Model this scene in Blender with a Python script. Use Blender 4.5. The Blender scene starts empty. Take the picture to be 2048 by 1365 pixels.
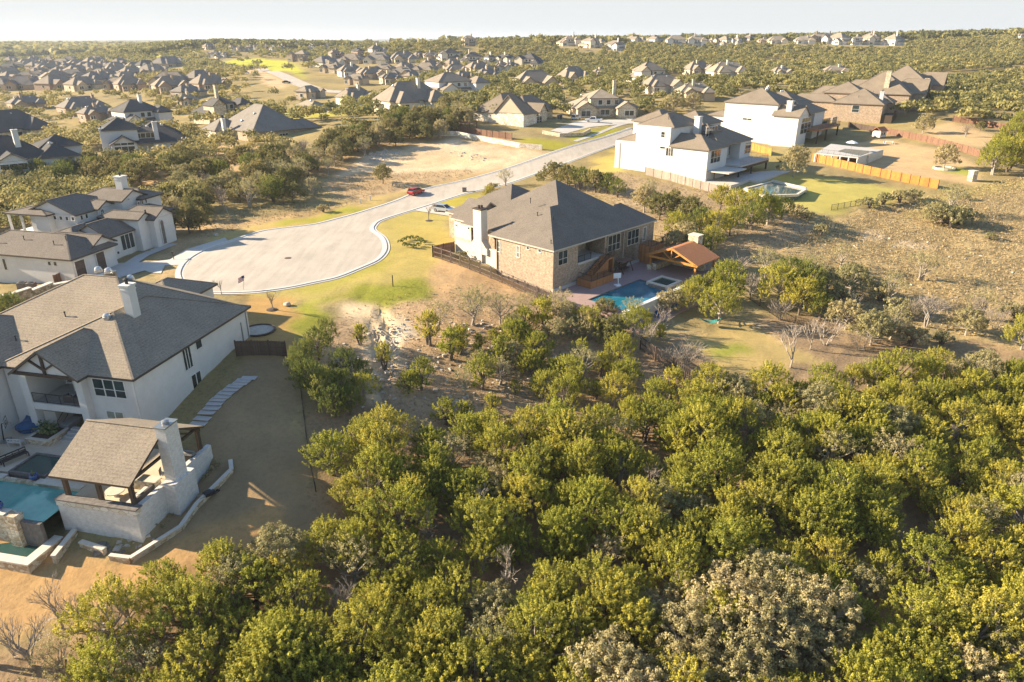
import bpy, math, random
import numpy as np
from mathutils import Vector, Matrix
from mathutils.geometry import delaunay_2d_cdt
R = random.Random(7)
NR = np.random.default_rng(11)
sc = bpy.context.scene
COL = sc.collection
# ---------------------------------------------------------------- surveyed camera
F = 1420.0; YH = 79.0; CX, CY = 1024.0, 682.5; H = 33.0
PITCH = math.atan((CY - YH) / F); cP, sP = math.cos(PITCH), math.sin(PITCH)
def ray(u, v):
    a = CY - v
    return np.array([u - CX, F * cP + a * sP, -F * sP + a * cP])
def W(u, v, z):
    d = ray(u, v); t = (z - H) / d[2]
    return np.array([d[0] * t, d[1] * t, z])
def proj(x, y, z):
    dz = z - H; dep = y * cP - dz * sP; up = y * sP + dz * cP
    return CX + F * x / dep, CY - F * up / dep, dep
# ---------------------------------------------------------------- terrain
PT = [  # (u, v, z) sight points
 (360,520,0),(770,495,0),(560,585,0),(560,447,0),(480,480,0),(700,560,0),(832,390,.5),(1000,360,1.5),(1100,325,2.8),(1240,285,4.5),
 (1065,276,6),(960,268,6),(1200,245,6.5),(850,320,3),(700,350,2),(500,380,1),(300,350,0),(150,400,-1),(60,350,0),(0,420,-2),(0,560,-2),
 (120,575,-1),(250,545,-.5),(300,600,-.2),
 (1411,370,2),(1246,345,2.8),(1600,410,.8),(1480,400,1),(1300,400,1.5),(1800,450,-1),(1700,550,-3),(2000,500,-2),(2000,650,-4.5),(1500,480,0),(1400,440,.5),
 (1545,294,3),(1600,300,3.4),(1762,256,5.6),(1800,300,3.8),(1900,340,2.5),(1950,250,7),(2040,330,3),
 (1105,590,-2.2),(1300,530,-2.3),(1500,650,-4),(1300,800,-5),(1000,740,-3.6),(800,850,-4.5),(1600,800,-5.5),(1500,1000,-7),(1900,900,-7),(1000,1300,-9),
 (700,1200,-8),(400,1300,-8),(1900,1300,-10),(1700,700,-4.8),(940,520,-.3),(1000,560,-1),(1000,640,-1.6),(880,600,-.4),(800,660,-1.2),(700,680,-1.2),(620,620,-.3),
 (560,640,-.1),(560,713,-.3),(480,713,-.3),(600,900,-3.6),(400,980,-4.6),(540,1000,-4.6),(100,1160,-6.2),(300,1150,-6),(0,1180,-6.3),(10,880,-3.4),(30,1130,-6),
 (1440,690,-4),(1200,720,-4),
]
PW = [  # world x, y, z
 (-600,900,1),(-420,700,3),(-300,510,3),(-160,320,1),(-96,186,1.5),(-63,177,3),(-130,230,1),(-250,420,1.5),
 (-110,480,12),(-165,480,12.5),(-90,600,14),(-130,560,14),(-60,420,9.5),(-20,260,9),(-33,235,8),(10,330,9.5),(30,250,8),(64,330,12),(126,510,14),(0,600,13.5),
 (-60,715,26.5),(-110,715,26),(-60,640,15.5),(-120,640,13.5),(-150,740,19),(50,715,26.5),(50,630,17.5),(200,640,18),(300,650,20),(380,650,20),(-40,640,16),(-60,900,24),(-150,1100,22.5),(170,800,26.5),(300,760,28),(380,760,28),(520,720,33),(560,560,26),(500,480,19),(300,500,17),(200,300,9),(150,250,8),
 (100,420,12),(280,420,13),(120,620,21),(-330,860,24),(-430,950,22),(-250,860,21),(-300,700,9),(-400,780,9),(-230,620,7),(-260,560,5),(-1000,900,2),(-700,500,0),(-300,200,-2),(-150,90,-3),(-120,40,-8),
 (0,10,-13),(60,20,-13),(-60,10,-12),(120,60,-10),(160,120,-6),(250,200,1),(400,300,8),(30,33,-10),(700,600,28),(900,900,34),(-1100,1400,0),(0,1500,16),(600,1400,26),(-600,1400,3),(-300,1300,9)]
def _pts():
    L = [tuple(W(u, v, z)) for u, v, z in PT] + PW
    return np.array(L, float)
def _warp(x, y):
    s = np.maximum(y + 45.0, 5.0)
    return np.stack([3.2 * x / s, 4.0 * np.log(s)], -1)
_P = _pts(); _Q = _warp(_P[:, 0], _P[:, 1])
def _phi(r2): return 0.5 * r2 * np.log(r2 + 1e-12)
def _fit():
    n = len(_Q); D = ((_Q[:, None] - _Q[None]) ** 2).sum(-1)
    A = np.zeros((n + 3, n + 3)); A[:n, :n] = _phi(D) + np.eye(n) * 0.01
    A[:n, n] = 1; A[:n, n + 1:] = _Q; A[n:, :n] = A[:n, n:].T
    b = np.zeros(n + 3); b[:n] = _P[:, 2]
    return np.linalg.solve(A, b)
_C = _fit()
PADS = []   # (cx, cy, yaw, hx, hy, z, blend)
def _sn(x, y, k, s):
    return np.sin(x * k + s) * np.cos(y * k * 1.13 + s * 2.1)
def terrain(x, y, pads=True):
    x = np.atleast_1d(np.asarray(x, float)); y = np.atleast_1d(np.asarray(y, float))
    sh = x.shape; x = x.ravel(); y = y.ravel()
    z = np.empty_like(x)
    for i in range(0, len(x), 20000):
        q = _warp(x[i:i + 20000], y[i:i + 20000])
        D = ((q[:, None] - _Q[None]) ** 2).sum(-1)
        z[i:i + 20000] = _phi(D) @ _C[:-3] + _C[-3] + q @ _C[-2:]
    # distant plateau and far ridges replace the fit
    d = np.hypot(x, y)
    far = np.clip((d - 1150) / 500, 0, 1)
    fz = 3 + 13 * np.clip((d - 1500) / 3500, 0, 1) + 7 * _sn(x, y, .0011, 1.3) + 6 * _sn(x, y, .0023, 4.0) + 22 * np.clip((d - 5500) / 3000, 0, 1) * (.6 + .4 * np.sin(x * .0006 + 1))
    z = z * (1 - far) + fz * far
    if pads:
        for cx, cy, yaw, hx, hy, pz, bl in PADS:
            c, s = math.cos(yaw), math.sin(yaw)
            lx = (x - cx) * c + (y - cy) * s; ly = -(x - cx) * s + (y - cy) * c
            o = np.maximum(np.maximum(np.abs(lx) - hx, np.abs(ly) - hy), 0)
            w = np.clip(1 - o / bl, 0, 1); w = w * w * (3 - 2 * w)
            z = z * (1 - w) + pz * w
    return z.reshape(sh)
def TZ(x, y): return float(terrain(x, y)[0])
def G(u, v):
    """sight pixel -> ground point"""
    d = ray(u, v)
    if d[2] >= -1e-3: d[2] = -1e-3
    lo, t = 0.0, 12.0 / F
    n = 0
    prev = 0.0
    while n < 400:
        p = d * t
        if H + p[2] < TZ(p[0], p[1]): break
        prev = t; t *= 1.03; n += 1
    a, b = prev, t
    for _ in range(18):
        m = (a + b) / 2; p = d * m
        if H + p[2] < TZ(p[0], p[1]): b = m
        else: a = m
    p = d * b
    return np.array([p[0], p[1], TZ(p[0], p[1])])
def Gmany(pts): return [G(u, v) for u, v in pts]
# ---------------------------------------------------------------- mesh builder
class MB:
    def __init__(s): s.v = []; s.f = []; s.m = []; s.smooth = False
    def add(s, vs, fs, m=0):
        o = len(s.v); s.v += [tuple(map(float, p)) for p in vs]
        s.f += [tuple(i + o for i in f) for f in fs]; s.m += [m] * len(fs)
    def box(s, x0, x1, y0, y1, z0, z1, m=0):
        s.add([(x0,y0,z0),(x1,y0,z0),(x1,y1,z0),(x0,y1,z0),(x0,y0,z1),(x1,y0,z1),(x1,y1,z1),(x0,y1,z1)],
              [(3,2,1,0),(4,5,6,7),(0,1,5,4),(1,2,6,5),(2,3,7,6),(3,0,4,7)], m)
    def bar(s, a, b, w, h=None, m=0):
        a = Vector(a); b = Vector(b); d = b - a
        if d.length < 1e-6: return
        h = h or w; d.normalize()
        up = Vector((0,0,1)) if abs(d.z) < .95 else Vector((1,0,0))
        r = d.cross(up).normalized(); u = r.cross(d).normalized()
        q = [(-w/2,-h/2),(w/2,-h/2),(w/2,h/2),(-w/2,h/2)]
        s.add([a + r*x + u*y for x,y in q] + [b + r*x + u*y for x,y in q],
              [(0,1,2,3),(7,6,5,4),(0,4,5,1),(1,5,6,2),(2,6,7,3),(3,7,4,0)], m)
    def tube(s, pts, rad, n=6, m=0, cap=True):
        pts = [Vector(p) for p in pts]
        if not hasattr(rad, '__len__'): rad = [rad] * len(pts)
        rings = []
        for i, p in enumerate(pts):
            d = (pts[min(i+1, len(pts)-1)] - pts[max(i-1, 0)]).normalized()
            up = Vector((0,0,1)) if abs(d.z) < .9 else Vector((1,0,0))
            r = d.cross(up).normalized(); u = r.cross(d).normalized()
            rings.append([p + (r*math.cos(2*math.pi*k/n) + u*math.sin(2*math.pi*k/n)) * rad[i] for k in range(n)])
        vs = [q for g in rings for q in g]; fs = []
        for i in range(len(pts)-1):
            for k in range(n):
                a = i*n+k; b = i*n+(k+1)%n
                fs.append((a, b, b+n, a+n))
        if cap: fs += [tuple(range(n))[::-1], tuple(range((len(pts)-1)*n, len(pts)*n))]
        s.add(vs, fs, m)
    def lathe(s, prof, n=12, c=(0,0), m=0):
        vs = [(c[0]+r*math.cos(2*math.pi*k/n), c[1]+r*math.sin(2*math.pi*k/n), z) for r, z in prof for k in range(n)]
        fs = []
        for i in range(len(prof)-1):
            for k in range(n):
                a = i*n+k; b = i*n+(k+1)%n
                fs.append((a, b, b+n, a+n))
        fs += [tuple(range(n))[::-1], tuple(range((len(prof)-1)*n, len(prof)*n))]
        s.add(vs, fs, m)
    def prism(s, poly, z0, z1, m=0):
        """polygon (x, y) extruded from z0 to z1 (numbers or lists per corner)"""
        n = len(poly)
        a0 = z0 if hasattr(z0, '__len__') else [z0]*n; a1 = z1 if hasattr(z1, '__len__') else [z1]*n
        ar = sum(poly[i][0]*poly[(i+1)%n][1]-poly[(i+1)%n][0]*poly[i][1] for i in range(n))
        idx = list(range(n)) if ar > 0 else list(range(n))[::-1]
        vs = [(poly[i][0], poly[i][1], a0[i]) for i in idx] + [(poly[i][0], poly[i][1], a1[i]) for i in idx]
        s.add(vs, [tuple(range(n))[::-1], tuple(range(n, 2*n))] + [(i, (i+1)%n, (i+1)%n+n, i+n) for i in range(n)], m)
    def blob(s, c, r, seed=0, n=8, k=6, sq=1.0, m=0):
        rr = random.Random(seed); vs = [(c[0], c[1], c[2]+r*sq)]; 
        for i in range(1, k):
            th = math.pi*i/k
            for j in range(n):
                ph = 2*math.pi*j/n; q = r*(1+rr.uniform(-.16,.16))
                vs.append((c[0]+q*math.sin(th)*math.cos(ph), c[1]+q*math.sin(th)*math.sin(ph), c[2]+q*sq*math.cos(th)))
        vs.append((c[0], c[1], c[2]-r*sq)); fs = []
        for j in range(n): fs.append((0, 1+j, 1+(j+1)%n))
        for i in range(k-2):
            for j in range(n):
                a = 1+i*n+j; b = 1+i*n+(j+1)%n; fs.append((a, a+n, b+n, b))
        L = len(vs)-1; o = 1+(k-2)*n
        for j in range(n): fs.append((L, o+(j+1)%n, o+j))
        s.add(vs, fs, m)
    def build(s, name, mats, parent=None, loc=(0,0,0), yaw=0.0, smooth=None):
        if not s.v: return None
        me = bpy.data.meshes.new(name); me.from_pydata(s.v, [], s.f)
        if not isinstance(mats, (list, tuple)): mats = [mats]
        for m in mats: me.materials.append(m)
        if len(mats) > 1: me.polygons.foreach_set('material_index', s.m)
        if smooth or s.smooth: me.polygons.foreach_set('use_smooth', [True]*len(me.polygons))
        me.update()
        o = bpy.data.objects.new(name, me); COL.objects.link(o)
        o.location = loc; o.rotation_euler = (0, 0, yaw)
        if parent: o.parent = parent
        return o
def np_mesh(name, V, Fq, mats, parent=None, attrs=None, mi=None, smooth=False):
    """fast mesh: V (n,3), Fq (m,k) index array of equal sided faces"""
    me = bpy.data.meshes.new(name); V = np.ascontiguousarray(V, np.float32); Fq = np.ascontiguousarray(Fq, np.int32)
    m, k = Fq.shape
    me.vertices.add(len(V)); me.vertices.foreach_set('co', V.ravel())
    me.loops.add(m*k); me.loops.foreach_set('vertex_index', Fq.ravel())
    me.polygons.add(m); me.polygons.foreach_set('loop_start', np.arange(0, m*k, k, dtype=np.int32))
    try: me.polygons.foreach_set('loop_total', np.full(m, k, np.int32))
    except Exception: pass
    for q in (mats if isinstance(mats, (list, tuple)) else [mats]): me.materials.append(q)
    if mi is not None: me.polygons.foreach_set('material_index', np.asarray(mi, np.int32))
    if smooth: me.polygons.foreach_set('use_smooth', np.ones(m, bool))
    me.update(calc_edges=True)
    for an, dom, arr in (attrs or []):
        if arr.ndim == 1:
            a = me.attributes.new(an, 'FLOAT', dom); a.data.foreach_set('value', arr.astype(np.float32))
        else:
            a = me.attributes.new(an, 'FLOAT_COLOR', dom)
            a.data.foreach_set('color', np.hstack([arr, np.ones((len(arr), 1))]).astype(np.float32).ravel())
    me.validate()
    o = bpy.data.objects.new(name, me); COL.objects.link(o)
    if parent: o.parent = parent
    return o
def tag(o, label=None, cat=None, group=None, kind=None):
    if label: o['label'] = label
    if cat: o['category'] = cat
    if group: o['group'] = group
    if kind: o['kind'] = kind
    return o
def empty(name, loc, yaw=0.0):
    o = bpy.data.objects.new(name, None); COL.objects.link(o); o.empty_display_size = .3
    o.location = loc; o.rotation_euler = (0, 0, yaw); return o
def copy_tree(o, parent=None):
    c = o.copy(); COL.objects.link(c); c.parent = parent
    for ch in o.children: copy_tree(ch, c)
    return c
# ---------------------------------------------------------------- materials
M = {}
def new_mat(name):
    m = bpy.data.materials.new(name); m.use_nodes = True; nt = m.node_tree; nt.nodes.clear()
    out = nt.nodes.new('ShaderNodeOutputMaterial'); b = nt.nodes.new('ShaderNodeBsdfPrincipled')
    nt.links.new(b.outputs[0], out.inputs[0]); M[name] = m
    return m, nt, b, out
def N(nt, t, **kw):
    n = nt.nodes.new(t)
    for k, v in kw.items():
        if k.startswith('i_'): n.inputs[k[2:].replace('_', ' ')].default_value = v
        else: setattr(n, k, v)
    return n
def ramp(nt, fac, stops):
    r = nt.nodes.new('ShaderNodeValToRGB'); e = r.color_ramp.elements
    while len(e) < len(stops): e.new(.5)
    for i, (p, c) in enumerate(stops): e[i].position = p; e[i].color = (*c, 1)
    nt.links.new(fac, r.inputs[0]); return r
def noise(nt, vec, scale, detail=4, rough=.6):
    n = nt.nodes.new('ShaderNodeTexNoise'); n.inputs['Scale'].default_value = scale
    n.inputs['Detail'].default_value = detail; n.inputs['Roughness'].default_value = rough
    if vec is not None: nt.links.new(vec, n.inputs['Vector'])
    return n
def mixc(nt, fac, a, b, bt='MIX'):
    m = nt.nodes.new('ShaderNodeMix'); m.data_type = 'RGBA'; m.blend_type = bt
    if isinstance(fac, (int, float)): m.inputs[0].default_value = fac
    else: nt.links.new(fac, m.inputs[0])
    for k, x in ((6, a), (7, b)):
        if isinstance(x, tuple): m.inputs[k].default_value = (*x, 1)
        else: nt.links.new(x, m.inputs[k])
    return m.outputs[2]
def bump(nt, b, h, strength=.3, dist=.05):
    n = nt.nodes.new('ShaderNodeBump'); n.inputs['Strength'].default_value = strength; n.inputs['Distance'].default_value = dist
    nt.links.new(h, n.inputs['Height']); nt.links.new(n.outputs[0], b.inputs['Normal'])
def coords(nt, kind='Object', sc=None):
    t = nt.nodes.new('ShaderNodeTexCoord'); o = t.outputs[kind]
    if sc:
        mp = nt.nodes.new('ShaderNodeMapping'); mp.inputs['Scale'].default_value = sc
        nt.links.new(o, mp.inputs['Vector']); o = mp.outputs[0]
    return o
def plain(name, c, rough=.7, c2=None, scale=3.0, metal=0.0, bmp=0.0, spec=None, patch=0.0):
    m, nt, b, out = new_mat(name); co = coords(nt)
    b.inputs['Roughness'].default_value = rough; b.inputs['Metallic'].default_value = metal
    if spec is not None: b.inputs['Specular IOR Level'].default_value = spec
    c2 = c2 or tuple(x*.82 for x in c)
    n = noise(nt, co, scale, 5, .65); r = ramp(nt, n.outputs[0], [(.32, c2), (.68, c)])
    nt.links.new(r.outputs[0], b.inputs['Base Color'])
    if patch:
        n2 = noise(nt, co, scale*.13, 3, .5); r2 = ramp(nt, n2.outputs[0], [(.35, (1-patch,)*3), (.65, (1, 1, 1))])
        nt.links.new(mixc(nt, 1.0, r.outputs[0], r2.outputs[0], 'MULTIPLY'), b.inputs['Base Color'])
    if bmp: bump(nt, b, n.outputs[0], bmp, .04)
    return m
def brickmat(name, c1, c2, mortar, sx=.34, sz=.11, rough=.85, mott=.5):
    m, nt, b, out = new_mat(name); t = nt.nodes.new('ShaderNodeTexCoord')
    sep = nt.nodes.new('ShaderNodeSeparateXYZ'); nt.links.new(t.outputs['Object'], sep.inputs[0])
    ad = N(nt, 'ShaderNodeMath', operation='ADD'); nt.links.new(sep.outputs[0], ad.inputs[0]); nt.links.new(sep.outputs[1], ad.inputs[1])
    cm = nt.nodes.new('ShaderNodeCombineXYZ'); nt.links.new(ad.outputs[0], cm.inputs[0]); nt.links.new(sep.outputs[2], cm.inputs[1])
    br = nt.nodes.new('ShaderNodeTexBrick'); nt.links.new(cm.outputs[0], br.inputs['Vector'])
    br.inputs['Scale'].default_value = 1.0; br.inputs['Brick Width'].default_value = sx; br.inputs['Row Height'].default_value = sz
    br.inputs['Mortar Size'].default_value = .012; br.inputs['Color1'].default_value = (*c1, 1); br.inputs['Color2'].default_value = (*c2, 1)
    br.inputs['Mortar'].default_value = (*mortar, 1); br.inputs['Bias'].default_value = -.1
    n = noise(nt, t.outputs['Object'], 3.0, 4, .7); r = ramp(nt, n.outputs[0], [(.3, (1-mott,)*3), (.7, (1.0+mott*.35,)*3)])
    nt.links.new(mixc(nt, 1.0, br.outputs[0], r.outputs[0], 'MULTIPLY'), b.inputs['Base Color'])
    b.inputs['Roughness'].default_value = rough; bump(nt, b, br.outputs['Fac'], .25, -.02)
    return m
def shingle(name, c, dark=.62):
    m, nt, b, out = new_mat(name); t = nt.nodes.new('ShaderNodeTexCoord'); co = t.outputs['Object']
    n = noise(nt, co, 5.5, 3, .8); r = ramp(nt, n.outputs[0], [(.3, tuple(x*dark for x in c)), (.5, c), (.72, tuple(x*1.28 for x in c))])
    n2 = noise(nt, co, .35, 3, .6); r2 = ramp(nt, n2.outputs[0], [(.3, (.86, .86, .86)), (.7, (1.06, 1.06, 1.06))])
    sep = nt.nodes.new('ShaderNodeSeparateXYZ'); nt.links.new(co, sep.inputs[0])
    w = N(nt, 'ShaderNodeMath', operation='SINE'); ml = N(nt, 'ShaderNodeMath', operation='MULTIPLY'); ml.inputs[1].default_value = 42.0
    nt.links.new(sep.outputs[2], ml.inputs[0]); nt.links.new(ml.outputs[0], w.inputs[0])
    r3 = ramp(nt, w.outputs[0], [(0, (.9, .9, .9)), (1, (1, 1, 1))])
    x = mixc(nt, 1.0, r.outputs[0], r2.outputs[0], 'MULTIPLY'); x = mixc(nt, 1.0, x, r3.outputs[0], 'MULTIPLY')
    nt.links.new(x, b.inputs['Base Color']); b.inputs['Roughness'].default_value = .9; b.inputs['Specular IOR Level'].default_value = .2
    bump(nt, b, n.outputs[0], .35, .03); return m
def stone(name, c1, c2, c3, scale=2.6):
    m, nt, b, out = new_mat(name); co = coords(nt, 'Object', (1, 1, 1.7))
    v = nt.nodes.new('ShaderNodeTexVoronoi'); v.inputs['Scale'].default_value = scale; nt.links.new(co, v.inputs['Vector'])
    sp = nt.nodes.new('ShaderNodeSeparateColor'); nt.links.new(v.outputs['Color'], sp.inputs[0])
    r = ramp(nt, sp.outputs[0], [(.1, c3), (.45, c1), (.9, c2)])
    e = nt.nodes.new('ShaderNodeTexVoronoi'); e.feature = 'DISTANCE_TO_EDGE'; e.inputs['Scale'].default_value = scale; nt.links.new(co, e.inputs['Vector'])
    r2 = ramp(nt, e.outputs[0], [(.0, (.62, .58, .52)), (.07, (1, 1, 1))])
    nt.links.new(mixc(nt, 1.0, r.outputs[0], r2.outputs[0], 'MULTIPLY'), b.inputs['Base Color']); b.inputs['Roughness'].default_value = .9
    bump(nt, b, e.outputs[0], .4, .06); return m
def boards(name, c1, c2, width=.14, horiz=False):
    m, nt, b, out = new_mat(name); t = nt.nodes.new('ShaderNodeTexCoord'); sep = nt.nodes.new('ShaderNodeSeparateXYZ')
    nt.links.new(t.outputs['Object'], sep.inputs[0]); ad = N(nt, 'ShaderNodeMath', operation='ADD')
    nt.links.new(sep.outputs[0], ad.inputs[0]); nt.links.new(sep.outputs[1], ad.inputs[1])
    src = sep.outputs[2] if horiz else ad.outputs[0]
    dv = N(nt, 'ShaderNodeMath', operation='DIVIDE'); dv.inputs[1].default_value = width; nt.links.new(src, dv.inputs[0])
    fl = N(nt, 'ShaderNodeMath', operation='FLOOR'); nt.links.new(dv.outputs[0], fl.inputs[0])
    wn = nt.nodes.new('ShaderNodeTexWhiteNoise'); wn.noise_dimensions = '1D'; nt.links.new(fl.outputs[0], wn.inputs['W'])
    r = ramp(nt, wn.outputs['Value'], [(0, c2), (1, c1)])
    n = noise(nt, t.outputs['Object'], 2.0, 5, .7); r2 = ramp(nt, n.outputs[0], [(.3, (.75, .75, .75)), (.7, (1.1, 1.1, 1.1))])
    nt.links.new(mixc(nt, 1.0, r.outputs[0], r2.outputs[0], 'MULTIPLY'), b.inputs['Base Color']); b.inputs['Roughness'].default_value = .8
    fr = N(nt, 'ShaderNodeMath', operation='FRACT'); nt.links.new(dv.outputs[0], fr.inputs[0])
    r3 = ramp(nt, fr.outputs[0], [(0, (0, 0, 0)), (.08, (1, 1, 1))]); bump(nt, b, r3.outputs[0], .5, .02); return m
plain('white_stucco', (.68, .665, .64), .9, (.63, .615, .59), 1.6, bmp=.2, patch=.10)
plain('cream_stucco', (.72, .64, .52), .9, (.66, .58, .46), 1.6, bmp=.15, patch=.08)
plain('tan_stucco', (.55, .45, .33), .9, (.5, .4, .29), 1.6, bmp=.15, patch=.08)
plain('grey_stucco', (.5, .48, .45), .9, (.45, .43, .4), 1.6, bmp=.15, patch=.08)
brickmat('tan_brick', (.50, .37, .26), (.36, .25, .17), (.46, .38, .29))
brickmat('pink_brick', (.46, .32, .24), (.34, .22, .16), (.44, .36, .3))
brickmat('white_brick', (.74, .71, .67), (.66, .62, .58), (.6, .57, .53), mott=.18)
stone('white_stone', (.72, .66, .55), (.78, .74, .66), (.6, .5, .36), 1.5)
stone('limestone', (.60, .50, .36), (.68, .6, .46), (.42, .31, .19), 2.4)
stone('brown_stone', (.40, .30, .19), (.50, .40, .27), (.26, .18, .11), 2.2)
shingle('roof_tan', (.265, .215, .16)); shingle('roof_brown', (.25, .205, .155)); shingle('roof_grey', (.20, .17, .14)); shingle('roof_dark', (.085, .083, .082)); shingle('roof_light', (.31, .255, .19))
plain('fascia_dark', (.06, .05, .045), .6); plain('fascia_brown', (.19, .15, .115), .6); plain('fascia_light', (.5, .45, .38), .6)
plain('trim_white', (.78, .76, .72), .6); plain('black_metal', (.025, .025, .028), .45, scale=9); plain('dark_wood', (.07, .045, .03), .6, scale=7)
plain('grey_metal', (.38, .39, .4), .35, metal=.7); plain('silver_metal', (.6, .6, .6), .3, metal=.8)
boards('weathered_fence', (.46, .37, .30), (.33, .26, .21)); boards('brown_fence', (.26, .14, .085), (.17, .09, .055)); boards('orange_fence', (.62, .27, .055), (.50, .2, .04)); boards('dark_fence', (.13, .085, .06), (.085, .055, .04))
boards('cedar', (.50, .225, .085), (.36, .155, .06)); boards('garage_wood', (.12, .085, .07), (.09, .065, .052), .5, True)
plain('concrete', (.56, .52, .46), .9, (.5, .46, .41), 1.2, bmp=.1, patch=.12); plain('curb', (.60, .57, .52), .9, (.52, .49, .45), 2.0)
plain('travertine', (.70, .58, .42), .8, (.62, .5, .36), 1.0, patch=.12); plain('pink_deck', (.40, .27, .24), .8, (.34, .23, .2), 1.2, patch=.1)
plain('stone_cap', (.66, .6, .5), .85, (.58, .51, .41), 2.0); plain('mulch', (.10, .065, .045), .95, (.05, .035, .025), 14, bmp=.6)
plain('rock', (.55, .49, .41), .95, (.36, .31, .25), 3.0, bmp=.6); plain('dark_rock', (.22, .2, .18), .95, (.12, .1, .09), 3.0, bmp=.6)
plain('bark', (.20, .165, .135), .95, (.11, .085, .065), 6, bmp=.6); plain('pale_bark', (.42, .37, .31), .95, (.28, .235, .19), 6, bmp=.5)
plain('twigs', (.44, .37, .30), .95, (.32, .26, .205), 2)
def glassmat(name, c, rough=.06):
    m, nt, b, out = new_mat(name); co = coords(nt); n = noise(nt, co, .7, 2, .5)
    r = ramp(nt, n.outputs[0], [(.35, tuple(x*.5 for x in c)), (.7, c)]); nt.links.new(r.outputs[0], b.inputs['Base Color'])
    b.inputs['Roughness'].default_value = rough; b.inputs['Specular IOR Level'].default_value = .7; return m
glassmat('glass', (.045, .06, .06)); glassmat('glass_blind', (.35, .36, .3), .15); glassmat('car_glass', (.02, .025, .03), .05)
def water(name, c1, c2, bm=.08):
    m, nt, b, out = new_mat(name); co = coords(nt); n = noise(nt, co, .35, 3, .5)
    r = ramp(nt, n.outputs[0], [(.3, c2), (.7, c1)])
    v = nt.nodes.new('ShaderNodeTexVoronoi'); v.feature = 'SMOOTH_F1'; v.inputs['Scale'].default_value = 2.4; nt.links.new(co, v.inputs['Vector'])
    r2 = ramp(nt, v.outputs[0], [(.1, (.9, .95, .95)), (.8, (1.12, 1.1, 1.08))])
    nt.links.new(mixc(nt, 1.0, r.outputs[0], r2.outputs[0], 'MULTIPLY'), b.inputs['Base Color']); b.inputs['Roughness'].default_value = .04
    n3 = noise(nt, co, 3.2, 2, .5); bump(nt, b, n3.outputs[0], bm, .05); return m
water('pool_teal', (.16, .42, .36), (.10, .32, .29)); water('pool_blue', (.012, .17, .24), (.01, .12, .18)); water('spa_green', (.035, .085, .075), (.03, .07, .06)); water('pool_dark', (.06, .11, .13), (.04, .085, .10))
for nm, c, rg, mt in (('car_red', (.42, .02, .025), .3, .1), ('car_silver', (.5, .53, .58), .3, .55), ('car_white', (.78, .78, .78), .3, 0), ('tyre', (.02, .02, .02), .8, 0), ('blue_tarp', (.012, .09, .22), .5, 0), ('blue_glaze', (.05, .10, .28), .25, 0), ('white_plastic', (.8, .82, .84), .4, 0), ('terracotta', (.45, .17, .08), .8, 0), ('cushion', (.62, .6, .56), .9, 0), ('teal_cloth', (.03, .22, .20), .8, 0), ('red_cloth', (.4, .03, .04), .8, 0), ('navy_cloth', (.03, .04, .13), .8, 0), ('grey_wicker', (.10, .09, .085), .9, 0), ('shade_cloth', (.62, .55, .42), .9, 0), ('solar', (.015, .02, .035), .15, 0), ('yellow_paint', (.7, .5, .1), .6, 0)):
    plain(name=nm, c=c, rough=rg, metal=mt, c2=tuple(x*.92 for x in c))
def leafmat(name, c1, c2, c3, trans=.3):
    m, nt, b, out = new_mat(name)
    at = N(nt, 'ShaderNodeAttribute', attribute_name='tone'); oi = nt.nodes.new('ShaderNodeObjectInfo')
    r = ramp(nt, at.outputs['Fac'], [(0, c1), (.5, c2), (1, c3)])
    hs = nt.nodes.new('ShaderNodeHueSaturation'); nt.links.new(r.outputs[0], hs.inputs['Color'])
    mr = nt.nodes.new('ShaderNodeMapRange'); nt.links.new(oi.outputs['Random'], mr.inputs[0]); mr.inputs[3].default_value = .484; mr.inputs[4].default_value = .512
    nt.links.new(mr.outputs[0], hs.inputs['Hue'])
    m2 = nt.nodes.new('ShaderNodeMapRange'); nt.links.new(oi.outputs['Random'], m2.inputs[0]); m2.inputs[3].default_value = 1.18; m2.inputs[4].default_value = .82
    nt.links.new(m2.outputs[0], hs.inputs['Value'])
    b.inputs['Roughness'].default_value = .75; b.inputs['Specular IOR Level'].default_value = .25
    nt.links.new(hs.outputs[0], b.inputs['Base Color'])
    tr = nt.nodes.new('ShaderNodeBsdfTranslucent'); nt.links.new(hs.outputs[0], tr.inputs[0])
    mx = nt.nodes.new('ShaderNodeMixShader'); mx.inputs[0].default_value = trans
    nt.links.new(b.outputs[0], mx.inputs[1]); nt.links.new(tr.outputs[0], mx.inputs[2]); nt.links.new(mx.outputs[0], out.inputs[0]); return m
leafmat('leaf_juniper', (.21, .22, .05), (.42, .405, .065), (.60, .555, .09), .5)
leafmat('leaf_olive', (.26, .235, .12), (.42, .37, .17), (.56, .49, .25), .4)
leafmat('leaf_oak', (.16, .16, .065), (.28, .255, .09), (.41, .35, .13), .4)
leafmat('leaf_green', (.11, .145, .04), (.22, .245, .055), (.36, .36, .075), .4)
leafmat('leaf_palm', (.10, .15, .05), (.2, .25, .1), (.35, .38, .2))
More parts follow.
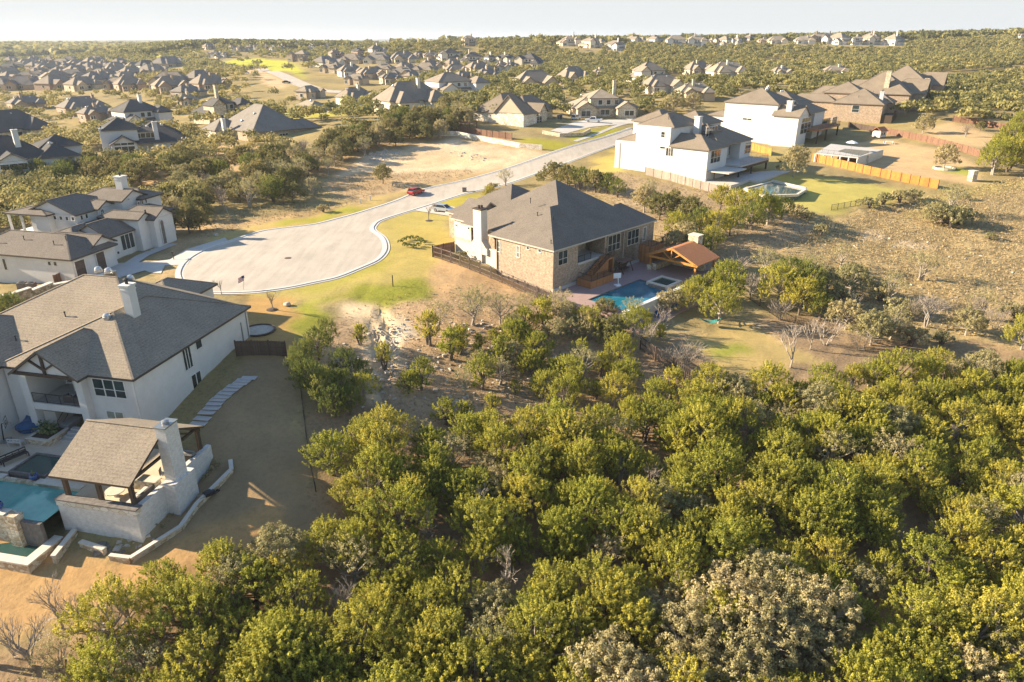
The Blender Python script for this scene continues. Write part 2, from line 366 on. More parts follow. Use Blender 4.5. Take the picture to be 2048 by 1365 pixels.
# ================================================================ ground
def vnoise(x, y, s, seed=0):
    """value noise 0..1"""
    g = np.random.default_rng(seed).random((256, 256)); X = x / s; Y = y / s
    i = np.floor(X).astype(int); j = np.floor(Y).astype(int); fx = X - i; fy = Y - j
    fx = fx*fx*(3-2*fx); fy = fy*fy*(3-2*fy)
    a = g[i % 256, j % 256]; b = g[(i+1) % 256, j % 256]; c = g[i % 256, (j+1) % 256]; d = g[(i+1) % 256, (j+1) % 256]
    return a*(1-fx)*(1-fy) + b*fx*(1-fy) + c*(1-fx)*fy + d*fx*fy
def inpoly(x, y, P):
    ins = np.zeros(x.shape, bool); n = len(P)
    for i in range(n):
        x1, y1 = P[i]; x2, y2 = P[(i+1) % n]
        if y1 == y2: continue
        c = ((y1 > y) != (y2 > y)) & (x < (x2-x1)*(y-y1)/(y2-y1) + x1)
        ins ^= c
    return ins
def GP(pts): return [tuple(G(u, v)[:2]) for u, v in pts]
# levelled building plots ------------------------------------------------
def PX(u, v, z): return W(u, v, z)
_o = W(1107.6, 502.6, 4.5); BR_O = (_o[0], _o[1]); BR_Y = math.radians(46)
def loc2(o, yaw, x, y): return (o[0] + x*math.cos(yaw) - y*math.sin(yaw), o[1] + x*math.sin(yaw) + y*math.cos(yaw))
_o = W(266, 760, 3.8); L1_O = (_o[0], _o[1]); L1_Y = math.radians(-12)
def addpad(o, yaw, x0, x1, y0, y1, z, bl):
    c = loc2(o, yaw, (x0+x1)/2, (y0+y1)/2); PADS.append((c[0], c[1], yaw, (x1-x0)/2, (y1-y0)/2, z, bl))
addpad(BR_O, BR_Y, 1, 26, -9, 10, -3.6, 3.0)      # under the brick house and its pool terrace
addpad(BR_O, BR_Y, 0, 17, -17, -13.5, -3.6, 3.0)
addpad(L1_O, L1_Y, -26, -9.5, -6.5, 0, -4.6, 1.5)
addpad(L1_O, L1_Y, -24, -1, -12.0, -4, -5.6, 1.5)
addpad(L1_O, L1_Y, 0, 6.5, -9.5, -2, -4.9, 1.5)
COVER = [  # colour, roughness height, polygon in sight pixels
 ((.30,.225,.145), .10, [(-300,1700),(-100,1300),(130,1280),(330,1170),(560,1060),(640,950),(620,820),(600,700),(660,640),(900,590),(1100,600),(1300,690),(1500,640),(1600,620),(1750,680),(2048,690),(2500,800),(2600,1700)]),
 ((.43,.32,.21), .12, [(640,650),(760,610),(900,585),(1010,600),(1100,610),(1200,680),(1340,790),(1000,830),(760,830),(690,780),(650,720)]),
 ((.31,.235,.15), .10, [(880,700),(1000,690),(1100,720),(1300,740),(1340,800),(1000,820),(880,760)]),
 ((.46,.30,.12), .02, [(440,586),(520,592),(596,592),(600,640),(590,690),(572,712),(470,712),(470,600)]),
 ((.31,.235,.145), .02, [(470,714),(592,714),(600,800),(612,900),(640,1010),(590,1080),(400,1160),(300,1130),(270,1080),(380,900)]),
 ((.47,.315,.155), .04, [(-200,1060),(0,1080),(120,1112),(280,1110),(380,1080),(560,1000),(600,1060),(480,1130),(300,1200),(0,1260),(-200,1260)]),
 ((.42,.36,.13), .04, [(440,600),(500,588),(620,570),(725,537),(778,505),(778,480),(745,462),(765,438),(825,420),(870,405),(905,440),(905,500),(925,530),(860,560),(720,600),(640,615),(600,600)]),
 ((.36,.34,.085), .04, [(560,585),(630,570),(700,550),(745,525),(775,500),(790,505),(770,540),(700,570),(640,590)]),
 ((.30,.31,.05), .05, [(560,640),(640,600),(660,620),(640,660),(600,680)]),
 ((.27,.29,.05), .08, [(640,600),(700,585),(760,562),(820,558),(850,573),(842,597),(780,614),(715,608)]),
 ((.46,.33,.19), .07, [(840,560),(905,500),(930,525),(1010,560),(1110,600),(1000,610),(900,600),(850,590)]),
 ((.42,.36,.12), .03, [(830,425),(870,410),(905,430),(905,480),(860,500),(800,470),(770,455),(770,440)]),
 ((.60,.50,.36), .05, [(680,620),(740,610),(800,625),(815,650),(790,690),(775,760),(770,815),(725,815),(720,720),(725,670),(690,650)]),
 ((.68,.63,.55), .10, [(780,655),(812,645),(822,670),(800,700),(785,720),(770,700)]),
 ((.40,.30,.17), .10, [(340,560),(300,470),(340,440),(480,440),(640,420),(760,395),(700,370),(660,350),(560,360),(300,400),(200,420),(0,470),(0,330),(400,290),(700,300),(880,260),(1000,270),(1110,310),(1000,345),(840,380),(700,428),(620,450),(455,480),(380,520)]),
 ((.45,.36,.15), .04, [(360,540),(455,483),(500,467),(550,458),(625,450),(690,432),(760,405),(850,376),(1000,338),(1100,306),(1090,300),(990,330),(840,368),(750,395),(680,420),(560,445),(450,465),(340,520)]),
 ((.33,.33,.06), .03, [(560,455),(625,449),(690,430),(722,418),(700,412),(640,432),(560,446)]),
 ((.64,.52,.37), .10, [(640,365),(720,328),(750,305),(870,284),(912,276),(960,290),(1055,300),(1100,308),(1040,328),(960,345),(850,368),(760,385),(690,392),(650,380)]),
 ((.46,.35,.22), .10, [(640,365),(730,345),(860,345),(930,340),(960,345),(850,374),(720,402),(690,395)]),
 ((.36,.33,.07), .02, [(870,405),(937,386),(985,394),(975,412),(920,415),(880,418)]),
 ((.33,.32,.05), .02, [(1025,283),(1060,276),(1120,285),(1150,288),(1125,303),(1100,302)]),
 ((.33,.33,.05), .02, [(1140,278),(1170,262),(1225,255),(1255,262),(1200,275),(1160,285)]),
 ((.47,.39,.13), .02, [(1170,340),(1225,300),(1255,290),(1250,340),(1200,350)]),
 ((.38,.30,.20), .10, [(1110,370),(1240,345),(1320,365),(1420,385),(1480,400),(1560,420),(1640,450),(1560,500),(1450,560),(1340,520),(1300,450),(1200,400),(1120,380)]),
 ((.43,.40,.13), .02, [(1490,372),(1560,350),(1640,355),(1760,372),(1840,385),(1790,398),(1740,414),(1650,428),(1590,412),(1510,395)]),
 ((.34,.29,.12), .02, [(1500,300),(1560,300),(1600,330),(1560,355),(1500,340)]),
 ((.52,.39,.23), .03, [(1630,320),(1690,290),(1760,280),(1880,300),(1965,335),(1965,360),(1940,372),(1800,352),(1700,340)]),
 ((.50,.38,.23), .03, [(1860,255),(1900,245),(2010,275),(2010,300),(1900,290),(1850,270)]),
 ((.30,.33,.07), .03, [(1860,330),(1960,340),(1950,352),(1870,345)]),
 ((.37,.30,.17), .16, [(1560,500),(1640,455),(1720,425),(1830,400),(1960,372),(2060,350),(2500,420),(2500,800),(2048,690),(1850,660),(1700,665),(1640,620),(1600,560)]),
 ((.42,.36,.15), .08, [(1850,395),(1950,372),(2060,356),(2060,375),(1960,390),(1880,400),(1830,430),(1800,440)]),
 ((.60,.51,.38), .06, [(1780,480),(1810,478),(1850,490),(1845,500),(1800,492)]), ((.58,.49,.36), .06, [(1715,465),(1760,462),(1765,480),(1730,485)]),
 ((.44,.35,.155), .03, [(1380,690),(1415,660),(1500,648),(1565,680),(1640,715),(1560,742),(1440,738)]),
 ((.27,.30,.06), .03, [(1420,690),(1470,682),(1500,695),(1440,715)]),
 ((.45,.46,.075), .2, [(205,103),(240,96),(300,92),(345,90),(388,97),(392,104),(345,112),(300,117),(262,113),(235,108)]),
 ((.44,.47,.06), .1, [(438,126),(470,119),(520,117),(575,122),(600,135),(612,163),(570,142),(520,133),(470,131)]),
 ((.55,.43,.28), .1, [(460,134),(500,136),(540,147),(560,158),(590,168),(560,178),(530,170),(520,155),(480,140)]),
 ((.43,.43,.12), .1, [(1860,156),(1900,149),(2060,140),(2060,150),(1950,158),(1870,164)]),
 ((.40,.40,.10), .1, [(1500,126),(1540,120),(1640,128),(1560,134)]),
 ((.36,.36,.07), .05, [(120,265),(165,262),(175,285),(130,290)]), ((.40,.38,.07), .05, [(560,225),(690,220),(690,232),(560,240)]),
]
def build_ground():
    nx, ny = 600, 900
    a = np.linspace(-1.35, 1.35, nx); b = np.linspace(math.log(33), math.log(9500), ny)
    A, B = np.meshgrid(a, b); S = np.exp(B); X = (A*S).ravel(); Y = (S-45).ravel()
    Z = terrain(X, Y)
    n1 = vnoise(X, Y, 14, 1); n2 = vnoise(X, Y, 4.5, 2); n3 = vnoise(X, Y, 1.4, 3); n4 = vnoise(X, Y, 60, 4)
    base = np.stack([.27+.08*n1, .225+.07*n1, .125+.02*n1], -1)
    d = np.hypot(X, Y); fr = np.clip((d-800)/500, 0, 1)[:, None]
    farc = np.stack([.10+.07*n4, .11+.055*n4, .055+.03*n4], -1)
    C = base*(1-fr)+farc*fr; rough = np.full(len(X), .08)
    jx = X + (n2-.5)*3.2 + (n3-.5)*1.4; jy = Y + (vnoise(X, Y, 4.5, 8)-.5)*3.2 + (vnoise(X, Y, 1.4, 9)-.5)*1.4
    for col, rg, poly in COVER:
        P = GP(poly); xs = [p[0] for p in P]; ys = [p[1] for p in P]
        sel = np.where((X > min(xs)-3) & (X < max(xs)+3) & (Y > min(ys)-3) & (Y < max(ys)+3))[0]
        if not len(sel): continue
        ins = inpoly(jx[sel], jy[sel], P); s = sel[ins]
        C[s] = np.array(col); rough[s] = rg
    # soften the borders between covers a little
    G2 = C.reshape(ny, nx, 3)
    for _ in range(2):
        G2[1:-1, 1:-1] = (G2[1:-1, 1:-1]*2 + G2[:-2, 1:-1] + G2[2:, 1:-1] + G2[1:-1, :-2] + G2[1:-1, 2:]) / 6
    lw = np.where(rough < .05, .45, 1.0); C = G2.reshape(-1, 3)*(.99+lw*(.30*(n2-.5)+.16*(n3-.5)))[:, None]
    C = C*np.array([1.02, .95, .85]); C[:, 0] *= (.97+.06*n1); C[:, 2] *= (1.06-.12*n1)
    # keep roads and plots smooth
    rm = np.ones(len(X))
    for P in ROADPOLYS:
        xs = [p[0] for p in P]; ys = [p[1] for p in P]
        sel = np.where((X > min(xs)-2) & (X < max(xs)+2) & (Y > min(ys)-2) & (Y < max(ys)+2))[0]
        k = inpoly(X[sel], Y[sel], P); rm[sel[k]] = 0
    rm = rm.reshape(ny, nx); q = rm.copy()
    for _ in range(3):
        q[1:-1, 1:-1] = np.minimum(np.minimum(q[:-2, 1:-1], q[2:, 1:-1]), np.minimum(q[1:-1, :-2], np.minimum(q[1:-1, 2:], q[1:-1, 1:-1])))
    q = q.ravel()
    nz = (n3-.5)*1.3 + (vnoise(X, Y, .75, 5)-.5)*.9 + (n2-.5)*.9
    Z = Z + nz*rough*q*np.clip(1.6-d/260, 0, 1)*1.5 - (1-rm.ravel())*.10
    # washed-out ruts in the dirt track
    for rut in ([(760,620),(772,650),(785,690),(775,740),(770,800)], [(742,640),(752,670),(762,710),(755,780)]):
        L = Gmany(rut)
        for k in range(len(L)-1):
            p, r = L[k][:2], L[k+1][:2]; dd = r-p; ln = np.hypot(*dd); t = np.clip(((X-p[0])*dd[0]+(Y-p[1])*dd[1])/ln**2, 0, 1)
            ds = np.hypot(X-p[0]-t*dd[0], Y-p[1]-t*dd[1]); Z -= .55*np.exp(-(ds/.45)**2)
    i = np.arange(nx-1)[None, :] + nx*np.arange(ny-1)[:, None]; i = i.ravel()
    Fq = np.stack([i, i+1, i+1+nx, i+nx], -1)
    m, nt, b, out = new_mat('ground'); at = N(nt, 'ShaderNodeAttribute', attribute_name='cover'); g = nt.nodes.new('ShaderNodeNewGeometry')
    na = noise(nt, g.outputs['Position'], 2.2, 6, .75); nb = noise(nt, g.outputs['Position'], .35, 5, .6)
    ra = ramp(nt, na.outputs[0], [(.28, (.55, .52, .48)), (.5, (1, 1, 1)), (.75, (1.3, 1.28, 1.22))]); rb = ramp(nt, nb.outputs[0], [(.3, (.82, .84, .84)), (.7, (1.14, 1.1, 1.04))])
    ar = N(nt, 'ShaderNodeAttribute', attribute_name='rough'); mr_ = nt.nodes.new('ShaderNodeMapRange'); nt.links.new(ar.outputs['Fac'], mr_.inputs[0]); mr_.inputs[2].default_value = .12; mr_.inputs[3].default_value = .22; mr_.inputs[4].default_value = 1.0
    x = mixc(nt, mr_.outputs[0], at.outputs['Color'], ra.outputs[0], 'MULTIPLY'); x = mixc(nt, .7, x, rb.outputs[0], 'MULTIPLY')
    nt.links.new(x, b.inputs['Base Color']); b.inputs['Roughness'].default_value = .95; b.inputs['Specular IOR Level'].default_value = .1
    mm = N(nt, 'ShaderNodeMath', operation='MULTIPLY'); nt.links.new(na.outputs[0], mm.inputs[0]); nt.links.new(mr_.outputs[0], mm.inputs[1]); bump(nt, b, mm.outputs[0], .9, .14)
    o = np_mesh('ground', np.stack([X, Y, Z], -1), Fq, m, attrs=[('cover', 'POINT', C), ('rough', 'POINT', rough)], smooth=True)
    tag(o, 'dry hillside ground with lawns, bare soil and scrub', kind='structure')
    return o
ROADPOLYS = []
def sheet(name, poly, mat, off=.05, step=2.0, kind='structure', label=None, cat=None, parent=None, thick=0.0, flat=None):
    """draped sheet over the terrain inside a world polygon"""
    dense = []
    for i in range(len(poly)):
        a = np.array(poly[i]); b = np.array(poly[(i+1) % len(poly)]); n = max(1, int(np.hypot(*(b-a))/step))
        for k in range(n): dense.append(tuple(a+(b-a)*k/n))
    xs = [p[0] for p in dense]; ys = [p[1] for p in dense]; P = list(dense); n0 = len(P)
    gx = np.arange(min(xs), max(xs), step); gy = np.arange(min(ys), max(ys), step)
    if len(gx) and len(gy):
        A, B = np.meshgrid(gx, gy); A = A.ravel(); B = B.ravel(); k = inpoly(A, B, dense)
        P += list(zip(A[k], B[k]))
    r = delaunay_2d_cdt([Vector(p) for p in P], [(i, (i+1) % n0) for i in range(n0)], [], 1, 1e-4)
    vs = np.array([(v[0], v[1]) for v in r[0]])
    z = terrain(vs[:, 0], vs[:, 1])+off if flat is None else np.full(len(vs), flat)
    cen = [np.mean([vs[i] for i in f], 0) for f in r[2]]
    cen = np.array(cen); k = inpoly(cen[:, 0], cen[:, 1], dense)
    mb = MB(); mb.add([(x, y, q) for (x, y), q in zip(vs, z)], [f for f, ok in zip(r[2], k) if ok])
    if thick:
        o0 = len(mb.v); zz = [float(q) for q in (terrain(np.array(xs), np.array(ys))+off if flat is None else np.full(n0, flat))]
        for i in range(n0):
            j = (i+1) % n0
            mb.add([(*dense[i], zz[i]), (*dense[j], zz[j]), (*dense[j], zz[j]-thick), (*dense[i], zz[i]-thick)], [(3, 2, 1, 0)])
    o = mb.build(name, mat, parent=parent)
    if parent is None: tag(o, label, cat, kind=kind)
    return o
def strip(mb, pts, w, h, base=-.15, step=1.5, side=0.0):
    """kerb-like strip following the ground along world points"""
    P = []
    for i in range(len(pts)-1):
        a = np.array(pts[i][:2]); b = np.array(pts[i+1][:2]); n = max(1, int(np.hypot(*(b-a))/step))
        for k in range(n): P.append(a+(b-a)*k/n)
    P.append(np.array(pts[-1][:2])); P = np.array(P); T = np.gradient(P, axis=0); T /= np.linalg.norm(T, axis=1)[:, None]+1e-9
    Nn = np.stack([-T[:, 1], T[:, 0]], -1); A = P+Nn*(side+w/2); B = P+Nn*(side-w/2); z = terrain(P[:, 0], P[:, 1])
    vs = []; fs = []
    for i in range(len(P)):
        vs += [(*A[i], z[i]+base), (*A[i], z[i]+h), (*B[i], z[i]+h), (*B[i], z[i]+base)]
    for i in range(len(P)-1):
        o = 4*i
        for k in range(3): fs.append((o+k, o+4+k, o+5+k, o+1+k))
    fs += [(0, 1, 2, 3), (4*len(P)-1, 4*len(P)-2, 4*len(P)-3, 4*len(P)-4)]
    mb.add(vs, fs)
def smooth_line(pts, n=6):
    P = [np.array(p[:2], float) for p in pts]; out = []
    for i in range(len(P)-1):
        p0 = P[max(i-1, 0)]; p1 = P[i]; p2 = P[i+1]; p3 = P[min(i+2, len(P)-1)]
        for k in range(n):
            t = k/n; out.append(.5*((2*p1)+(-p0+p2)*t+(2*p0-5*p1+4*p2-p3)*t*t+(-p0+3*p1-3*p2+p3)*t**3))
    out.append(P[-1]); return [tuple(q) for q in out]
UP = smooth_line(GP([(1262,256),(1230,267),(1165,286),(1100,307),(1002,341),(925,362),(849,379),(790,403),(715,427),(675,438),(625,450),(550,459),(512,466),(455,485),(405,503),(372,524),(359,547),(366,568)]), 4)
LO = smooth_line(GP([(366,568),(385,580),(425,586),(500,585),(570,577),(630,565),(675,555),(725,535),(755,521),(770,505),(772,490),(765,475),(747,461),(749,451),(765,440),(825,421),(870,407),(937,386),(1012,369),(1100,338),(1165,314),(1235,289),(1275,276)]), 4)
ROAD = UP + LO[1:]
m, nt, b, out = new_mat('asphalt'); g = nt.nodes.new('ShaderNodeNewGeometry')
n1 = noise(nt, g.outputs['Position'], .22, 5, .65); n2 = noise(nt, g.outputs['Position'], 9, 4, .7); r1 = ramp(nt, n1.outputs[0], [(.3, (.41, .36, .295)), (.7, (.49, .43, .355))]); r2 = ramp(nt, n2.outputs[0], [(.3, (.9, .9, .9)), (.7, (1.08, 1.08, 1.08))])
mp = nt.nodes.new('ShaderNodeMapping'); mp.inputs['Rotation'].default_value = (0, 0, .5); mp.inputs['Scale'].default_value = (.5, .05, 1); nt.links.new(g.outputs['Position'], mp.inputs[0]); n3 = noise(nt, mp.outputs[0], 2.0, 4, .6); r3 = ramp(nt, n3.outputs[0], [(.35, (.90, .89, .88)), (.6, (1.04, 1.04, 1.04))])
x = mixc(nt, 1.0, r1.outputs[0], r2.outputs[0], 'MULTIPLY'); x = mixc(nt, 1.0, x, r3.outputs[0], 'MULTIPLY'); nt.links.new(x, b.inputs['Base Color']); b.inputs['Roughness'].default_value = .9; bump(nt, b, n2.outputs[0], .2, .01)
def pathpoly(px, w):
    P = np.array([p[:2] for p in Gmany(px)]); T = np.gradient(P, axis=0); T /= np.linalg.norm(T, axis=1)[:, None]; Nn = np.stack([-T[:, 1], T[:, 0]], -1)
    return [tuple(q) for q in P+Nn*w/2]+[tuple(q) for q in (P-Nn*w/2)[::-1]]
DRIVE1 = GP([(825,421),(870,406),(905,414),(960,425),(960,440),(905,434),(868,428)])
DRIVE2 = GP([(152,556),(180,548),(210,535),(232,527),(300,525),(340,520),(372,500),(450,476),(458,484),(405,505),(385,515),(375,530),(330,532),(322,548),(300,546),(290,542),(255,552),(238,556),(215,556),(180,566)])
DRIVE3 = GP([(1100,262),(1165,242),(1215,240),(1290,236),(1300,246),(1235,250),(1180,255),(1130,268)])
ROADPOLYS += [ROAD, DRIVE1, DRIVE2, DRIVE3]
BACKROAD = pathpoly([(455,133),(490,134),(525,139),(552,147),(578,158),(604,170),(640,182),(700,186)], 9); RROAD = pathpoly([(1870,164),(1920,159),(1970,155),(2020,152),(2070,147)], 8)
FARROAD = pathpoly([(255,150),(290,147),(330,142),(370,142)], 8)
sheet('road', ROAD, M['asphalt'], .03, 1.6, label='pale asphalt street widening into a round cul-de-sac')
sheet('driveway', DRIVE1, M['concrete'], .05, 1.2, label='concrete driveway beside the brick house'); sheet('driveway', DRIVE2, M['concrete'], .055, 1.2, label='concrete driveway forking off the cul-de-sac')
sheet('driveway', DRIVE3, M['concrete'], .06, 1.5, label='concrete driveway of the stone house'); sheet('road', BACKROAD, M['asphalt'], .15, 4, label='curving back road round the green mound'); sheet('road', RROAD, M['asphalt'], .15, 4, label='far road along the wood edge'); sheet('road', FARROAD, M['asphalt'], .2, 4, label='far street among grey roofs')
kb = MB()
strip(kb, UP, .3, .15); strip(kb, LO[:-1], .3, .15); gb = MB(); strip(gb, UP, 1.3, .05); strip(gb, LO[:-1], 1.3, .05); tag(gb.build('gutter', M['curb']), 'pale concrete gutter along the kerb', kind='structure')
tag(kb.build('kerb', M['curb']), 'concrete kerb round the cul-de-sac', kind='structure')
sheet('sidewalk', pathpoly([(1150,283),(1200,266),(1250,248),(1275,240)], 1.5), M['concrete'], .06, 2, label='footway by the stone house lawn')
sheet('sidewalk', pathpoly([(250,535),(285,512),(320,498),(345,488)], 2.4), M['concrete'], .06, 1, label='pale paving slabs in front of the arched entry')
build_ground()
def manhole():
    p = G(576, 517); mb = MB(); mb.lathe([(.55, 0), (.55, .03), (.4, .035)], 20)
    tag(mb.build('manhole_cover', plain('rust', (.13, .07, .05), .7), loc=(p[0], p[1], p[2]+.03)), 'rusty round manhole cover in the cul-de-sac', 'manhole cover')
manhole()
# ================================================================ houses
def roofwing(mb, cap, x0, x1, y0, y1, ze, pitch, axis='x', ends='HH', fas=.24):
    """closed roof shell; returns ridge height"""
    sw = axis == 'y'
    if sw: x0, x1, y0, y1 = y0, y1, x0, x1
    half = (y1-y0)/2; ym = (y0+y1)/2; zr = ze+pitch*half
    a = x0+(half if ends[0] == 'H' else 0); b = x1-(half if ends[1] == 'H' else 0)
    if a > b:
        mid = (a+b)/2; 
        a = b = min(max(mid, x0+.3), x1-.3)
        if ends == 'HH': zr = ze+pitch*min(half, (x1-x0)/2)
    T = [(x0,y0,ze),(x1,y0,ze),(x1,y1,ze),(x0,y1,ze),(a,ym,zr),(b,ym,zr)]
    V = T+[(x, y, z-fas) for x, y, z in T]
    Fs = [(0,1,5,4),(2,3,4,5),(7,6,10,11),(9,8,11,10),(0,6,7,1),(2,8,9,3)]
    if ends[0] == 'H': Fs += [(3,0,4),(6,9,10),(3,9,6,0)]
    else: Fs += [(0,4,10,6),(4,3,9,10)]
    if ends[1] == 'H': Fs += [(1,2,5),(8,7,11),(1,7,8,2)]
    else: Fs += [(2,5,11,8),(5,1,7,11)]
    if sw: V = [(y, x, z) for x, y, z in V]; Fs = [f[::-1] for f in Fs]
    mi = [0, 0, 1, 1, 1, 1]
    o = len(mb.v); mb.v += V; mb.f += [tuple(i+o for i in f) for f in Fs]
    for f in Fs:
        top = all(i < 6 for i in f); mb.m.append(0 if top else 1)
    T2 = V[:6]; up = Vector((0, 0, .03))
    if b > a: cap.bar(Vector(T2[4])+up, Vector(T2[5])+up, .24, .035)
    if ends[0] == 'H': cap.bar(Vector(T2[0])+up, Vector(T2[4])+up, .20, .035); cap.bar(Vector(T2[3])+up, Vector(T2[4])+up, .20, .035)
    if ends[1] == 'H': cap.bar(Vector(T2[1])+up, Vector(T2[5])+up, .20, .035); cap.bar(Vector(T2[2])+up, Vector(T2[5])+up, .20, .035)
    return zr
class House:
    def __init__(s, name, label, cat, o, yaw, z0, roof='roof_brown', fascia='fascia_brown', group=None):
        s.o = o; s.yaw = yaw; s.z0 = z0; s.root = empty(name, (o[0], o[1], z0), yaw)
        tag(s.root, label, cat, group); s.roofm = M[roof]; s.fm = M[fascia]; s.rf = MB(); s.cap = MB(); s.w = {}
        c, sn = math.cos(yaw), math.sin(yaw)
        s.cam = np.array([(-o[0])*c+(-o[1])*sn, o[0]*sn-o[1]*c, H]); s.c = c; s.s = sn
    def L(s, u, v, z):
        p = W(u, v, z); dx = p[0]-s.o[0]; dy = p[1]-s.o[1]; return dx*s.c+dy*s.s, -dx*s.s+dy*s.c
    def pl(s, axis, c, uv):
        d = ray(*uv); d = np.array([d[0]*s.c+d[1]*s.s, -d[0]*s.s+d[1]*s.c, d[2]]); k = 0 if axis == 'x' else 1
        t = (c-s.cam[k])/d[k]; p = s.cam+d*t
        return (p[1], p[2]) if axis == 'x' else (p[0], p[2])
    def mb(s, mat): return s.w.setdefault(mat, MB())
    def part(s, name, mb, mat, parent=None, label=None):
        o = mb.build(name, [M[x] if isinstance(x, str) else x for x in (mat if isinstance(mat, (list, tuple)) else [mat])], parent or s.root, (0, 0, 0) if parent else (0, 0, -s.z0))
        if o and label: o['label'] = label
        return o
    def wing(s, x0, x1, y0, y1, ze, z0, pitch=.6, axis='x', ends='HH', wall='white_stucco', oh=.45, walls=None, gable=None):
        zr = roofwing(s.rf, s.cap, x0, x1, y0, y1, ze, pitch, axis, ends)
        mb = s.mb(wall)
        if walls is None: walls = [(x0+oh, x1-oh, y0+oh, y1-oh)]
        for w in walls: mb.box(*w, z0, ze-.2+pitch*oh*.6)
        gm = s.mb(gable or wall)
        for k, e in enumerate(ends):
            if e == 'G':
                zt = ze+pitch*oh-.24; zp = zr-.26
                if axis == 'x':
                    xx = (x0+oh) if k == 0 else (x1-oh); d = .25 if k == 0 else -.25; ym = (y0+y1)/2
                    A = [(xx, y0+oh, zt), (xx, y1-oh, zt), (xx, ym, zp)]; B = [(x+d, y, z) for x, y, z in A]
                else:
                    yy = (y0+oh) if k == 0 else (y1-oh); d = .25 if k == 0 else -.25; xm = (x0+x1)/2
                    A = [(x0+oh, yy, zt), (x1-oh, yy, zt), (xm, yy, zp)]; B = [(x, y+d, z) for x, y, z in A]
                gm.add(A+B, [(0,1,2),(5,4,3),(0,3,4,1),(1,4,5,2),(2,5,3,0)])
        return zr
    def win(s, axis, c, a, b, n=1, tr=True, frame='trim_white', glass='glass', bar=.09, name='window', arch=False, rel=None):
        if rel: (s0, z1), (s1, z0) = a, b
        else:
            s0, z1 = s.pl(axis, c, a); s1, z0 = s.pl(axis, c, b)
        if s0 > s1: s0, s1 = s1, s0
        if z0 > z1: z0, z1 = z1, z0
        k = 0 if axis == 'x' else 1; sg = -1 if s.cam[k] < c else 1
        def bx(mb, p0, p1, q0, q1, d0, d1):
            lo, hi = sorted((c+sg*d0, c+sg*d1))
            if axis == 'x': mb.box(lo, hi, p0, p1, q0, q1)
            else: mb.box(p0, p1, lo, hi, q0, q1)
        f = MB(); e = bar
        bx(f, s0-e, s1+e, z1, z1+e, -.02, .07); bx(f, s0-e*1.3, s1+e*1.3, z0-e, z0, -.02, .10)
        bx(f, s0-e, s0, z0+.001, z1-.001, -.02, .06); bx(f, s1, s1+e, z0+.001, z1-.001, -.02, .06)
        for i in range(1, n):
            x = s0+(s1-s0)*i/n; bx(f, x-e*.6, x+e*.6, z0+.001, z1-.001, -.02, .055)
        if tr: zz = z0+(z1-z0)*.42; bx(f, s0, s1, zz-.03, zz+.03, -.02, .045)
        fo = s.part(name, f, frame); g = MB(); bx(g, s0, s1, z0, z1, -.03, .02); s.part('pane', g, glass, fo)
        return s0, s1, z0, z1
    def chimney(s, x0, x1, y0, y1, z0, z1, mat='white_stucco', cap=True):
        mb = MB(); mb.box(x0, x1, y0, y1, z0, z1)
        o = s.part('chimney', mb, mat)
        if cap:
            c = MB(); c.box(x0-.12, x1+.12, y0-.12, y1+.12, z1, z1+.18); c.box(x0-.05, x1+.05, y0-.05, y1+.05, z1-.45, z1-.3)
            s.part('chimney_cap', c, mat, o)
            f = MB(); xm, ym = (x0+x1)/2, (y0+y1)/2; f.lathe([(.16, z1+.18), (.16, z1+.6)], 8, (xm, ym)); f.lathe([(.3, z1+.6), (.3, z1+.68), (.02, z1+.82)], 8, (xm, ym)); s.part('flue', f, 'black_metal', o)
    def vent(s, x, y, z, dome=True):
        mb = MB()
        if dome: mb.lathe([(.42, z-.25), (.42, z+.04), (.36, z+.08), (.36, z+.16), (.30, z+.30), (.14, z+.38)], 14, (x, y)); s.part('roof_vent', mb, 'silver_metal')
        else: mb.lathe([(.06, z-.3), (.06, z+.55)], 8, (x, y)); mb.lathe([(.1, z+.45), (.1, z+.58)], 8, (x, y)); s.part('vent_pipe', mb, 'black_metal')
    def pipe(s, x, y, z0, z1, mat='grey_metal'):
        mb = MB(); mb.box(x-.05, x+.05, y-.05, y+.05, z0, z1); s.part('downpipe', mb, mat)
    def finish(s):
        for k, mb in s.w.items(): s.part('wall', mb, k)
        r = s.part('roof', s.rf, [s.roofm, s.fm])
        if s.cap.v: s.part('ridge_cap', s.cap, [s.capm if hasattr(s, 'capm') else s.roofm], r)
        return s.root
def railing(mb, pts, h=1.0, gap=.14, post=1.6):
    for a, b in zip(pts[:-1], pts[1:]):
        a = Vector(a); b = Vector(b); L = (b-a).length; up = Vector((0, 0, h))
        mb.bar(a+up, b+up, .05, .05); mb.bar(a+Vector((0,0,.1)), b+Vector((0,0,.1)), .03, .03)
        n = max(1, int(L/gap))
        for i in range(n+1):
            p = a+(b-a)*i/n; w = .05 if i % max(1, int(post/gap)) == 0 else .018
            mb.bar(p, p+up, w, w)
def stairs(mb, x0, x1, y0, y1, z0, z1, n, axis='y'):
    for i in range(n):
        t0, t1 = i/n, (i+1)/n
        if axis == 'y': mb.box(x0, x1, y0+(y1-y0)*t0 if y1 > y0 else y0+(y1-y0)*t1, y0+(y1-y0)*t1 if y1 > y0 else y0+(y1-y0)*t0, min(z0, z1), z0+(z1-z0)*t1)
        else: mb.box(x0+(x1-x0)*t0 if x1 > x0 else x0+(x1-x0)*t1, x0+(x1-x0)*t1 if x1 > x0 else x0+(x1-x0)*t0, y0, y1, min(z0, z1), z0+(z1-z0)*t1)
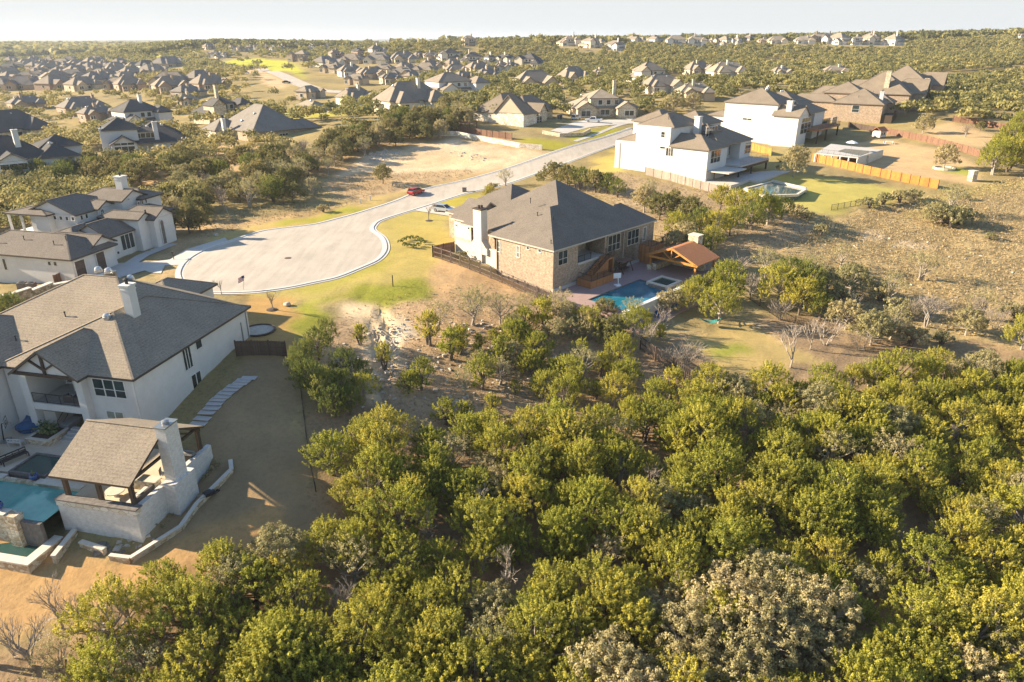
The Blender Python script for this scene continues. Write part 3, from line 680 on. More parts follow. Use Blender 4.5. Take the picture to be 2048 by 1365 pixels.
# ---------------------------------------------------------------- 1 large white house at the lower left
def house_left():
    h = House('white_house', 'large white stucco house with brown hipped roof and rear balcony above the shaded yard', 'house', L1_O, L1_Y, -3.6, 'roof_light', 'fascia_dark'); h.capm = M['roof_light']
    p = .44
    h.wing(-15.2, 0, 0, 20.4, 3.8, -5, p, 'y', walls=[(-5.6, -.4, .4, 20), (-14.8, -5.6, 3.9, 20)])
    zr = 3.8+p*11.4; T = [(-26, 2, 3.8), (-.04, 2.0, 3.8), (-.04, 20.0, 3.8), (-14, 25, 3.8), (-26, 25, 3.8), (-11.45, 13.4, zr), (-15.6, 13.4, zr)]
    h.rf.add(T, [(0,1,5,6), (1,2,5), (2,3,5), (3,4,6,5), (4,0,6)]); B = [(x, y, z-.24) for x, y, z in T[:5]]; h.rf.add(T[:5]+B, [(0,5,6,1), (1,6,7,2), (2,7,8,3), (3,8,9,4), (4,9,5,0), (9,8,7,6,5)], 1)
    for a_, b_ in ((1, 5), (2, 5), (5, 6), (0, 6)): h.cap.bar(Vector(T[a_])+Vector((0, 0, .03)), Vector(T[b_])+Vector((0, 0, .03)), .20, .035)
    wm = h.mb('white_stucco'); wm.box(-14.9, -12.3, 2.4, 5, -4, 3.8); wm.box(-25, -.7, 4, 19.6, -4, 3.7); wm.box(-25, -13.8, 19.8, 24, -4, 3.8)
    h.wing(-29, -14.6, -13, 12, 3.8, -6, p, 'y', walls=[(-28.5, -15.1, -11.7, 11)])
    h.wing(-12.6, -4.9, -1.3, 8.5, 3.8, 3.0, .68, 'y', 'GH', walls=[], oh=.5)
    h.wing(-17, -8.8, 18, 27.2, 3.8, -.6, p, 'y', oh=.5)
    wm = h.mb('white_stucco')
    # rear porch: two columns, floor slab, beams
    for x0, x1 in ((-12.55, -11.75), (-6.35, -5.55)): wm.box(x0, x1, -.35, .4, -5, 3.6)
    wm.box(-11.75, -6.35, -.3, 3.9, -.42, .28); wm.box(-14.9, -11.75, .4, .9, -5, 3.6); wm.box(-12.6, -11.8, .4, 3.9, -5, 3.7)
    fl = MB(); fl.box(-11.75, -6.35, -.2, 3.9, .281, .31); h.part('balcony_floor', fl, 'concrete')
    bm = MB(); bm.bar((-12.4, -.9, 3.75), (-5.1, -.9, 3.75), .22, .3); bm.bar((-8.75, -.9, 3.9), (-8.75, -.9, 6.1), .22, .22); bm.bar((-8.75, -.9, 4.3), (-10.2, -.9, 5.2), .16, .18); bm.bar((-8.75, -.9, 4.3), (-7.3, -.9, 5.2), .16, .18); h.part('gable_truss', bm, 'dark_wood')
    r = MB(); railing(r, [(-11.75, -.2, .31), (-6.35, -.2, .31)], 1.0); h.part('railing', r, 'black_metal')
    fp = MB(); fp.box(-9.6, -8.9, 2.6, 3.3, .31, 2.2); h.part('porch_fireplace', fp, 'white_stucco')
    # recessed doors and windows of porch
    h.win('y', 3.9, (-11.5, 3.0), (-9.6, .6), 2, False, rel=1); h.win('y', 3.9, (-8.4, 3.0), (-6.2, .4), 2, False, rel=1, name='door')
    h.win('y', 3.9, (-10.6, -.7), (-7.0, -3.0), 3, False, rel=1, name='door')
    st = MB(); stairs(st, -11.6, -10.2, 3.6, .3, -3.3, -.9, 8); h.part('stairs', st, 'concrete'); r2 = MB(); railing(r2, [(-10.2, .3, -2.9), (-10.2, 3.4, -.9)], .95); h.part('railing', r2, 'black_metal')
    h.win('y', .4, (184, 757), (254, 797), 3); h.win('y', .4, (213, 822), (249, 840), 2, False, glass='glass_blind')
    h.win('x', -.4, (363, 701), (386, 732), 3, False, bar=.07); h.win('x', -.4, (390, 684), (404, 693), 1, False, bar=.06); h.win('x', -.4, (382, 753), (408, 788), 2)
    h.win('y', 2.4, (44, 723), (58, 757), 1, False)
    h.win('x', -15.1, (58, 700), (66, 720), 1, False)
    h.pipe(-.45, .3, -3.5, 3.4, 'trim_white'); h.pipe(-.35, 19.6, -.2, 3.4); h.pipe(-.35, 18.4, -.2, 2.4)
    h.chimney(-6.7, -5.75, 8.3, 9.35, 5, 9.7, 'white_stucco')
    for uv in ((203, 568), (223, 570)): x, y = h.L(*uv, 7.6); h.vent(x, y, 3.8+p*(y-2)+.1)
    x, y = h.L(216, 643, 6.4); h.vent(x, y, 3.8+p*y+.1); x, y = h.L(133, 641, 5.8); h.vent(x, y, 3.8+p*(y-2), False); x, y = h.L(35, 690, 4.2); h.vent(x, y, 3.8+p*(y-2), False); x, y = h.L(262, 562, 8); h.vent(x, y, 8.3)
    h.finish()
    for x, y, yw, w_, lab, fm, cm in ((-7.3, 2.2, 1.57, 2.2, 'white outdoor sofa on the upper balcony', 'cushion', 'trim_white'), (-8.3, .8, 3.3, .8, 'dark armchair with white cushion at the balcony railing', 'grey_wicker', 'trim_white'), (-7.1, .7, 3.0, .8, 'dark armchair with white cushion at the right balcony column', 'grey_wicker', 'trim_white')):
        c = loc2(L1_O, L1_Y, x, y); r = empty('balcony_sofa' if w_ > 1 else 'balcony_armchair', (c[0], c[1], .31), L1_Y+yw); tag(r, lab, 'sofa' if w_ > 1 else 'armchair')
        mb = MB(); mb.box(-w_/2, w_/2, -.4, .35, 0, .36); mb.box(-w_/2, w_/2, .35, .5, 0, .8); mb.box(-w_/2-.12, -w_/2, -.4, .5, 0, .6); mb.box(w_/2, w_/2+.12, -.4, .5, 0, .6); mb.build('frame', M[fm], r); mb = MB(); mb.box(-w_/2+.03, w_/2-.03, -.38, .33, .361, .48); mb.build('cushion', M[cm], r)
house_left()
# ---------------------------------------------------------------- 2 brick house with blue pool
def house_brick():
    h = House('brick_house', 'large tan brick house with steep grey roof overlooking the blue pool terrace', 'house', BR_O, BR_Y, -3.0, 'roof_grey', 'fascia_light'); p = .64; b = 'tan_brick'
    h.wing(0, 16, 0, 13.8, 4.5, -3, p, 'x', wall=b, walls=[(.4, 6.2, .4, 12.1), (6.2, 12.9, 4.2, 12.1), (12.9, 16, .4, 12.1)])
    h.wing(2.0, 24.6, .03, 22.6, 4.5, -3, p, 'x', wall=b, walls=[(6, 22, 5, 21), (13, 21.5, .4, 6)])
    h.wing(16, 27.2, .06, 9.2, 4.5, -3, p, 'x', wall=b, walls=[(16, 26.8, .4, 8.8)])
    h.wing(6, 24, 15, 31, 4.5, -1, .6, 'y', wall=b)
    h.wing(3.5, 12.5, 21.3, 26.8, 4.5, -1.5, .64, 'y', 'GG', wall='cream_stucco', gable=b, walls=[(3.95, 12, 21.9, 26.3)])
    h.wing(5.0, 12, 17.4, 21.9, 4.2, -1, .5, 'x', wall=b)
    lm = h.mb('limestone'); lm.box(3.9, 9, 22.0, 26.35, -2, 1.2)
    bb = h.mb(b); bb.box(4.05, 11.9, 21.82, 21.9, -1, 4.5); bb.box(12.9, 13.4, .38, 4.3, -3, 4.3)
    wm = h.mb('cream_stucco'); wm.box(.25, .75, 12.2, 21.9, -2.6, 2.1)
    wm2 = MB(); wm2.box(-.15, 1.25, 15.2, 17.0, -2, 8.1); ch = h.part('chimney', wm2, 'cream_stucco')
    sh = MB(); sh.prism([(-.1, 14.0), (-.1, 18.2), (.9, 18.2), (.9, 14.0)], 1.0, [2.1, 2.1, 2.1, 2.1]); sh.add([(-.12, 14.2, 2.1), (-.12, 18.0, 2.1), (-.12, 17.0, 3.2), (-.12, 15.2, 3.2), (1.1, 14.2, 2.1), (1.1, 18.0, 2.1), (1.1, 17.0, 3.2), (1.1, 15.2, 3.2)], [(0,1,2,3),(7,6,5,4),(1,5,6,2),(0,3,7,4),(2,6,7,3)]); h.part('chimney_shoulder', sh, 'cream_stucco', ch)
    cp = MB(); cp.box(-.25, 1.35, 15.1, 17.1, 8.1, 8.3); cp.lathe([(.2, 8.3), (.2, 8.8)], 8, (.3, 16.1)); cp.lathe([(.2, 8.3), (.2, 8.7)], 8, (.9, 16.1)); h.part('chimney_cap', cp, 'dark_wood', ch)
    h.pipe(.3, 12.1, -2, 4.2, 'fascia_brown'); h.pipe(3.8, 21.8, -2, 4.2, 'fascia_brown')
    x, z = h.pl('y', .4, (1247, 480)); h.pipe(x, .32, -2, 4.2, 'fascia_light'); h.pipe(.35, .3, -2, 4.2, 'fascia_brown')
    # rear face
    h.win('y', .4, (1117, 505), (1134, 526), 2, frame='cream_stucco', bar=.06); h.win('y', .4, (1217, 474), (1239, 497), 3, frame='cream_stucco', bar=.06); h.win('y', .4, (1256, 464), (1276, 485), 3, frame='cream_stucco', bar=.06); h.win('y', .4, (1287, 456), (1290.5, 480), 1, False, name='door', glass='glass_blind')
    h.win('y', 4.2, (7, 4.0), (10.5, 1.7), 2, False, rel=1, name='door'); sl = MB(); sl.box(6.2, 12.9, .3, 4.2, .9, 1.25); h.part('balcony_floor', sl, 'concrete'); r = MB(); railing(r, [(6.3, .45, 1.25), (9.6, .45, 1.25)], 1.0); h.part('railing', r, 'black_metal')
    lo = MB(); lo.box(6.2, 12.9, .4, 4.2, -3, .9); h.part('wall', lo, b)
    # left face
    for a, c2, n in (((994, 482), (1000.5, 504), 1), ((1033.5, 492), (1039, 515), 1), ((1053.5, 493.5), (1058.5, 499.5), 1), ((1077, 499.5), (1082.3, 505), 1)): h.win('x', .4, a, c2, n, n and a[1] != 493.5 and a[1] != 499.5, glass='glass_blind' if a[0] < 1040 else 'glass')
    h.win('x', 3.95, (911, 448.5), (914.5, 453), 1, False); h.win('x', 3.95, (935.7, 454.5), (939, 459.5), 1, False); h.win('y', 21.82, (957, 447), (962, 457), 1, False)
    # plinth
    pl = MB(); pl.box(.1, 27, .1, .35, -3, -1.55); h.part('plinth', pl, 'concrete')
    # stair towers
    s1 = MB(); s1.box(5.5, 9.6, -2.9, -.1, -3, -.9); s1.box(9.6, 11.6, -2.9, -1.6, -3, -.9)
    o = h.part('stair_box', s1, 'cedar'); s2 = MB(); stairs(s2, 9.6, 12.3, -2.8, -1.6, -3, -.95, 6, 'x') if False else None
    st = MB(); stairs(st, 11.7, 8.3, -1.5, -.2, 1.2, 1.2, 1, 'x') if False else None
    for i in range(10): st.box(7.6+.4*i, 8.0+.4*i, -1.5, -.15, -.9, -.9+.215*(i+1))
    for i in range(5): st.box(11.6+.35*i, 11.95+.35*i, -2.9, -1.7, -2.4, -.9-.22*(i+1))
    st.box(11.5, 13.0, -1.5, .35, 1.0, 1.25); st.box(12.8, 12.95, -1.5, .2, -2.4, 1.2); h.part('stairs', st, 'cedar')
    r = MB(); railing(r, [(5.6, -2.8, -.9), (11.6, -2.8, -.9)], 1.0); railing(r, [(5.6, -2.8, -.9), (5.6, -.2, -.9)], 1.0); railing(r, [(7.8, -1.55, -.7), (11.6, -1.55, 1.25)], 1.0); railing(r, [(11.6, -1.5, 1.25), (13, -1.5, 1.25), (13, .3, 1.25)], 1.0); railing(r, [(11.6, -2.8, -.9), (13.3, -2.8, -2.1)], .95); h.part('railing', r, 'black_metal')
    s3 = MB(); s3.box(22.6, 26.4, -2.1, .3, -3, 1.0); h.part('stair_box', s3, 'cedar'); r = MB(); railing(r, [(22.7, .2, 1.0), (22.7, -2.0, 1.0), (26.3, -2.0, 1.0), (26.3, .3, 1.0)], 1.0); h.part('railing', r, 'black_metal')
    for uv, z, dm in (((1075, 420), 8.6, 0), ((1150, 385), 9.5, 0), ((1139, 383), 9.4, 0), ((1107, 427), 8.5, 0), ((1102, 487), 5.2, 1), ((1061, 409), 8.6, 0)):
        x, y = h.L(*uv, z); zz = 4.5+p*min(max(x, .1), max(y, .1), 9); h.vent(x, y, zz, False)
    h.cap = MB(); h.finish()
house_brick()
# ---------------------------------------------------------------- 3 nearer white house on the right
def house_white_a():
    o = W(1418.5, 301, 9.6); h = House('white_house', 'white stucco house with small chimney between the brick house roof and its own blue pool', 'house', (o[0], o[1]), math.radians(48), 1.5, 'roof_tan', 'fascia_brown')
    h.wing(0, 10.4, 0, 10.6, 9.6, 0, .5, 'y', ends='HG', walls=[(.4, 10, .4, 10.6)])
    h.wing(1.2, 15, 10.2, 20.5, 13.8, 0, .5, 'x', walls=[(.42, 14.6, 10.55, 20.1)], oh=.4)
    h.wing(1.6, 12, 19.5, 26.5, 9.6, 0, .45, 'x', walls=[(.44, 11.5, 20, 26)])
    h.wing(8.5, 21, 17, 27, 13.8, 1, .5, 'x')
    h.wing(8, 26.4, 1.4, 15, 9.6, 0, .5, 'x', walls=[(10, 20, 4.5, 14), (20, 26, 1.8, 14)])
    h.wing(13.2, 24, 9, 20, 13.6, 3, .5, 'x')
    h.wing(11.6, 17.6, 5.8, 12.5, 12.2, 5, .5, 'y', 'HG')
    h.chimney(9.6, 11.0, 8.2, 9.6, 8, 15.6, 'white_stucco')
    h.win('x', .42, (1323, 264), (1329, 275), 1); h.win('x', .42, (1320.5, 293.5), (1330, 298), 1, False); h.win('x', .42, (1333, 296), (1345.5, 313), 3, False)
    h.win('y', .4, (1423, 303), (1439, 323), 3); h.win('y', 6.2, (1413, 256), (1433, 270), 4, False)
    h.win('y', 4.5, (1459, 288), (1470, 308), 2); h.win('y', 1.8, (1491, 287), (1500, 305), 2)
    dk = MB(); dk.box(10, 26, -3.5, 4.5, 4.9, 5.25); dk.box(1, 10, -5.0, .4, 4.55, 4.8); h.part('deck', dk, 'concrete')
    r = MB(); railing(r, [(10.1, -3.3, 5.25), (25.9, -3.3, 5.25), (25.9, 1.6, 5.25)], 1.05, .3); h.part('railing', r, 'grey_metal')
    ps = MB()
    for x, y in ((10.2, -3.2), (17, -3.2), (25.6, -3.2)): ps.box(x, x+.35, y, y+.35, .5, 4.9)
    ps.box(10, 26, -3.45, -3.1, 4.3, 4.9); h.part('deck_post', ps, 'black_metal')
    h.pipe(.3, 24.6, 1, 9.2); h.pipe(4.5, .3, 1, 4.5, 'dark_wood')
    for x, y in ((4, 13.5), (5.5, 13.2), (12, 18)): h.vent(x, y, 13.8+.5*min(x-1.2, y-10.2, 5)+.1, False)
    h.finish(); return h
HWA = house_white_a()
def house_white_b():
    o = W(1557.7, 209.4, 15); h = House('white_house', 'tall white stucco house with white chimney beside an orange fence and wooden deck', 'house', (o[0], o[1]), math.radians(50), 5, 'roof_brown', 'fascia_brown')
    h.wing(0, 15, 0, 17.5, 15, 2, .55, 'x', walls=[(.4, 14.6, .4, 17.1)])
    h.wing(-1.6, 7.6, -7.4, 1.2, 12, 2, .62, 'y', 'GG', walls=[(-1.1, 7.1, -6.9, 1)])
    h.wing(12, 27, -1.5, 14, 14.2, 4, .5, 'x', walls=[(12.5, 26, 1, 13)])
    h.wing(8, 27, -6.0, 7, 12, 3, .5, 'x', walls=[(8.5, 17, -1.5, 6.5), (17, 26.4, -5.5, 6.5)])
    h.chimney(.2, 1.7, -3.9, -2.3, 8, 16.0, 'white_stucco')
    h.wing(3, 14, 17, 24, 10.5, 3, .4, 'x')
    h.win('x', .4, (1486, 237), (1493, 239.5), 1, False, bar=.05, frame='fascia_dark'); h.win('x', .4, (1495.5, 238), (1502, 240.5), 1, False, bar=.05, frame='fascia_dark')
    h.win('y', -6.9, (1603, 247), (1619, 264), 3); h.win('y', -6.9, (1605, 238), (1621, 243), 3, False)
    h.win('y', 1, (1591, 205), (1609, 217), 4, False); h.win('y', -5.5, (1645, 240), (1658, 253), 3); h.win('y', -5.5, (1665, 236), (1672, 248), 3)
    d = MB(); d.box(7.4, 28, -10.5, -1.5, 7.3, 7.75); h.part('deck', d, 'cedar'); r = MB(); railing(r, [(7.4, -10.4, 7.75), (27.9, -10.4, 7.75), (27.9, -5.6, 7.75)], 1.05, .3); h.part('railing', r, 'black_metal')
    ps = MB()
    for x in (8, 16, 27): ps.box(x, x+.4, -10.3, -9.9, 3, 7.3)
    h.part('deck_post', ps, 'dark_wood')
    for x, y in ((6.5, 7), (7.5, 7), (8.8, 7.5), (14, 5), (15.2, 5), (11, 8)): h.vent(x, y, 15+.5*min(x, y, 8)+.3, True)
    h.finish(); return h
HWB = house_white_b()
# ---------------------------------------------------------------- 5 white house with arched entry
def house_arch():
    o = W(141, 520.6, 2.9); h = House('white_house', 'white stucco house with arched entry, dark roofs and two brown garage doors', 'house', (o[0], o[1]), math.radians(76), -1.5, 'roof_grey', 'fascia_dark'); p = .52
    # local x runs along the street face away from the camera, y goes back to the left
    h.wing(0, 9.5, 0, 20, 2.9, -2.5, p, 'y', walls=[(.4, 4.6, .4, 19.5), (4.6, 9, 2, 19.5)])
    h.wing(4.5, 10.1, .5, 9, 3.3, -2, .55, 'y', 'GG', walls=[(4.9, 9.7, 1.0, 8.5)])
    h.wing(-1, 9, 17, 26, 3.1, -3, .45, 'x')
    h.wing(10.9, 19.2, 2.9, 10.6, 3.3, -1, .52, 'x', 'GH', walls=[(11.4, 18.8, 3.4, 10)])
    h.wing(8, 22, 7, 13, 3.6, -1, .35, 'x', walls=[(9, 21, 8, 12)])
    h.wing(13.4, 25, 11, 21.5, 6.0, -1, .42, 'x', 'GH', walls=[(13.85, 24.5, 11.45, 21)])
    h.wing(17.6, 22.2, 10.3, 15, 6.1, 1, .5, 'y', 'GH', walls=[(18.0, 21.8, 10.75, 14)])
    h.wing(12.0, 18, 15.6, 24.6, 6.0, 5.8, .3, 'x', walls=[])
    h.mb('white_stucco').box(12.7, 17, 16, 18.8, 0, 5.9)
    h.wing(21.0, 27.6, 8.2, 18, 6.9, -1, .46, 'y', 'GH', walls=[(21.5, 27.1, 8.8, 17.5)])
    h.wing(25, 31, 7.6, 17, 6.5, -1, .42, 'y', 'HH', walls=[(25.5, 30.5, 8.1, 16.5)])
    h.wing(16.6, 20.4, 1.6, 10, 5.0, -1, .5, 'y', 'GH', walls=[(17, 20, 2.1, 9)])
    h.wing(18.7, 24.4, .3, 8.6, 4.6, -1, .58, 'y', 'GH', walls=[(19.2, 24, .85, 8)])
    h.wing(22, 29, 4, 10, 4.2, -1, .45, 'x')
    h.chimney(24.0, 25.5, 10.2, 11.6, 7, 10.4, 'white_stucco')
    def gdoor(axis, c, a, b):
        s0, z1 = h.pl(axis, c, a); s1, z0 = h.pl(axis, c, b); mb = MB(); fr = MB(); s0, s1 = sorted((s0, s1)); z0, z1 = sorted((z0, z1))
        for k in range(4): mb.box(s0, s1, c-.05, c+.1, z0+(z1-z0)*k/4, z0+(z1-z0)*(k+1)/4-.02)
        d = h.part('garage_door', mb, 'garage_wood'); fr.box(s0-.12, s0, c-.1, c+.1, z0, z1+.12); fr.box(s1, s1+.12, c-.1, c+.1, z0, z1+.12); fr.box(s0, s1, c-.1, c+.1, z1, z1+.12); h.part('door_frame', fr, 'trim_white', d)
    gdoor('y', .4, (147.5, 525), (175, 552)); gdoor('y', 1.0, (190, 508), (214, 536))
    h.win('y', 3.4, (240, 473), (270, 493), 3, False); h.win('y', 1.0, (196, 488), (201, 494.5), 1, False)
    for a in ((107, 432), (119, 433), (131, 434), (143, 434.5)): h.win('x', 13.85, a, (a[0]+6.5, a[1]+7), 1, False, bar=.12)
    for a in ((160, 432), (170, 429)): h.win('y', 11.45, a, (a[0]+6, a[1]+7), 1, False, bar=.12)
    h.win('x', .4, (95.5, 523.5), (103, 531), 1, False, bar=.06); h.win('x', .4, (107, 524), (114.5, 531.5), 1, False, bar=.06); h.win('x', .4, (4, 518), (16, 540), 1, False); h.win('x', .4, (-6, 525), (0, 539), 1, False)
    for a in ((275, 404), (282, 401.5), (289.5, 399)): h.win('y', 8.1, a, (a[0]+4.5, a[1]+6.5), 1, False, bar=.1)
    h.win('y', 8.8, (254, 394), (259, 399), 1, False); h.win('y', 2.1, (288.5, 421), (291.5, 424.5), 1, False, bar=.04, frame='fascia_dark'); h.win('y', .85, (320.5, 426), (323.5, 429.5), 1, False, bar=.04, frame='fascia_dark')
    def archpart(name, axis, c, a, b, mat, fr='trim_white', mull=0):
        s0, z1 = h.pl(axis, c, a); s1, z0 = h.pl(axis, c, b); s0, s1 = sorted((s0, s1)); r = (s1-s0)/2; zc = z1-r; xm = (s0+s1)/2
        pts = [(s0, z0), (s1, z0), (s1, zc)]+[(xm+r*math.cos(math.pi*k/8), zc+r*math.sin(math.pi*k/8)) for k in range(1, 8)]+[(s0, zc)]
        mb = MB(); n = len(pts); vs = [(x, c-.06, z) for x, z in pts]+[(x, c+.1, z) for x, z in pts]
        mb.add(vs, [tuple(range(n)), tuple(range(n, 2*n))[::-1]]+[(i, i+n, (i+1) % n+n, (i+1) % n) for i in range(n)])
        f = MB(); loop = [(s0, z0), (s0, zc)]+[(xm+r*math.cos(math.pi*(8-k)/8), zc+r*math.sin(math.pi*(8-k)/8)) for k in range(1, 8)]+[(s1, zc), (s1, z0)]
        for q, w in zip(loop[:-1], loop[1:]): f.bar((q[0], c-.1, q[1]), (w[0], c-.1, w[1]), .14, .14)
        if mull: f.bar((xm, c-.09, z0), (xm, c-.09, z1), .07, .07); f.bar((s0, c-.09, zc-.2), (s1, c-.09, zc-.2), .07, .07)
        o = h.part(name, f, fr); h.part('pane' if mull else 'recess_shade_panel', mb, mat, o)
    archpart('arched_window', 'y', 10.75, (198.5, 419), (211, 440), 'glass', mull=1)
    archpart('door', 'y', .85, (317, 441), (334, 486), 'dark_rock', 'white_stucco')  # flat dark panel paints the shade inside the recessed arched entry
    # covered balcony at the back left
    for x, y in ((12.7, 24.1), (12.7, 21.5), (17, 24.1)): bp = MB(); bp.box(x-.15, x+.15, y-.15, y+.15, 2, 5.9); h.part('balcony_post', bp, 'trim_white')
    bf = MB(); bf.box(12.5, 17.5, 18.8, 24.3, 2.2, 2.5); h.part('balcony_floor', bf, 'trim_white')
    for x, y in ((2.0, 15), (3, 11), (2.5, 5), (3.5, 3.6)): h.vent(x, y, 2.9+p*min(x, y)+.1, False)
    for x in (4.6, 10.0): gl = MB(); gl.box(x, x+.25, .8, .95, 1.0, 1.35); h.part('wall_lamp', gl, 'black_metal')
    h.finish(); return h
HAR = house_arch()
# ---------------------------------------------------------------- 6 pale stone house beyond the bare lot
def house_stone():
    o = W(1023, 228, 11); yaw = math.radians(56); h = House('stone_house', 'pale stone house with tan gable facing the bare lot and brown side fence', 'house', (o[0], o[1]), yaw, 5.5, 'roof_brown', 'fascia_brown'); p = .78
    h.wing(0, 20, 2, 16, 11, 5, p, 'y' if False else 'x', wall='white_stone', walls=[(.4, 19.6, 2.4, 15.6)])
    h.wing(-.5, 8.2, -5.0, 7, 11, 5, .95, 'x' if False else 'x', 'GH', wall='white_stone', gable='tan_stucco', walls=[(0, 7.8, -4.6, 7)])
    h.wing(10.0, 15.5, -4.6, 8, 11, 5, .95, 'y', 'GH', wall='limestone')
    h.wing(8, 27, -1, 12, 11, 5, .7, 'x', wall='limestone', walls=[(8, 17, 2, 11), (17, 26.5, .5, 11)])
    h.win('x', .4, (1004, 231), (1008.5, 243), 1); h.win('y', -4.6, (1073.5, 233.5), (1083, 247), 2); h.win('y', -4.2, (1114, 231), (1124, 254), 2, False, name='door')
    h.finish()
house_stone()
# ================================================================ houses farther off
HB = []
shingle('far_grey', (.25, .222, .19)); shingle('far_brown', (.30, .25, .195)); shingle('far_dark', (.12, .115, .11)); shingle('far_tan', (.34, .285, .215))
ORDH = ['first', 'second', 'third', 'fourth', 'fifth', 'sixth', 'seventh', 'eighth', 'ninth', 'tenth', 'eleventh', 'twelfth', 'thirteenth', 'fourteenth', 'fifteenth', 'sixteenth', 'seventeenth', 'eighteenth', 'nineteenth', 'twentieth', 'twenty-first', 'twenty-second', 'twenty-third', 'twenty-fourth', 'twenty-fifth', 'twenty-sixth', 'twenty-seventh', 'twenty-eighth', 'twenty-ninth', 'thirtieth']
WN = {'white_stucco': 'white', 'cream_stucco': 'cream', 'tan_stucco': 'tan', 'tan_brick': 'tan brick', 'pink_brick': 'pink brick', 'limestone': 'limestone', 'white_stone': 'pale stone', 'white_brick': 'pale brick', 'grey_stucco': 'grey', 'brown_stone': 'brown stone'}
RN = {'roof_tan': 'tan', 'roof_brown': 'brown', 'roof_grey': 'grey', 'roof_dark': 'dark', 'roof_light': 'light tan'}
def gen(u0, u1, vb, st, wall, roof, label, group, yaw=None, seed=0, dz=0.0, lit=False, deep=1.0, pitch=None, det=2):
    rr = random.Random(seed*7+3); p = G((u0+u1)/2, vb); dep = proj(p[0], p[1], p[2])[2]; Wd = (u1-u0)*dep/F
    g_ = (.22 if u1 < 460 and vb > 115 else .12 if vb < 104 else .07)*(u1-u0) if yaw is None else 0; Wd *= 1+2*g_/(u1-u0); yaw = math.radians(rr.choice([18, 30, 48, -22, 40, -35, 12]) if yaw is None else yaw)
    va = math.atan2(-p[0], p[1])    # turn so that the yaw is relative to the line of sight
    ya = yaw+va; w = min(max(Wd/(abs(math.cos(yaw))+.72*abs(math.sin(yaw))), 9), 34); d = min(w*.72*deep, 18)
    c = np.array([p[0], p[1]]); dirv = c/np.hypot(*c); cc = c+dirv*(abs(math.sin(yaw))*w+abs(math.cos(yaw))*d)/2
    o = (cc[0]-(w/2*math.cos(ya)-d/2*math.sin(ya)), cc[1]-(w/2*math.sin(ya)+d/2*math.cos(ya)))
    z0 = p[2]+dz; nm = {'white': 'white_house', 'cream': 'cream_house', 'tan': 'tan_house', 'tan brick': 'brick_house', 'pink brick': 'brick_house', 'limestone': 'stone_house', 'pale stone': 'stone_house', 'pale brick': 'brick_house', 'grey': 'grey_house', 'brown stone': 'stone_house'}[WN[wall]]
    h = House(nm, label, 'house', o, ya, z0-.3, {'roof_grey': 'far_grey', 'roof_brown': 'far_brown', 'roof_dark': 'far_dark', 'roof_tan': 'far_tan'}.get(roof, roof), 'fascia_brown' if roof != 'roof_dark' else 'fascia_dark', group)
    HB.append((cc[0], cc[1], max(w, d)*.52)); dd_ = np.hypot(*cc); k_ = 10+dd_*(.022 if dd_ < 500 else .07); ux_, uy_ = -cc[0]/dd_, -cc[1]/dd_; HB.extend([(cc[0]+ux_*(d*.5+t_), cc[1]+uy_*(d*.5+t_), max(w, d)*.42) for t_ in np.arange(4, k_, 9)]); pt = pitch or rr.uniform(.6, .8); e1 = z0+3.4; e2 = z0+6.6; zb = z0-4
    if st == 1:
        h.wing(0, w, d*.15, d, e1+.3, zb, pt, 'x', wall=wall)
        h.wing(w*.08, w*.42, -d*.08, d*.6, e1, zb, pt, 'y', rr.choice(['GH', 'HH']), wall=wall)
        h.wing(w*.58, w*.95, -d*.15, d*.7, e1, zb, pt, 'y', rr.choice(['GH', 'HH', 'HH']), wall=wall)
        fy = -d*.08; ez = e1
    else:
        a = rr.uniform(.0, .3); b = rr.uniform(.62, 1.0)
        h.wing(0, w, d*.1, d, e1, zb, pt*.8, 'x', wall=wall)
        h.wing(w*a, w*b, d*.14, d*.95, e2, zb, pt*.85, 'x', wall=wall)
        h.wing(w*.05, w*.36, -d*.1, d*.5, rr.choice([e1, e2-.4]), zb, pt, 'y', 'GH', wall=wall)
        h.wing(w*.62, w*.92, -d*.14, d*.5, rr.choice([e1, e2-.6, e1]), zb, pt, 'y', rr.choice(['GH', 'HH']), wall=wall)
        fy = -d*.1; ez = e2
    if det:
        for k in range(det):
            x = w*(.12+.62*k/max(1, det-1)); wy = (fy if k == 0 else -d*.14 if k == det-1 else d*.1)+.45
            h.win('y', wy, (x, z0+2.6), (x+w*.13, z0+.9), 2, False, rel=1, bar=.14)
            if st == 2: h.win('y', d*.14+.45, (w*.4+k*w*.12, z0+5.9), (w*.4+k*w*.12+1.4, z0+4.4), 1, False, rel=1, bar=.14)
        if h.cam[0] < 0: h.win('x', .45, (d*.45, z0+2.5), (d*.45+1.6, z0+1.0), 1, False, rel=1, bar=.14)
        if rr.random() < .6: cx_ = w*rr.uniform(.3, .7); h.chimney(cx_, cx_+1.1, d*.4, d*.4+1.1, e1, ez+pt*d*.36+rr.uniform(1.2, 2.2), wall if 'brick' in wall or 'st' in wall else 'white_stucco', cap=(u1-u0) > 60)
        if (u1-u0) > 70:
            for k in range(3): x = w*(.2+.2*k); h.vent(x, d*.5, e1+.3+pt*(d*.33), k % 2 == 0)
    h.finish(); return h
def row(phrase, group, items, det=2, yaws=None):
    for i, it in enumerate(sorted(items, key=lambda t: t[0]+t[1])):
        u0, u1, vb, st, wl, rf = it[:6]; kw = it[6] if len(it) > 6 else {}
        n = {1: 'single-storey', 2: 'two-storey'}[st]
        lab = '%s %s house, %s roof, %s from left in %s' % (WN[wl], n, RN[rf], ORDH[i], phrase)
        gen(u0, u1, vb, st, wl, rf, lab, group, seed=i*13+len(phrase)*5+u0, det=kw.pop('det', det), **kw)
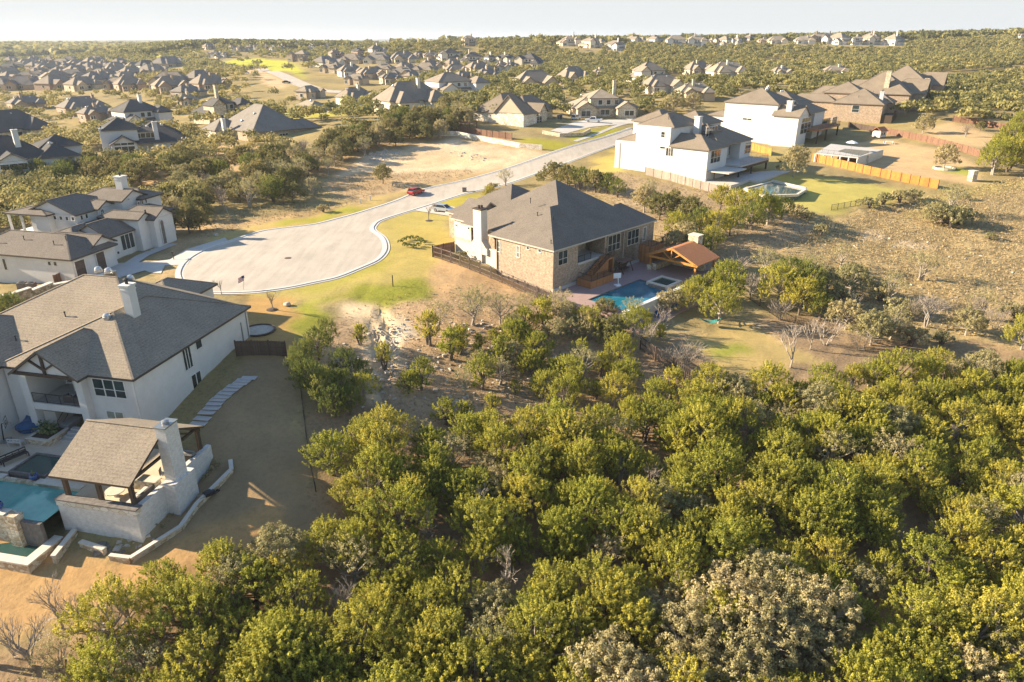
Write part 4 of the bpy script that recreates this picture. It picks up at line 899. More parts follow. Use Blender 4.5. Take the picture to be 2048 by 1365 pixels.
w_, c_, t_, b_, pb, ls, ws, wb, gs, bs = 'white_stucco', 'cream_stucco', 'tan_stucco', 'tan_brick', 'pink_brick', 'limestone', 'white_stone', 'white_brick', 'grey_stucco', 'brown_stone'
rt, rb, rg, rd, rl = 'roof_tan', 'roof_brown', 'roof_grey', 'roof_dark', 'roof_light'
row('the ridge-top row', 'houses in the row along the ridge top', [
 (801,822,90,2,ws,rg),(820,846,90,2,w_,rb),(845,866,90,2,w_,rg),(864,892,92,2,w_,rg),(892,924,91,2,w_,rd),(925,958,93,2,ls,rb),(959,990,91,2,ls,rg),(991,1018,90,2,w_,rg),(1018,1048,89,2,c_,rg),(1054,1078,88,1,w_,rb),(1076,1100,90,2,w_,rb),(1090,1113,90,2,w_,rb),(1116,1160,93,2,c_,rb),(1160,1207,97,2,c_,rb),(1202,1244,87,2,t_,rb),(1208,1252,102,2,w_,rb,{'dz':-1}),(1249,1288,91,2,c_,rb),(1289,1328,91,2,w_,rb),(1329,1369,94,2,w_,rt),(1371,1412,94,2,w_,rt),(1410,1430,91,1,t_,rb),(1428,1460,94,2,c_,rt),(1462,1485,92,2,w_,rt),(1482,1505,88,2,gs,rb),(1515,1538,89,1,t_,rt),(1535,1572,89,1,c_,rt),(1590,1627,89,1,w_,rt)], 2)
row('the ridge row end', 'houses in the row along the ridge top', [(1618,1650,87,2,bs,rb),(1642,1665,85,2,bs,rd),(1648,1697,90,2,w_,rt),(1700,1722,91,2,w_,rt),(1717,1764,91,2,c_,rt),(1720,1755,86,2,pb,rb),(1763,1807,92,2,w_,rt),(1800,1820,80,1,t_,rb),(2032,2052,76,1,w_,rb)], 2)
row('the middle back row', 'houses of the middle cluster', [(578,626,124,2,b_,rt),(624,686,135,1,ws,rg),(656,690,122,2,pb,rb),(679,732,129,1,ls,rb),(700,737,118,2,pb,rd),(727,788,129,1,ws,rg),(737,775,114,2,gs,rg),(780,836,127,1,ls,rg),(826,850,119,1,t_,rb),(846,880,121,1,t_,rb),(872,922,124,2,c_,rd),(919,967,131,2,c_,rd),(962,993,133,2,w_,rd),(991,1032,133,2,c_,rd),(1030,1094,137,2,c_,rd)], 2)
row('the middle front row', 'houses of the middle cluster', [(677,729,155,1,w_,rb),(716,772,160,1,t_,rb),(745,792,150,1,c_,rb),(788,836,148,1,t_,rb),(780,834,160,1,t_,rg),(824,878,152,1,c_,rb),(838,884,142,1,t_,rb),(886,930,139,1,t_,rb),(888,938,152,1,t_,rb),(929,986,148,1,t_,rb),(988,1020,145,1,c_,rb),(1008,1037,142,1,gs,rg)], 2)
row('the upper-left near row', 'houses of the upper left town', [(0,38,181,1,t_,rg),(26,80,181,1,b_,rg),(88,150,180,1,pb,rb),(90,156,173,2,t_,rb),(144,196,182,1,ls,rb),(172,230,170,1,t_,rg),(217,258,180,1,b_,rb),(240,285,182,1,b_,rb)], 3)
row('the upper-left second row', 'houses of the upper left town', [(0,45,160,1,t_,rb),(8,60,165,1,b_,rb),(38,92,166,1,b_,rb),(80,130,147,1,t_,rb),(108,142,151,1,t_,rb),(138,178,150,1,t_,rb),(168,212,146,1,b_,rb),(184,224,158,1,b_,rb),(214,256,150,1,b_,rb)], 2)
row('the upper-left third row', 'houses of the upper left town', [(0,38,146,1,t_,rd),(42,76,134,1,t_,rb),(78,102,133,1,pb,rb),(107,142,134,1,b_,rb),(142,176,136,1,b_,rb),(172,208,133,1,t_,rb),(215,252,142,1,t_,rg)], 2)
row('the green hill foot', 'houses between the green hill and the mound', [(258,284,141,1,w_,rb),(278,312,140,1,w_,rd),(284,334,150,1,t_,rb),(310,372,136,1,t_,rg),(311,376,178,1,t_,rb),(318,374,186,1,b_,rb),(380,432,170,1,t_,rg),(392,452,182,1,b_,rb),(354,404,199,1,t_,rg),(240,282,178,1,b_,rb)], 3)
row('the far hillside specks', 'distant small houses at the upper left', [(415,435,116,1,w_,rb),(432,448,117,1,w_,rg),(444,460,117,1,w_,rg),(408,432,100,1,t_,rb),(52,66,108,1,c_,rb),(66,78,108,1,w_,rb),(82,94,107,1,w_,rb),(94,110,106,1,c_,rb),(122,134,102,1,t_,rg),(138,152,100,1,t_,rb)], 1)
row('the left horizon row', 'distant small houses at the upper left', [(2,14,99,1,w_,rb),(14,28,97,1,gs,rg),(28,44,98,1,t_,rb),(44,54,94,1,w_,rg),(112,124,92,1,c_,rb),(126,138,91,1,w_,rb),(140,152,91,1,gs,rg),(156,168,91,1,w_,rb),(168,180,92,1,w_,rg),(180,192,91,1,t_,rb),(200,214,90,1,t_,rb)], 1)
row('the mound horizon row', 'distant small houses behind the mound', [(460,474,102,1,w_,rb),(474,490,104,1,t_,rg),(490,506,103,1,gs,rb),(508,522,100,1,w_,rb),(524,540,102,1,t_,rb),(540,556,104,1,w_,rg),(556,570,101,1,t_,rb),(570,584,99,1,w_,rb),(586,600,98,1,gs,rb),(616,636,101,1,w_,rg),(645,662,100,1,c_,rb),(668,684,98,1,w_,rb)], 1)
# --- larger individual houses of the middle distance
def big(label, u0, u1, vb, st, wl, rf, **kw): return gen(u0, u1, vb, st, wl, rf, label, None, **kw)
big('pinkish grey-roofed house with long side ridge left of the white gabled house', 120, 222, 232, 1, pb, rg, yaw=20, seed=3, pitch=.7, det=3)
big('grey-roofed brick house behind the dark roof at the left edge', 20, 98, 222, 1, b_, rg, yaw=15, seed=4)
big('dark-roofed house with stone gables at the left edge', -70, 112, 285, 1, ls, rd, yaw=25, seed=5, pitch=.8, det=3)
big('white gabled house behind the big two-storey white house on the left', 222, 352, 262, 2, w_, rd, yaw=25, seed=6, pitch=.75, det=3)
big('low pink-walled house between the two white houses on the left', 160, 240, 245, 1, pb, rg, yaw=22, seed=61)
big('dark-roofed tan stone house with white chimney behind the big hipped roof', 388, 512, 246, 2, ls, rd, yaw=30, seed=7, pitch=.8, det=3)
big('small light-roofed house behind the dark-roofed stone house', 352, 402, 215, 1, t_, rt, yaw=30, seed=77)
big('brown-roofed house with three roof ridges beyond the white two-storey house', 590, 652, 200, 1, t_, rt, yaw=50, seed=9)
big('brown hipped house with small white gable above the street wood', 670, 758, 214, 1, c_, rb, yaw=35, seed=10, pitch=.8)
big('wide brown-roofed stone house with left gable above the street wood', 742, 906, 226, 1, c_, rb, yaw=28, seed=11, pitch=.85, det=2)
big('white gabled house with dark balcony awning in the middle distance', 836, 992, 196, 2, w_, rb, yaw=30, seed=12, pitch=.6, det=3)
big('long tan-roofed house behind the pale stone house', 1018, 1122, 182, 1, t_, rb, yaw=18, seed=13, pitch=.8, det=0)
big('steep tan-roofed house right of the long roof with dark gable', 1108, 1186, 170, 1, t_, rb, yaw=35, seed=14, pitch=1.0)
big('small tan-roofed house at the foot of the ridge wood', 1180, 1218, 158, 1, t_, rb, yaw=30, seed=15)
big('long tan stone house with white chimney beside the stone house drive', 1120, 1282, 238, 2, ls, rt, yaw=14, seed=16, pitch=.6, det=3)
big('tan-roofed house with two white chimneys above the oaks', 1248, 1345, 170, 2, c_, rb, yaw=28, seed=17, pitch=.8)
big('cream hipped house behind the broad oaks', 1275, 1372, 190, 1, c_, rb, yaw=24, seed=18, pitch=.8)
big('low tan house with brown roof behind the parked white car', 1345, 1432, 204, 1, t_, rt, yaw=20, seed=19)
big('house with blue solar panels on its steep tan roof', 1362, 1430, 152, 1, t_, rb, yaw=30, seed=20, pitch=.9)
big('tan-roofed house with single white chimney right of the solar roof', 1408, 1500, 158, 1, c_, rt, yaw=24, seed=21, pitch=.8)
big('pale grey-roofed low house in the hillside scrub', 1536, 1586, 158, 1, w_, rl, yaw=30, seed=22)
big('small brown-roofed house left of the big tan brick house', 1640, 1700, 156, 1, c_, rb, yaw=18, seed=23)
# --- tan brick row at the upper right
def house_tan():
    o = W(1769, 210, 12.5); h = House('brick_house', 'big tan brick house with white framed window and wide tan roof', 'house', (o[0], o[1]), math.radians(56), 5, rt, 'fascia_brown')
    h.wing(0, 15, 0, 17, 12.5, 3, .62, 'x', wall=b_); h.wing(6, 20, 6, 30, 12.5, 4, .7, 'y', wall=b_); h.wing(7, 19, 8, 22, 15.4, 4, .6, 'x', wall=b_); h.wing(9, 19, -1.5, 8, 12.5, 3, .6, 'x', wall=b_); h.wing(3, 12, 16, 34, 12.5, 4, .5, 'y', wall=b_)
    h.chimney(5, 6.3, 1.5, 2.7, 11, 16.2, 'white_stucco'); h.win('x', .45, (1705.5, 211), (1717, 225), 1); h.win('y', .45, (1774, 213), (1781, 223), 1, False)
    d = MB(); d.box(1, 12, -3, .4, 5.5, 9.0); h.part('covered_porch', d, 'dark_wood'); h.vent(5, 5, 16.0, False); h.vent(3, 9, 14.5, False); h.finish(); HB.append((*h.o, 4)); c = loc2(h.o, h.yaw, 10, 12); HB.append((c[0], c[1], 15))
    for i, (u, v, z, wl, lab, kk) in enumerate([(1822, 190, 14.6, b_, 'second tan brick house behind the wide tan roof, with tall stone chimney', 0), (1862, 172, 15.6, pb, 'farthest brick house of the tan row, with stone chimney at its right end', 1)]):
        o = W(u, v, z); h = House('brick_house', lab, 'house', (o[0], o[1]), math.radians(56), 6, rt, 'fascia_brown')
        h.wing(0, 16, 0, 22, z, 2, .95, 'x', wall=wl); h.wing(8, 20, -4, 10, z, 5, .8, 'y', 'GH', wall=wl); h.wing(2, 13, 10, 26, z, 5, .8, 'y', 'GH', wall=wl); h.wing(4, 15, 4, 18, z+2.0, 3, .9, 'x', wall=wl)
        h.chimney(2 if kk == 0 else -.5, 3.6 if kk == 0 else 1.1, 8 if kk == 0 else 1, 9.6 if kk == 0 else 2.6, z-3, z+7.6 if kk == 0 else z+2.6, 'limestone'); h.win('y', .45, (2, z-1.2), (4, z-3.2), 1, False, rel=1); h.finish()
        c = loc2(h.o, h.yaw, 8, 10); HB.append((c[0], c[1], 14))
house_tan()
HB += [(hh.o[0]+8, hh.o[1]+8, 14) for hh in (HWA, HWB)]

def custom(label, name, px, z, yaw, z0, roof, fas, wings, wins=(), chims=(), vents=(), pad=None):
    o = W(px[0], px[1], z); h = House(name, label, 'house', (o[0], o[1]), math.radians(yaw), z0, roof, fas)
    for w in wings:
        kw = dict(w[9]) if len(w) > 9 else {}
        h.wing(*w[:4], w[4], z0-3, w[5], w[6], w[7], wall=w[8], **kw)
    for ax, c, a, b, n in wins: h.win(ax, c, a, b, n, False, rel=1, bar=.1)
    for c in chims: h.chimney(*c)
    for i, (x, y, zz) in enumerate(vents): h.vent(x, y, zz, i % 2 == 0)
    h.finish(); c = loc2(h.o, h.yaw, 8, 8); HB.append((c[0], c[1], 13)); c = loc2(h.o, h.yaw, 6, -3); HB.append((c[0], c[1], 6)); return h
custom('big white two-storey house with two white chimneys behind the left wood', 'white_house', (202, 262), 9.5, 30, 1.5, 'roof_dark', 'fascia_brown',
 [(0, 9.5, 0, 12, 9.5, .6, 'y', 'HH', w_), (6, 22.5, -1, 20, 5.6, .62, 'x', 'HH', w_, {'walls': [(12.5, 22, -.5, 19), (6.5, 12.5, 2.5, 19)]}), (1.2, 8.6, -3.4, 7, 5.8, .6, 'y', 'GH', w_), (7.6, 14.2, .8, 9, 8.6, .4, 'x', 'HH', w_), (12, 22, 12, 21, 6.4, .6, 'y', 'HH', w_)],
 [('y', -2.95, (2.4, 5.2), (7.4, 2.6), 3), ('y', -2.95, (2.4, 6.2), (7.4, 5.6), 3), ('y', 1.25, (8.4, 8.1), (13.6, 6.8), 4), ('y', -.5, (17, 4.9), (19, 3.0), 3), ('y', 2.5, (9, 4.9), (12, 2.4), 3), ('x', .45, (8, 4.2), (9.4, 3.0), 1)],
 [(-.5, .6, .6, 1.7, 1, 9.9), (13.2, 14.4, .2, 1.3, 5, 11.0)], [(12, 4, 9.6), (14, 6, 10.6), (16, 5, 9.9), (10, 8, 11.3), (4.6, 6, 12.4)])
custom('white stucco house with big gabled window at the left edge behind the wood', 'white_house', (77, 318), 6, 42, -.5, 'roof_dark', 'fascia_brown',
 [(0, 9.5, 0, 15, 6, .6, 'y', 'HH', w_), (-15, 4, 2.5, 18, 6.2, .62, 'x', 'HH', w_), (-9, -2, -1, 9, 6.0, .55, 'y', 'GH', w_), (2, 12, 8, 18, 7.6, .5, 'x', 'HH', w_), (-20, -9, 0, 10, 4.4, .5, 'x', 'HH', w_)],
 [('y', -.55, (-8.2, 5.4), (-2.8, 3.9), 3), ('y', -.55, (-8.2, 3.6), (-2.8, 1.2), 3), ('y', .45, (5, 5.0), (6.6, 3.2), 2)], [(-3.2, -2, 6, 7.2, 7, 12.4)], [(4, 5, 8.8), (6, 8, 8.2)])
custom('wide tan brick house under one huge grey hipped roof behind the street wood', 'brick_house', (504, 266), 7, 45, 2.0, 'far_grey', 'fascia_brown',
 [(0, 19, 0, 25, 7, .74, 'y', 'HH', b_), (9, 24.0, 0.05, 7.8, 6.95, .66, 'x', 'HH', b_), (-4.5, 6, 16, 26, 6.6, .7, 'x', 'HH', c_)],
 [('y', .45, (5, 5.9), (6.4, 4.1), 1), ('y', .45, (9.0, 5.9), (12, 4.0), 3), ('y', .45, (17, 5.9), (18.6, 3.9), 2), ('y', .45, (20.6, 6.0), (21.5, 3.2), 1)], [(-2.2, -1.2, 14.6, 15.7, 5, 10.0)], [(6, 9, 11.6), (14, 10, 11.0), (3, 12, 9.4)])
custom('white two-storey house behind the street wood with stacked windows', 'white_house', (622, 214), 9, 44, 1.5, 'far_tan', 'fascia_brown',
 [(0, 7.5, 0, 13, 9, .5, 'y', 'HH', w_), (4, 18, 3, 12, 7.2, .5, 'x', 'HH', w_), (1.5, 8.5, -5, 2, 5.6, .5, 'y', 'GH', w_), (10, 20, -2, 6, 5.4, .5, 'x', 'HH', t_)],
 [('x', .45, (6, 7.8), (8.8, 6.0), 3), ('x', .45, (3.4, 7.8), (4.3, 6.2), 1), ('x', .45, (6, 4.4), (8.2, 2.6), 2), ('y', .45, (2, 7.6), (4, 5.8), 2), ('y', -4.55, (3, 4.6), (7.2, 2.8), 3)], [], [(3, 5, 10.8)])
row('the upper-left packed row', 'houses of the upper left town', [(0,30,172,1,t_,rb),(48,88,176,1,b_,rg),(62,104,156,1,t_,rb),(100,140,166,1,b_,rb),(128,168,160,1,t_,rg),(150,192,170,1,t_,rb),(196,236,160,1,b_,rb),(236,276,164,1,t_,rb),(246,286,154,1,b_,rb),(0,34,154,1,b_,rg)], 2)
row('the upper-left far row', 'houses of the upper left town', [(20,52,140,1,t_,rb),(60,92,139,1,b_,rb),(96,128,140,1,t_,rb),(126,156,143,1,b_,rg),(158,190,141,1,t_,rb),(196,228,138,1,t_,rb),(228,258,134,1,b_,rb),(14,40,127,1,t_,rb),(60,84,126,1,t_,rg),(90,114,127,1,b_,rb),(130,156,127,1,t_,rb),(182,206,126,1,w_,rb)], 1)
row('the row left of the gabled house', 'houses of the middle cluster', [(690,738,172,1,t_,rb),(760,806,170,1,t_,rg),(806,846,166,1,t_,rb),(905,950,166,1,t_,rb),(950,1000,162,1,t_,rg),(640,690,148,1,ls,rb)], 2)
# ================================================================ trees
def unit(v): return v/(np.linalg.norm(v, axis=-1, keepdims=True)+1e-9)
def leaves(rng, cen, dirs, per, rad, elong, size, asp=1.7, tone=None, tj=.16):
    """leaf faces spread through tufts; returns verts, quads, tone per vertex"""
    n = len(cen); C = np.repeat(cen, per, 0); D = np.repeat(unit(dirs), per, 0); t = rng.random(n*per)**.8
    off = unit(rng.normal(size=(n*per, 3)))*(rng.random((n*per, 1))**.5)*np.repeat(rad, per)[:, None]*(1-.55*t)[:, None]
    P = C+D*(t*np.repeat(elong, per))[:, None]+off
    nrm = unit(off/ (np.linalg.norm(off, axis=1, keepdims=True)+1e-6)*.9+D*.6+rng.normal(size=P.shape)*.55)
    a = unit(np.cross(nrm, rng.normal(size=P.shape))); b = np.cross(nrm, a)
    s = size*(.6+.8*rng.random((len(P), 1))); a = a*s*.5; b = b*s*.5*asp
    V = np.stack([P-a-b*.6, P+a*.9-b*.2, P+b, P-a*.9-b*.1], 1).reshape(-1, 3)
    Q = np.arange(len(P)*4).reshape(-1, 4)
    tn = np.repeat(rng.random(n) if tone is None else tone, per)+rng.normal(size=len(P))*tj
    return V, Q, np.repeat(np.clip(tn, 0, 1), 4)
def crown_template(seed, kind):
    rng = np.random.default_rng(seed); rr = random.Random(seed)
    if kind == 'juniper':
        h = 5.4; R0 = 2.15*rr.uniform(.88, 1.12); nl = 17; lr = (.62, 1.0); up = 1.15; per = 34; tr = (.13, .25); el = (.4, .85); sz = .088; nt = 22; zl, zh = .18, .82
    elif kind == 'young':
        h = 3.6; R0 = 1.05; nl = 11; lr = (.38, .6); up = 1.2; per = 30; tr = (.11, .20); el = (.35, .7); sz = .085; nt = 15; zl, zh = .14, .84
    elif kind == 'oak':
        h = 5.4; R0 = 2.6; nl = 20; lr = (.7, 1.15); up = .35; per = 44; tr = (.24, .42); el = (.15, .35); sz = .10; nt = 16; zl, zh = .20, .80
    elif kind == 'thin':
        h = 5.0; R0 = 2.1; nl = 11; lr = (.7, 1.1); up = .6; per = 24; tr = (.2, .4); el = (.3, .7); sz = .085; nt = 11; zl, zh = .38, .82
    elif kind == 'bush':
        h = 2.2; R0 = 1.3; nl = 8; lr = (.5, .8); up = .3; per = 26; tr = (.2, .3); el = (.1, .25); sz = .12; nt = 10; zl, zh = .25, .6
    cen, dr, rd, ln, tn = [], [], [], [], []; lobes = []
    sx, sy = rr.uniform(.8, 1.25), rr.uniform(.8, 1.2)
    for i in range(nl):
        f = (i+.5)/nl; z = h*(zl+(zh-zl)*f**.85); prof = math.sin(math.pi*min(1, .30+.70*f))**.6 if kind in ('juniper', 'young') else math.sqrt(max(.05, 1-(f*1.02)**2.4))
        a = i*2.39996+rr.uniform(-.5, .5); r = R0*prof*rr.uniform(.55, .95); c = np.array([r*math.cos(a)*sx, r*math.sin(a)*sy, z]); L = rr.uniform(*lr)
        lobes.append((c, L)); lt = rr.random()*.5+.2
        for k in range(nt):
            d = rng.normal(size=3); d[2] = abs(d[2])*.9-.25; d = d/np.linalg.norm(d)
            out = np.array([c[0], c[1], 0.0]); out = out/(np.linalg.norm(out)+.3)*.5
            p = c+d*L*rr.uniform(.55, 1.0)*np.array([1, 1, .85]); cen.append(p); dr.append(d*.7+out*.5+np.array([0, 0, up])); rd.append(rr.uniform(*tr)); ln.append(rr.uniform(*el)); tn.append(np.clip(lt+rr.uniform(-.28, .38), 0, 1))
    V, Q, T = leaves(rng, np.array(cen), np.array(dr), per, np.array(rd), np.array(ln), sz, tone=np.array(tn))
    mb = MB(); stems = 1 if kind in ('oak',) else rr.choice([1, 2, 3])
    for s_ in range(stems):
        b0 = Vector((rr.uniform(-.15, .15), rr.uniform(-.15, .15), -.35)); a = rr.uniform(0, 6.28); top = Vector((math.cos(a)*.5*(stems > 1), math.sin(a)*.5*(stems > 1), h*.42))
        mb.tube([b0, b0.lerp(top, .5)+Vector((rr.uniform(-.15, .15), rr.uniform(-.15, .15), 0)), top], [.17, .13, .10], 7)
    for i, (c, L) in enumerate(lobes):
        st = Vector((0, 0, h*(.18+.25*i/len(lobes)))); e = Vector(c); mid = st.lerp(e, .5)+Vector((rr.uniform(-.2, .2), rr.uniform(-.2, .2), -.12))
        mb.tube([st, mid, e], [.075, .05, .022], 5)
        for k in range(5): q = e+Vector((rr.uniform(-.7, .7), rr.uniform(-.7, .7), rr.uniform(0, .7)))*L; mb.tube([mid.lerp(e, .6), q], [.02, .008], 3)
    return V, Q, T, mb
def bare_template(seed, h=5.0, spread=.62, lv=5, fine=.010, shrub=False, n0=1):
    rr = random.Random(seed); mb = MB(); tw = MB()
    def grow(p, d, L, r, k):
        q = p+d*L; m_ = p.lerp(q, .5)+Vector((rr.uniform(-1, 1), rr.uniform(-1, 1), rr.uniform(-.3, .6)))*L*.07
        (mb if k < 3 else tw).tube([p, m_, q], [r, r*.85, r*.65], 5 if k < 2 else 3, cap=False)
        if k >= lv: return
        for i in range(rr.choice([2, 3, 3]) if k < 4 else rr.choice([2, 3])):
            nd = (d+Vector((rr.uniform(-1, 1), rr.uniform(-1, 1), rr.uniform(-.35, .75)))*spread).normalized()
            grow(q if i == 0 else p.lerp(q, rr.uniform(.55, 1)), nd, L*rr.uniform(.62, .84), max(r*.6, fine), k+1)
    if shrub:
        for i in range(11): a = rr.uniform(0, 6.28); grow(Vector((math.cos(a)*.12, math.sin(a)*.12, -.1)), Vector((math.cos(a)*.42, math.sin(a)*.42, 1)).normalized(), h*.36, .03, 2)
    else:
        for i in range(n0): a = rr.uniform(0, 6.28); grow(Vector((0, 0, -.3)), Vector((math.cos(a)*.2*(n0 > 1), math.sin(a)*.2*(n0 > 1), 1)).normalized(), h*.33, h*.024, 0)
    return mb, tw
TPL = {}
def proto(name, kind, seed, leaf, bark='bark'):
    V, Q, T, mb = crown_template(seed, kind); r = empty(name, (0, 0, 0))
    t = mb.build('trunk', M[bark], r); c = np_mesh('crown', V, Q, M[leaf], parent=r, attrs=[('tone', 'POINT', T)])
    return r
def proto_bare(name, seed, **kw):
    mb, tw = bare_template(seed, **kw); r = empty(name, (0, 0, 0)); mb.build('trunk', M['pale_bark'], r)
    tw.build('twigs' if mb.v else 'branches', M['twigs'], r); return r
TPL['juniper'] = [proto('juniper_tree', 'juniper', 100+i, 'leaf_juniper', 'pale_bark' if i % 2 else 'bark') for i in range(9)]
TPL['young'] = [proto('young_juniper', 'young', 200+i, 'leaf_juniper') for i in range(4)]
TPL['oak'] = [proto('live_oak', 'oak', 300+i, 'leaf_oak') for i in range(6)]
TPL['olive'] = [proto('live_oak', 'oak', 340+i, 'leaf_olive', 'pale_bark') for i in range(4)]
TPL['green'] = [proto('juniper_tree', 'juniper', 360+i, 'leaf_green') for i in range(4)]
TPL['thin'] = [proto('thin_tree', 'thin', 400+i, 'leaf_olive', 'pale_bark') for i in range(4)]
TPL['bush'] = [proto('bush', 'bush', 430+i, 'leaf_olive') for i in range(3)]
TPL['bare'] = [proto_bare('bare_tree', 500+i, lv=5, n0=1+i % 3) for i in range(4)]
TPL['shrub'] = [proto_bare('bare_shrub', 540+i, h=3.0, lv=5, shrub=True) for i in range(2)]
TPL['sapling'] = [proto_bare('sapling', 560, h=3.6, spread=.5, lv=4, fine=.012)]
USED = set(); TREES = []
CATS = {'juniper': 'juniper tree', 'young': 'juniper tree', 'oak': 'oak tree', 'olive': 'oak tree', 'green': 'juniper tree', 'thin': 'thin tree', 'bush': 'bush', 'bare': 'bare tree', 'shrub': 'bare shrub', 'sapling': 'sapling'}
def plant(kind, x, y, h=1.0, label=None, group=None, z=None, wide=None, zone=None):
    """place one tree; h = scale factor"""
    k = R.randrange(len(TPL[kind])); src = TPL[kind][k]
    if src.name in USED: o = copy_tree(src)
    else: o = src; USED.add(src.name)
    w = wide if wide else h*R.uniform(.9, 1.15)
    o.location = (x, y, TZ(x, y) if z is None else z); o.rotation_euler = (R.uniform(-.05, .05), R.uniform(-.05, .05), R.uniform(0, 6.28)); o.scale = (w, w*R.uniform(.9, 1.1), h)
    tag(o, label, CATS[kind], group); TREES.append((o, kind, x, y, h, zone)); return o
def scatter(px, spacing, seed=0, jit=.42, world=False):
    P = px if world else GP(px); xs = [p[0] for p in P]; ys = [p[1] for p in P]; rr = random.Random(seed); out = []
    nx = int((max(xs)-min(xs))/spacing)+2; ny = int((max(ys)-min(ys))/(spacing*.87))+2
    for j in range(ny):
        for i in range(nx):
            x = min(xs)+(i+(.5 if j % 2 else 0))*spacing+rr.uniform(-1, 1)*spacing*jit; y = min(ys)+j*spacing*.87+rr.uniform(-1, 1)*spacing*jit
            out.append((x, y))
    out = np.array(out); k = inpoly(out[:, 0], out[:, 1], P); return [tuple(q) for q in out[k]]
BLOCK = []  # (x, y, r) where no tree may stand
def clear(x, y, m=0):
    for bx_, by_, br in BLOCK:
        if (x-bx_)**2+(y-by_)**2 < (br+m)**2: return False
    return True
def hcirc(o, yaw, lst):
    for lx, ly, r in lst: c = loc2(o, yaw, lx, ly); BLOCK.append((c[0], c[1], r))
hcirc(L1_O, L1_Y, [(-7, 10, 13), (-20, 10, 14), (3, -5, 9), (-12, -8, 12), (-6, 24, 8)]); hcirc(BR_O, BR_Y, [(8, 8, 11), (18, 8, 12), (14, 22, 11), (8, -9, 10), (18, -8, 9)])
for hh in (HWA, HWB, HAR): hcirc((hh.location.x, hh.location.y) if not isinstance(hh, House) else hh.o, hh.yaw, [(6, 6, 9), (16, 8, 11), (8, 18, 10), (14, -3, 8), (24, 8, 7)])
for rp in ROADPOLYS:
    for i in range(0, len(rp), 2): BLOCK.append((rp[i][0], rp[i][1], 1.5))
ORD = ['first', 'second', 'third', 'fourth', 'fifth', 'sixth', 'seventh', 'eighth', 'ninth', 'tenth', 'eleventh', 'twelfth', 'thirteenth', 'fourteenth', 'fifteenth', 'sixteenth', 'seventeenth', 'eighteenth', 'nineteenth', 'twentieth'] + ['twenty-'+w for w in ('first', 'second', 'third', 'fourth', 'fifth', 'sixth', 'seventh', 'eighth', 'ninth')] + ['thirtieth'] + ['thirty-'+w for w in ('first', 'second', 'third', 'fourth', 'fifth', 'sixth', 'seventh', 'eighth', 'ninth')] + ['fortieth']
LOOK = {'juniper': 'yellow-green juniper', 'young': 'small juniper', 'oak': 'round live oak', 'olive': 'pale olive oak', 'green': 'dark green juniper', 'thin': 'thin grey-green tree', 'bush': 'low olive bush', 'bare': 'leafless grey tree', 'shrub': 'leafless brown shrub', 'sapling': 'bare sapling'}
def zone_labels(zone, phrase, per_row, group):
    T = [t for t in TREES if t[5] == zone]; T.sort(key=lambda t: t[3]); rows = max(1, math.ceil(len(T)/per_row))
    for r in range(rows):
        row = sorted(T[r*per_row:(r+1)*per_row], key=lambda t: t[2]/(t[3]+12))
        for i, t in enumerate(row):
            t[0]['label'] = '%s, %s from left in the %s row of %s' % (LOOK[t[1]], ORD[i], ORD[r], phrase); t[0]['group'] = group+' ('+CATS[t[1]]+'s)'
# --- Z1 the dense juniper forest in front
FP = [(-260,1560),(-120,1250),(60,1260),(180,1230),(330,1170),(430,1150),(560,1100),(650,1060),(655,960),(710,905),(800,885),(1000,905),(1100,880),(1250,865),(1350,850),(1390,810),(1560,800),(1650,775),(1900,760),(2200,820),(2500,1200),(2500,1900),(-260,1900)]
for x, y in scatter(FP, 3.2, 5):
    u, v, dep = proj(x, y, TZ(x, y)+3)
    if v > 1480 or u < -60 or u > 2110 or not clear(x, y): continue
    if 1000 < u < 1090 and 860 < v < 920 or 1320 < u < 1360 and 860 < v < 930: continue
    n = math.sin(x*.35+1)*math.cos(y*.3)
    k = 'juniper'
    if (1130 < u < 1640 and v > 1140 and R.random() < .5): k = 'olive'
    elif u < 150 and v > 1180: k = R.choice(['bare', 'thin', 'olive', 'thin', 'bare'])
    elif R.random() < .07: k = 'thin'
    elif R.random() < .05: k = 'olive'
    elif R.random() < .05: k = 'bare'
    plant(k, x, y, R.uniform(.70, 1.08)*(1.0+.10*n)*(1.12 if v > 1200 else 1), zone='forest')
zone_labels('forest', 'the front forest', 24, 'trees of the front forest')
